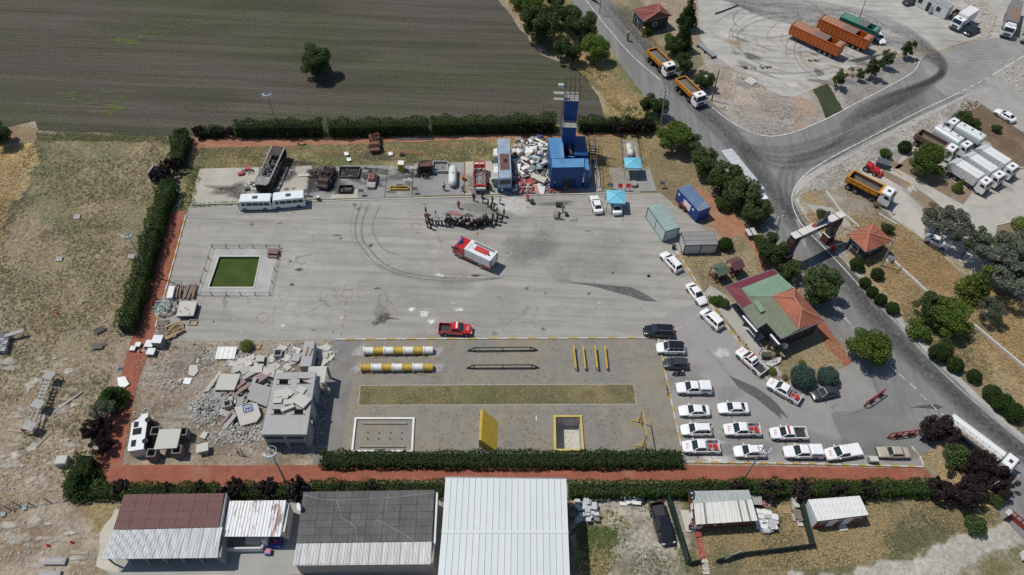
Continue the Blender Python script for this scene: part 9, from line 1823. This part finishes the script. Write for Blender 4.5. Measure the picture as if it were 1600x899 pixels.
r=B_('old_tyre',(1003,782),'big tyre standing in the shade behind the hall yard','tyre');n=16;MB().rings([[(math.cos(2*math.pi*i/n)*(.5+.14*math.cos(j)),math.sin(2*math.pi*i/n)*(.5+.14*math.cos(j)),.16+.14*math.sin(j)) for i in range(n)] for j in (0,1.57,3.14,4.71,6.28)],cap=False).bd('tread',TYRE,r)
slab([(966,796,.12),(978,796,.12),(978,806,.1),(966,806,.1)],'pair of pale square boards on the gravel right of the block pile',M('board_beige',(.46,.40,.32),.8),.1,'board','board');slab([(1063,797,.25),(1076,797,.25),(1088,831,.2),(1072,831,.2)],'pale concrete platform at the left end of the wooden cabin',CONCL,.22);slab([(890,782,.6),(898,782,.6),(898,792,.3),(890,792,.3)],'tan plywood piece by the corner of the big hall',TB[0],.08,'plywood','board')
slab([(440,757,1.2),(450,758,1.2),(448,780,.2),(441,778,.2)],'dark red cloth hanging between the rusty roof and the grey roof',M('dark_red',(.2,.025,.025)),.05,'cloth','cloth')
slab([(1008,868,.1),(1010,870,.1),(1009,872,.1),(1007,871,.1)],'tiny white litter on the gravel near lifted pickup',WT,.05,'litter','litter')
lying('banner',(1130,877),(1156,866),.1,.8,'faded banner strip hung on the long dark screen fence',M('banner_grey',(.34,.31,.33),.7,.3),'banner',.45)
r=B_('white_camper',(1601,872),'small white cart at the right edge beside the dirt road','cart');MB().box((0,0,.3),(1.4,1.0,.9)).bd('body',WT,r);[wheel(r,x,s*.5,.25,.12) for x in (-.4,.4) for s in (-1,1)]
# ------------------------------------------------------------------ people
SKIN=M('skin',(.36,.20,.13),.6,.1);HAIR=M('hair',(.02,.016,.013),.7)
def skinmesh(name,vs,es,rad,m,sub=1):
    me=bpy.data.meshes.new(name);me.from_pydata(vs,es,[]);o=bpy.data.objects.new(name,me);C.objects.link(o);sk=o.modifiers.new('s','SKIN');sk.use_smooth_shade=True
    for i,r_ in enumerate(rad):me.skin_vertices[0].data[i].radius=r_ if isinstance(r_,tuple) else (r_,r_);me.skin_vertices[0].data[i].use_root=(i==0)
    ss=o.modifiers.new('u','SUBSURF');ss.levels=sub;ss.render_levels=sub;bpy.context.view_layer.update()
    nm_=bpy.data.meshes.new_from_object(o.evaluated_get(bpy.context.evaluated_depsgraph_get()));bpy.data.objects.remove(o);nm_.materials.clear();nm_.materials.append(m);nm_.name=name;return nm_
def person_meshes(pose):
    st={'stand':(0,0),'front':(0,0),'stride':(.28,.0),'back':(0,0),'reach':(.08,0)}[pose][0]
    hip=.92;hips={1:(0,.10,hip),-1:(0,-.10,hip)};V=[(0,0,1.0),(0,0,1.2),(0.01,0,1.40),(.01,0,1.50),(.02,0,1.62)];E=[(0,1),(1,2),(2,3),(3,4)];Rd=[(.08,.07),(.08,.07),(.10,.06),.055,(.085,.10)]
    legs=[];arms=[]
    for s in (1,-1):
        dx=st*s;k=(dx*.4+.03,s*.11,.50);a=(dx,s*.12,.09);t=(dx+.16,s*.13,.04);b=len(V);V+=[(0,s*.09,.92),k,a,t];E+=[(0,b),(b,b+1),(b+1,b+2),(b+2,b+3)];Rd+=[.05,.04,.035,.035];legs.append([(0,s*.09,.92),k,a])
        sh=(0,s*.19,1.40);el,wr={'stand':((-.03,s*.25,1.13),(.05,s*.26,.88)),'front':((.02,s*.26,1.14),(.24,s*.08,1.06)),'stride':((-.1*s,s*.25,1.13),(.02-.1*s,s*.27,.90)),'back':((-.12,s*.26,1.15),(-.18,s*.06,1.0)),'reach':((.16,s*.26,1.22),(.42,s*.18,1.28))}[pose]
        b=len(V);V+=[sh,el,wr];E+=[(2,b),(b,b+1),(b+1,b+2)];Rd+=[.035,.03,.027];arms.append([sh,el,wr])
        w_=W_(wr);d=(w_-W_(el)).normalized();pl=w_+d*.08;V.append(tuple(pl));E.append((b+2,len(V)-1));Rd.append((.038,.018));pi=len(V)-1;sd=d.cross(W_((0,s,0))).normalized() if abs(d.y)<.9 else W_((0,0,1));sd=sd if sd.length else W_((1,0,0))
        for f,ln_ in zip((-.03,-.01,.01,.03),(.06,.08,.085,.075)):m1=pl+sd*f+d*.03;m2=m1+d*ln_*.6+W_((.01,0,-.005));V+=[tuple(m1),tuple(m2)];E+=[(pi,len(V)-2),(len(V)-2,len(V)-1)];Rd+=[.009,.007]
        th=w_+d*.03+sd*.045;V+=[tuple(th),tuple(th+d*.04)];E+=[(b+2,len(V)-2),(len(V)-2,len(V)-1)];Rd+=[.011,.009]
    body=skinmesh('body',V,E,Rd,SKIN,1)
    # head details are joined in: nose and ears
    sV=[(0,0,1.02),(0,0,1.2),(.01,0,1.38),(.01,0,1.46)];sE=[(0,1),(1,2),(2,3)];sR=[(.17,.15),(.165,.145),(.20,.14),(.08,.08)]
    for sh,el,wr in arms:b=len(sV);e2=W_(el).lerp(W_(wr),.75);sV+=[sh,el,tuple(e2)];sE+=[(2,b),(b,b+1),(b+1,b+2)];sR+=[.085,.068,.055]
    shirt=skinmesh('shirt',sV,sE,sR,M('cloth_black',(.02,.02,.022),.9,.2,6),1)
    tV=[(0,0,.98)];tE=[];tR=[(.17,.14)]
    for l in legs:b=len(tV);tV+=[l[0],l[1],tuple(W_(l[1]).lerp(W_(l[2]),.92))];tE+=[(0,b),(b,b+1),(b+1,b+2)];tR+=[.12,.092,.075]
    trou=skinmesh('trousers',tV,tE,tR,M('cloth_black',(.02,.02,.022)),1)
    hb=MB();n=10;hb.rings([[(.0+.088*math.cos(t)*k-.012,.10*math.sin(t)*k*.82,z) for t in [2*math.pi*i/n for i in range(n)]] for z,k in ((1.60,1.0),(1.68,1.12),(1.73,.85),(1.755,.3))]);hair=hb.mesh('hair',HAIR,True)
    fb=MB();fb.box((.108,0,1.60),(.03,.025,.045),top=(.4,.5));[fb.box((.09,s*.03,1.635),(.012,.018,.012)) for s in (-1,1)];fb.box((.093,0,1.575),(.012,.04,.01));[fb.box((.02,s*.088,1.6),(.035,.02,.05)) for s in (-1,1)];face=fb.mesh('face',SKIN)
    sb=MB();[sb.box((l[2][0]+.06,l[2][1],0),(.27,.1,.09),top=(.8,.85)) for l in legs];shoes=sb.mesh('shoes',BK)
    return body,shirt,trou,hair,face,shoes
PM={p:person_meshes(p) for p in ('stand','front','stride','back','reach')}
CL={'black':(.018,.018,.02),'white':(.68,.68,.66),'red':(.42,.02,.025),'navy':(.02,.03,.07),'brown':(.10,.05,.035),'grey':(.2,.2,.2),'skyblue':(.35,.45,.6),'orange':(.6,.13,.02)}
def person(px,shirt,trous,pose,face,label,group=None,hat=None):
    p=G(*px);r=empty('person',(p.x,p.y,.012),face,label,'person',group);b=PM[pose];parts=[('body',b[0],None),('shirt',b[1],shirt),('trousers',b[2],trous),('hair',b[3],hat),('face',b[4],None),('shoes',b[5],None)]
    for nm,me,c in parts:
        o=obj(nm,me,r)
        if c:rc_(o,M('cloth_'+c,CL[c],.85,.15,6) if c not in ('black',) else M('cloth_black',(.02,.02,.022)))
    s=RU(.96,1.05)*1.08;r.scale=(s,s,s)
CTR=G(712,335)
def toward(px,t=CTR):p=G(*px);return math.atan2(t.y-p.y,t.x-p.x)+RU(-.3,.3)
Z5=lambda x,y:(640+x/5.62,210+y/5.62)
blk='onlookers in dark clothes';wht='onlookers in white shirts';pos=['stand','front','stand','back','stride']
row=[(350,812),(408,790),(490,795),(520,790),(615,800),(668,775),(628,806),(555,825),(172,785),(320,808),(345,795),(330,790),(372,790),(362,782),(385,800),(425,805),(440,792),(470,812),(483,822),(458,782),(500,800),(528,812),(540,828),(560,802),(575,815),(592,792),(605,822),(598,806),(640,802),(655,782),(648,768),(670,762),(690,802),(682,780),(705,806),(725,790),(765,792),(730,752),(770,765),(660,798)]
for i,c in enumerate(row):px=Z5(*c);person(px,random.choice(['black','black','black','navy']),'black',pos[i % 5],toward(px),'person in dark clothes standing in the packed curved row before the fire engine',blk)
for i,c in enumerate([(400,797),(452,803),(620,788),(635,790),(740,787),(448,808)]):px=Z5(*c);person(px,'white','black',pos[i % 5],toward(px),'person in a white shirt among the dark crowd row before the fire engine',wht)
for c,sh,tr_,po,lab in (((145,702),'black','black','stand','person in black, topmost of the small group at the left crowd end'),((152,742),'red','black','stand','person in a red top just below the topmost of the left group'),((138,765),'red','white','front','person in red and white clothes at the left edge of the crowd'),((157,817),'black','black','stand','person in black, lower left one of the left crowd end'),((188,832),'black','black','back','person in black, lowest right one of the left crowd end'),((205,800),'navy','black','stand','person in navy between left group and the three white shirts'),
    ((232,792),'white','black','stand','first of three people in white shirts standing side by side'),((256,797),'white','black','front','middle of three people in white shirts standing side by side'),((284,796),'white','black','stand','last of three people in white shirts standing side by side'),((515,833),'white','black','reach','person in white bending forward at the lowest point of the crowd'),
    ((768,702),'black','black','stand','person in black with pale cap where the crowd turns up'),((772,738),'black','black','stand','person in black below the one with a pale cap'),((828,722),'black','black','stand','person in black standing apart at the right, upper of two'),((813,772),'black','black','back','person in black standing apart at the right, lower of two'),
    ((742,668),'black','grey','stand','person in black and grey in the upper right line of onlookers'),((718,662),'black','black','front','person in black, second from below in the upper right line'),((690,636),'black','black','stand','person in black, middle of the upper right line'),((728,607),'brown','black','stand','person in brown behind the upper right line'),((792,610),'skyblue','skyblue','stand','person in light blue clothes alone on the pale patch'),((645,602),'black','black','stand','person in black below the red wreck, right of two'),((638,560),'black','black','back','person in black close behind the red fire engine wreck'),((565,585),'black','black','stand','person in black below the red wreck, left of two'),
    ((432,648),'red','red','reach','person in red overalls alone in the middle of the circle'),((303,492),'white','black','stride','person in white shirt on the pad left of the gas tank'),((467,502),'white','grey','stand','person in white shirt right of the gas tank'),((690,482),'black','black','stand','person in black standing beside the red fire engine wreck'),((714,498),'brown','black','stand','person in brown in the shade between wreck and raised bus')):px=Z5(*c);person(px,sh,tr_,po,toward(px),lab,None,'white' if 'pale cap' in lab else None)
person((873.5,342),'black','black','reach',1.2,'firefighter in black beside the see-through rack in front of the tower');person((879,331),'grey','grey','stride',-2.0,'firefighter in grey behind the one in black');person((1076,827),'navy','navy','reach',.4,'person in navy with an orange cap at the cabin corner',None,'orange')
o=empty('tripod',tuple(G(681,340)),0,'thin measuring tripod with dark head inside the circle of people','tripod');mb=MB();[mb.be((.5*math.cos(a),.5*math.sin(a),0),(0,0,1.3),.04,.04) for a in (0,2.1,4.2)];mb.bd('legs',BK,o);MB().box((0,0,1.3),(.25,.2,.25)).bd('head',BK,o)
o=lying('stretcher',(697,337),(703,336),.6,.15,'small dark kit box lying on the red stain in the circle',DARKP,'box',.02)
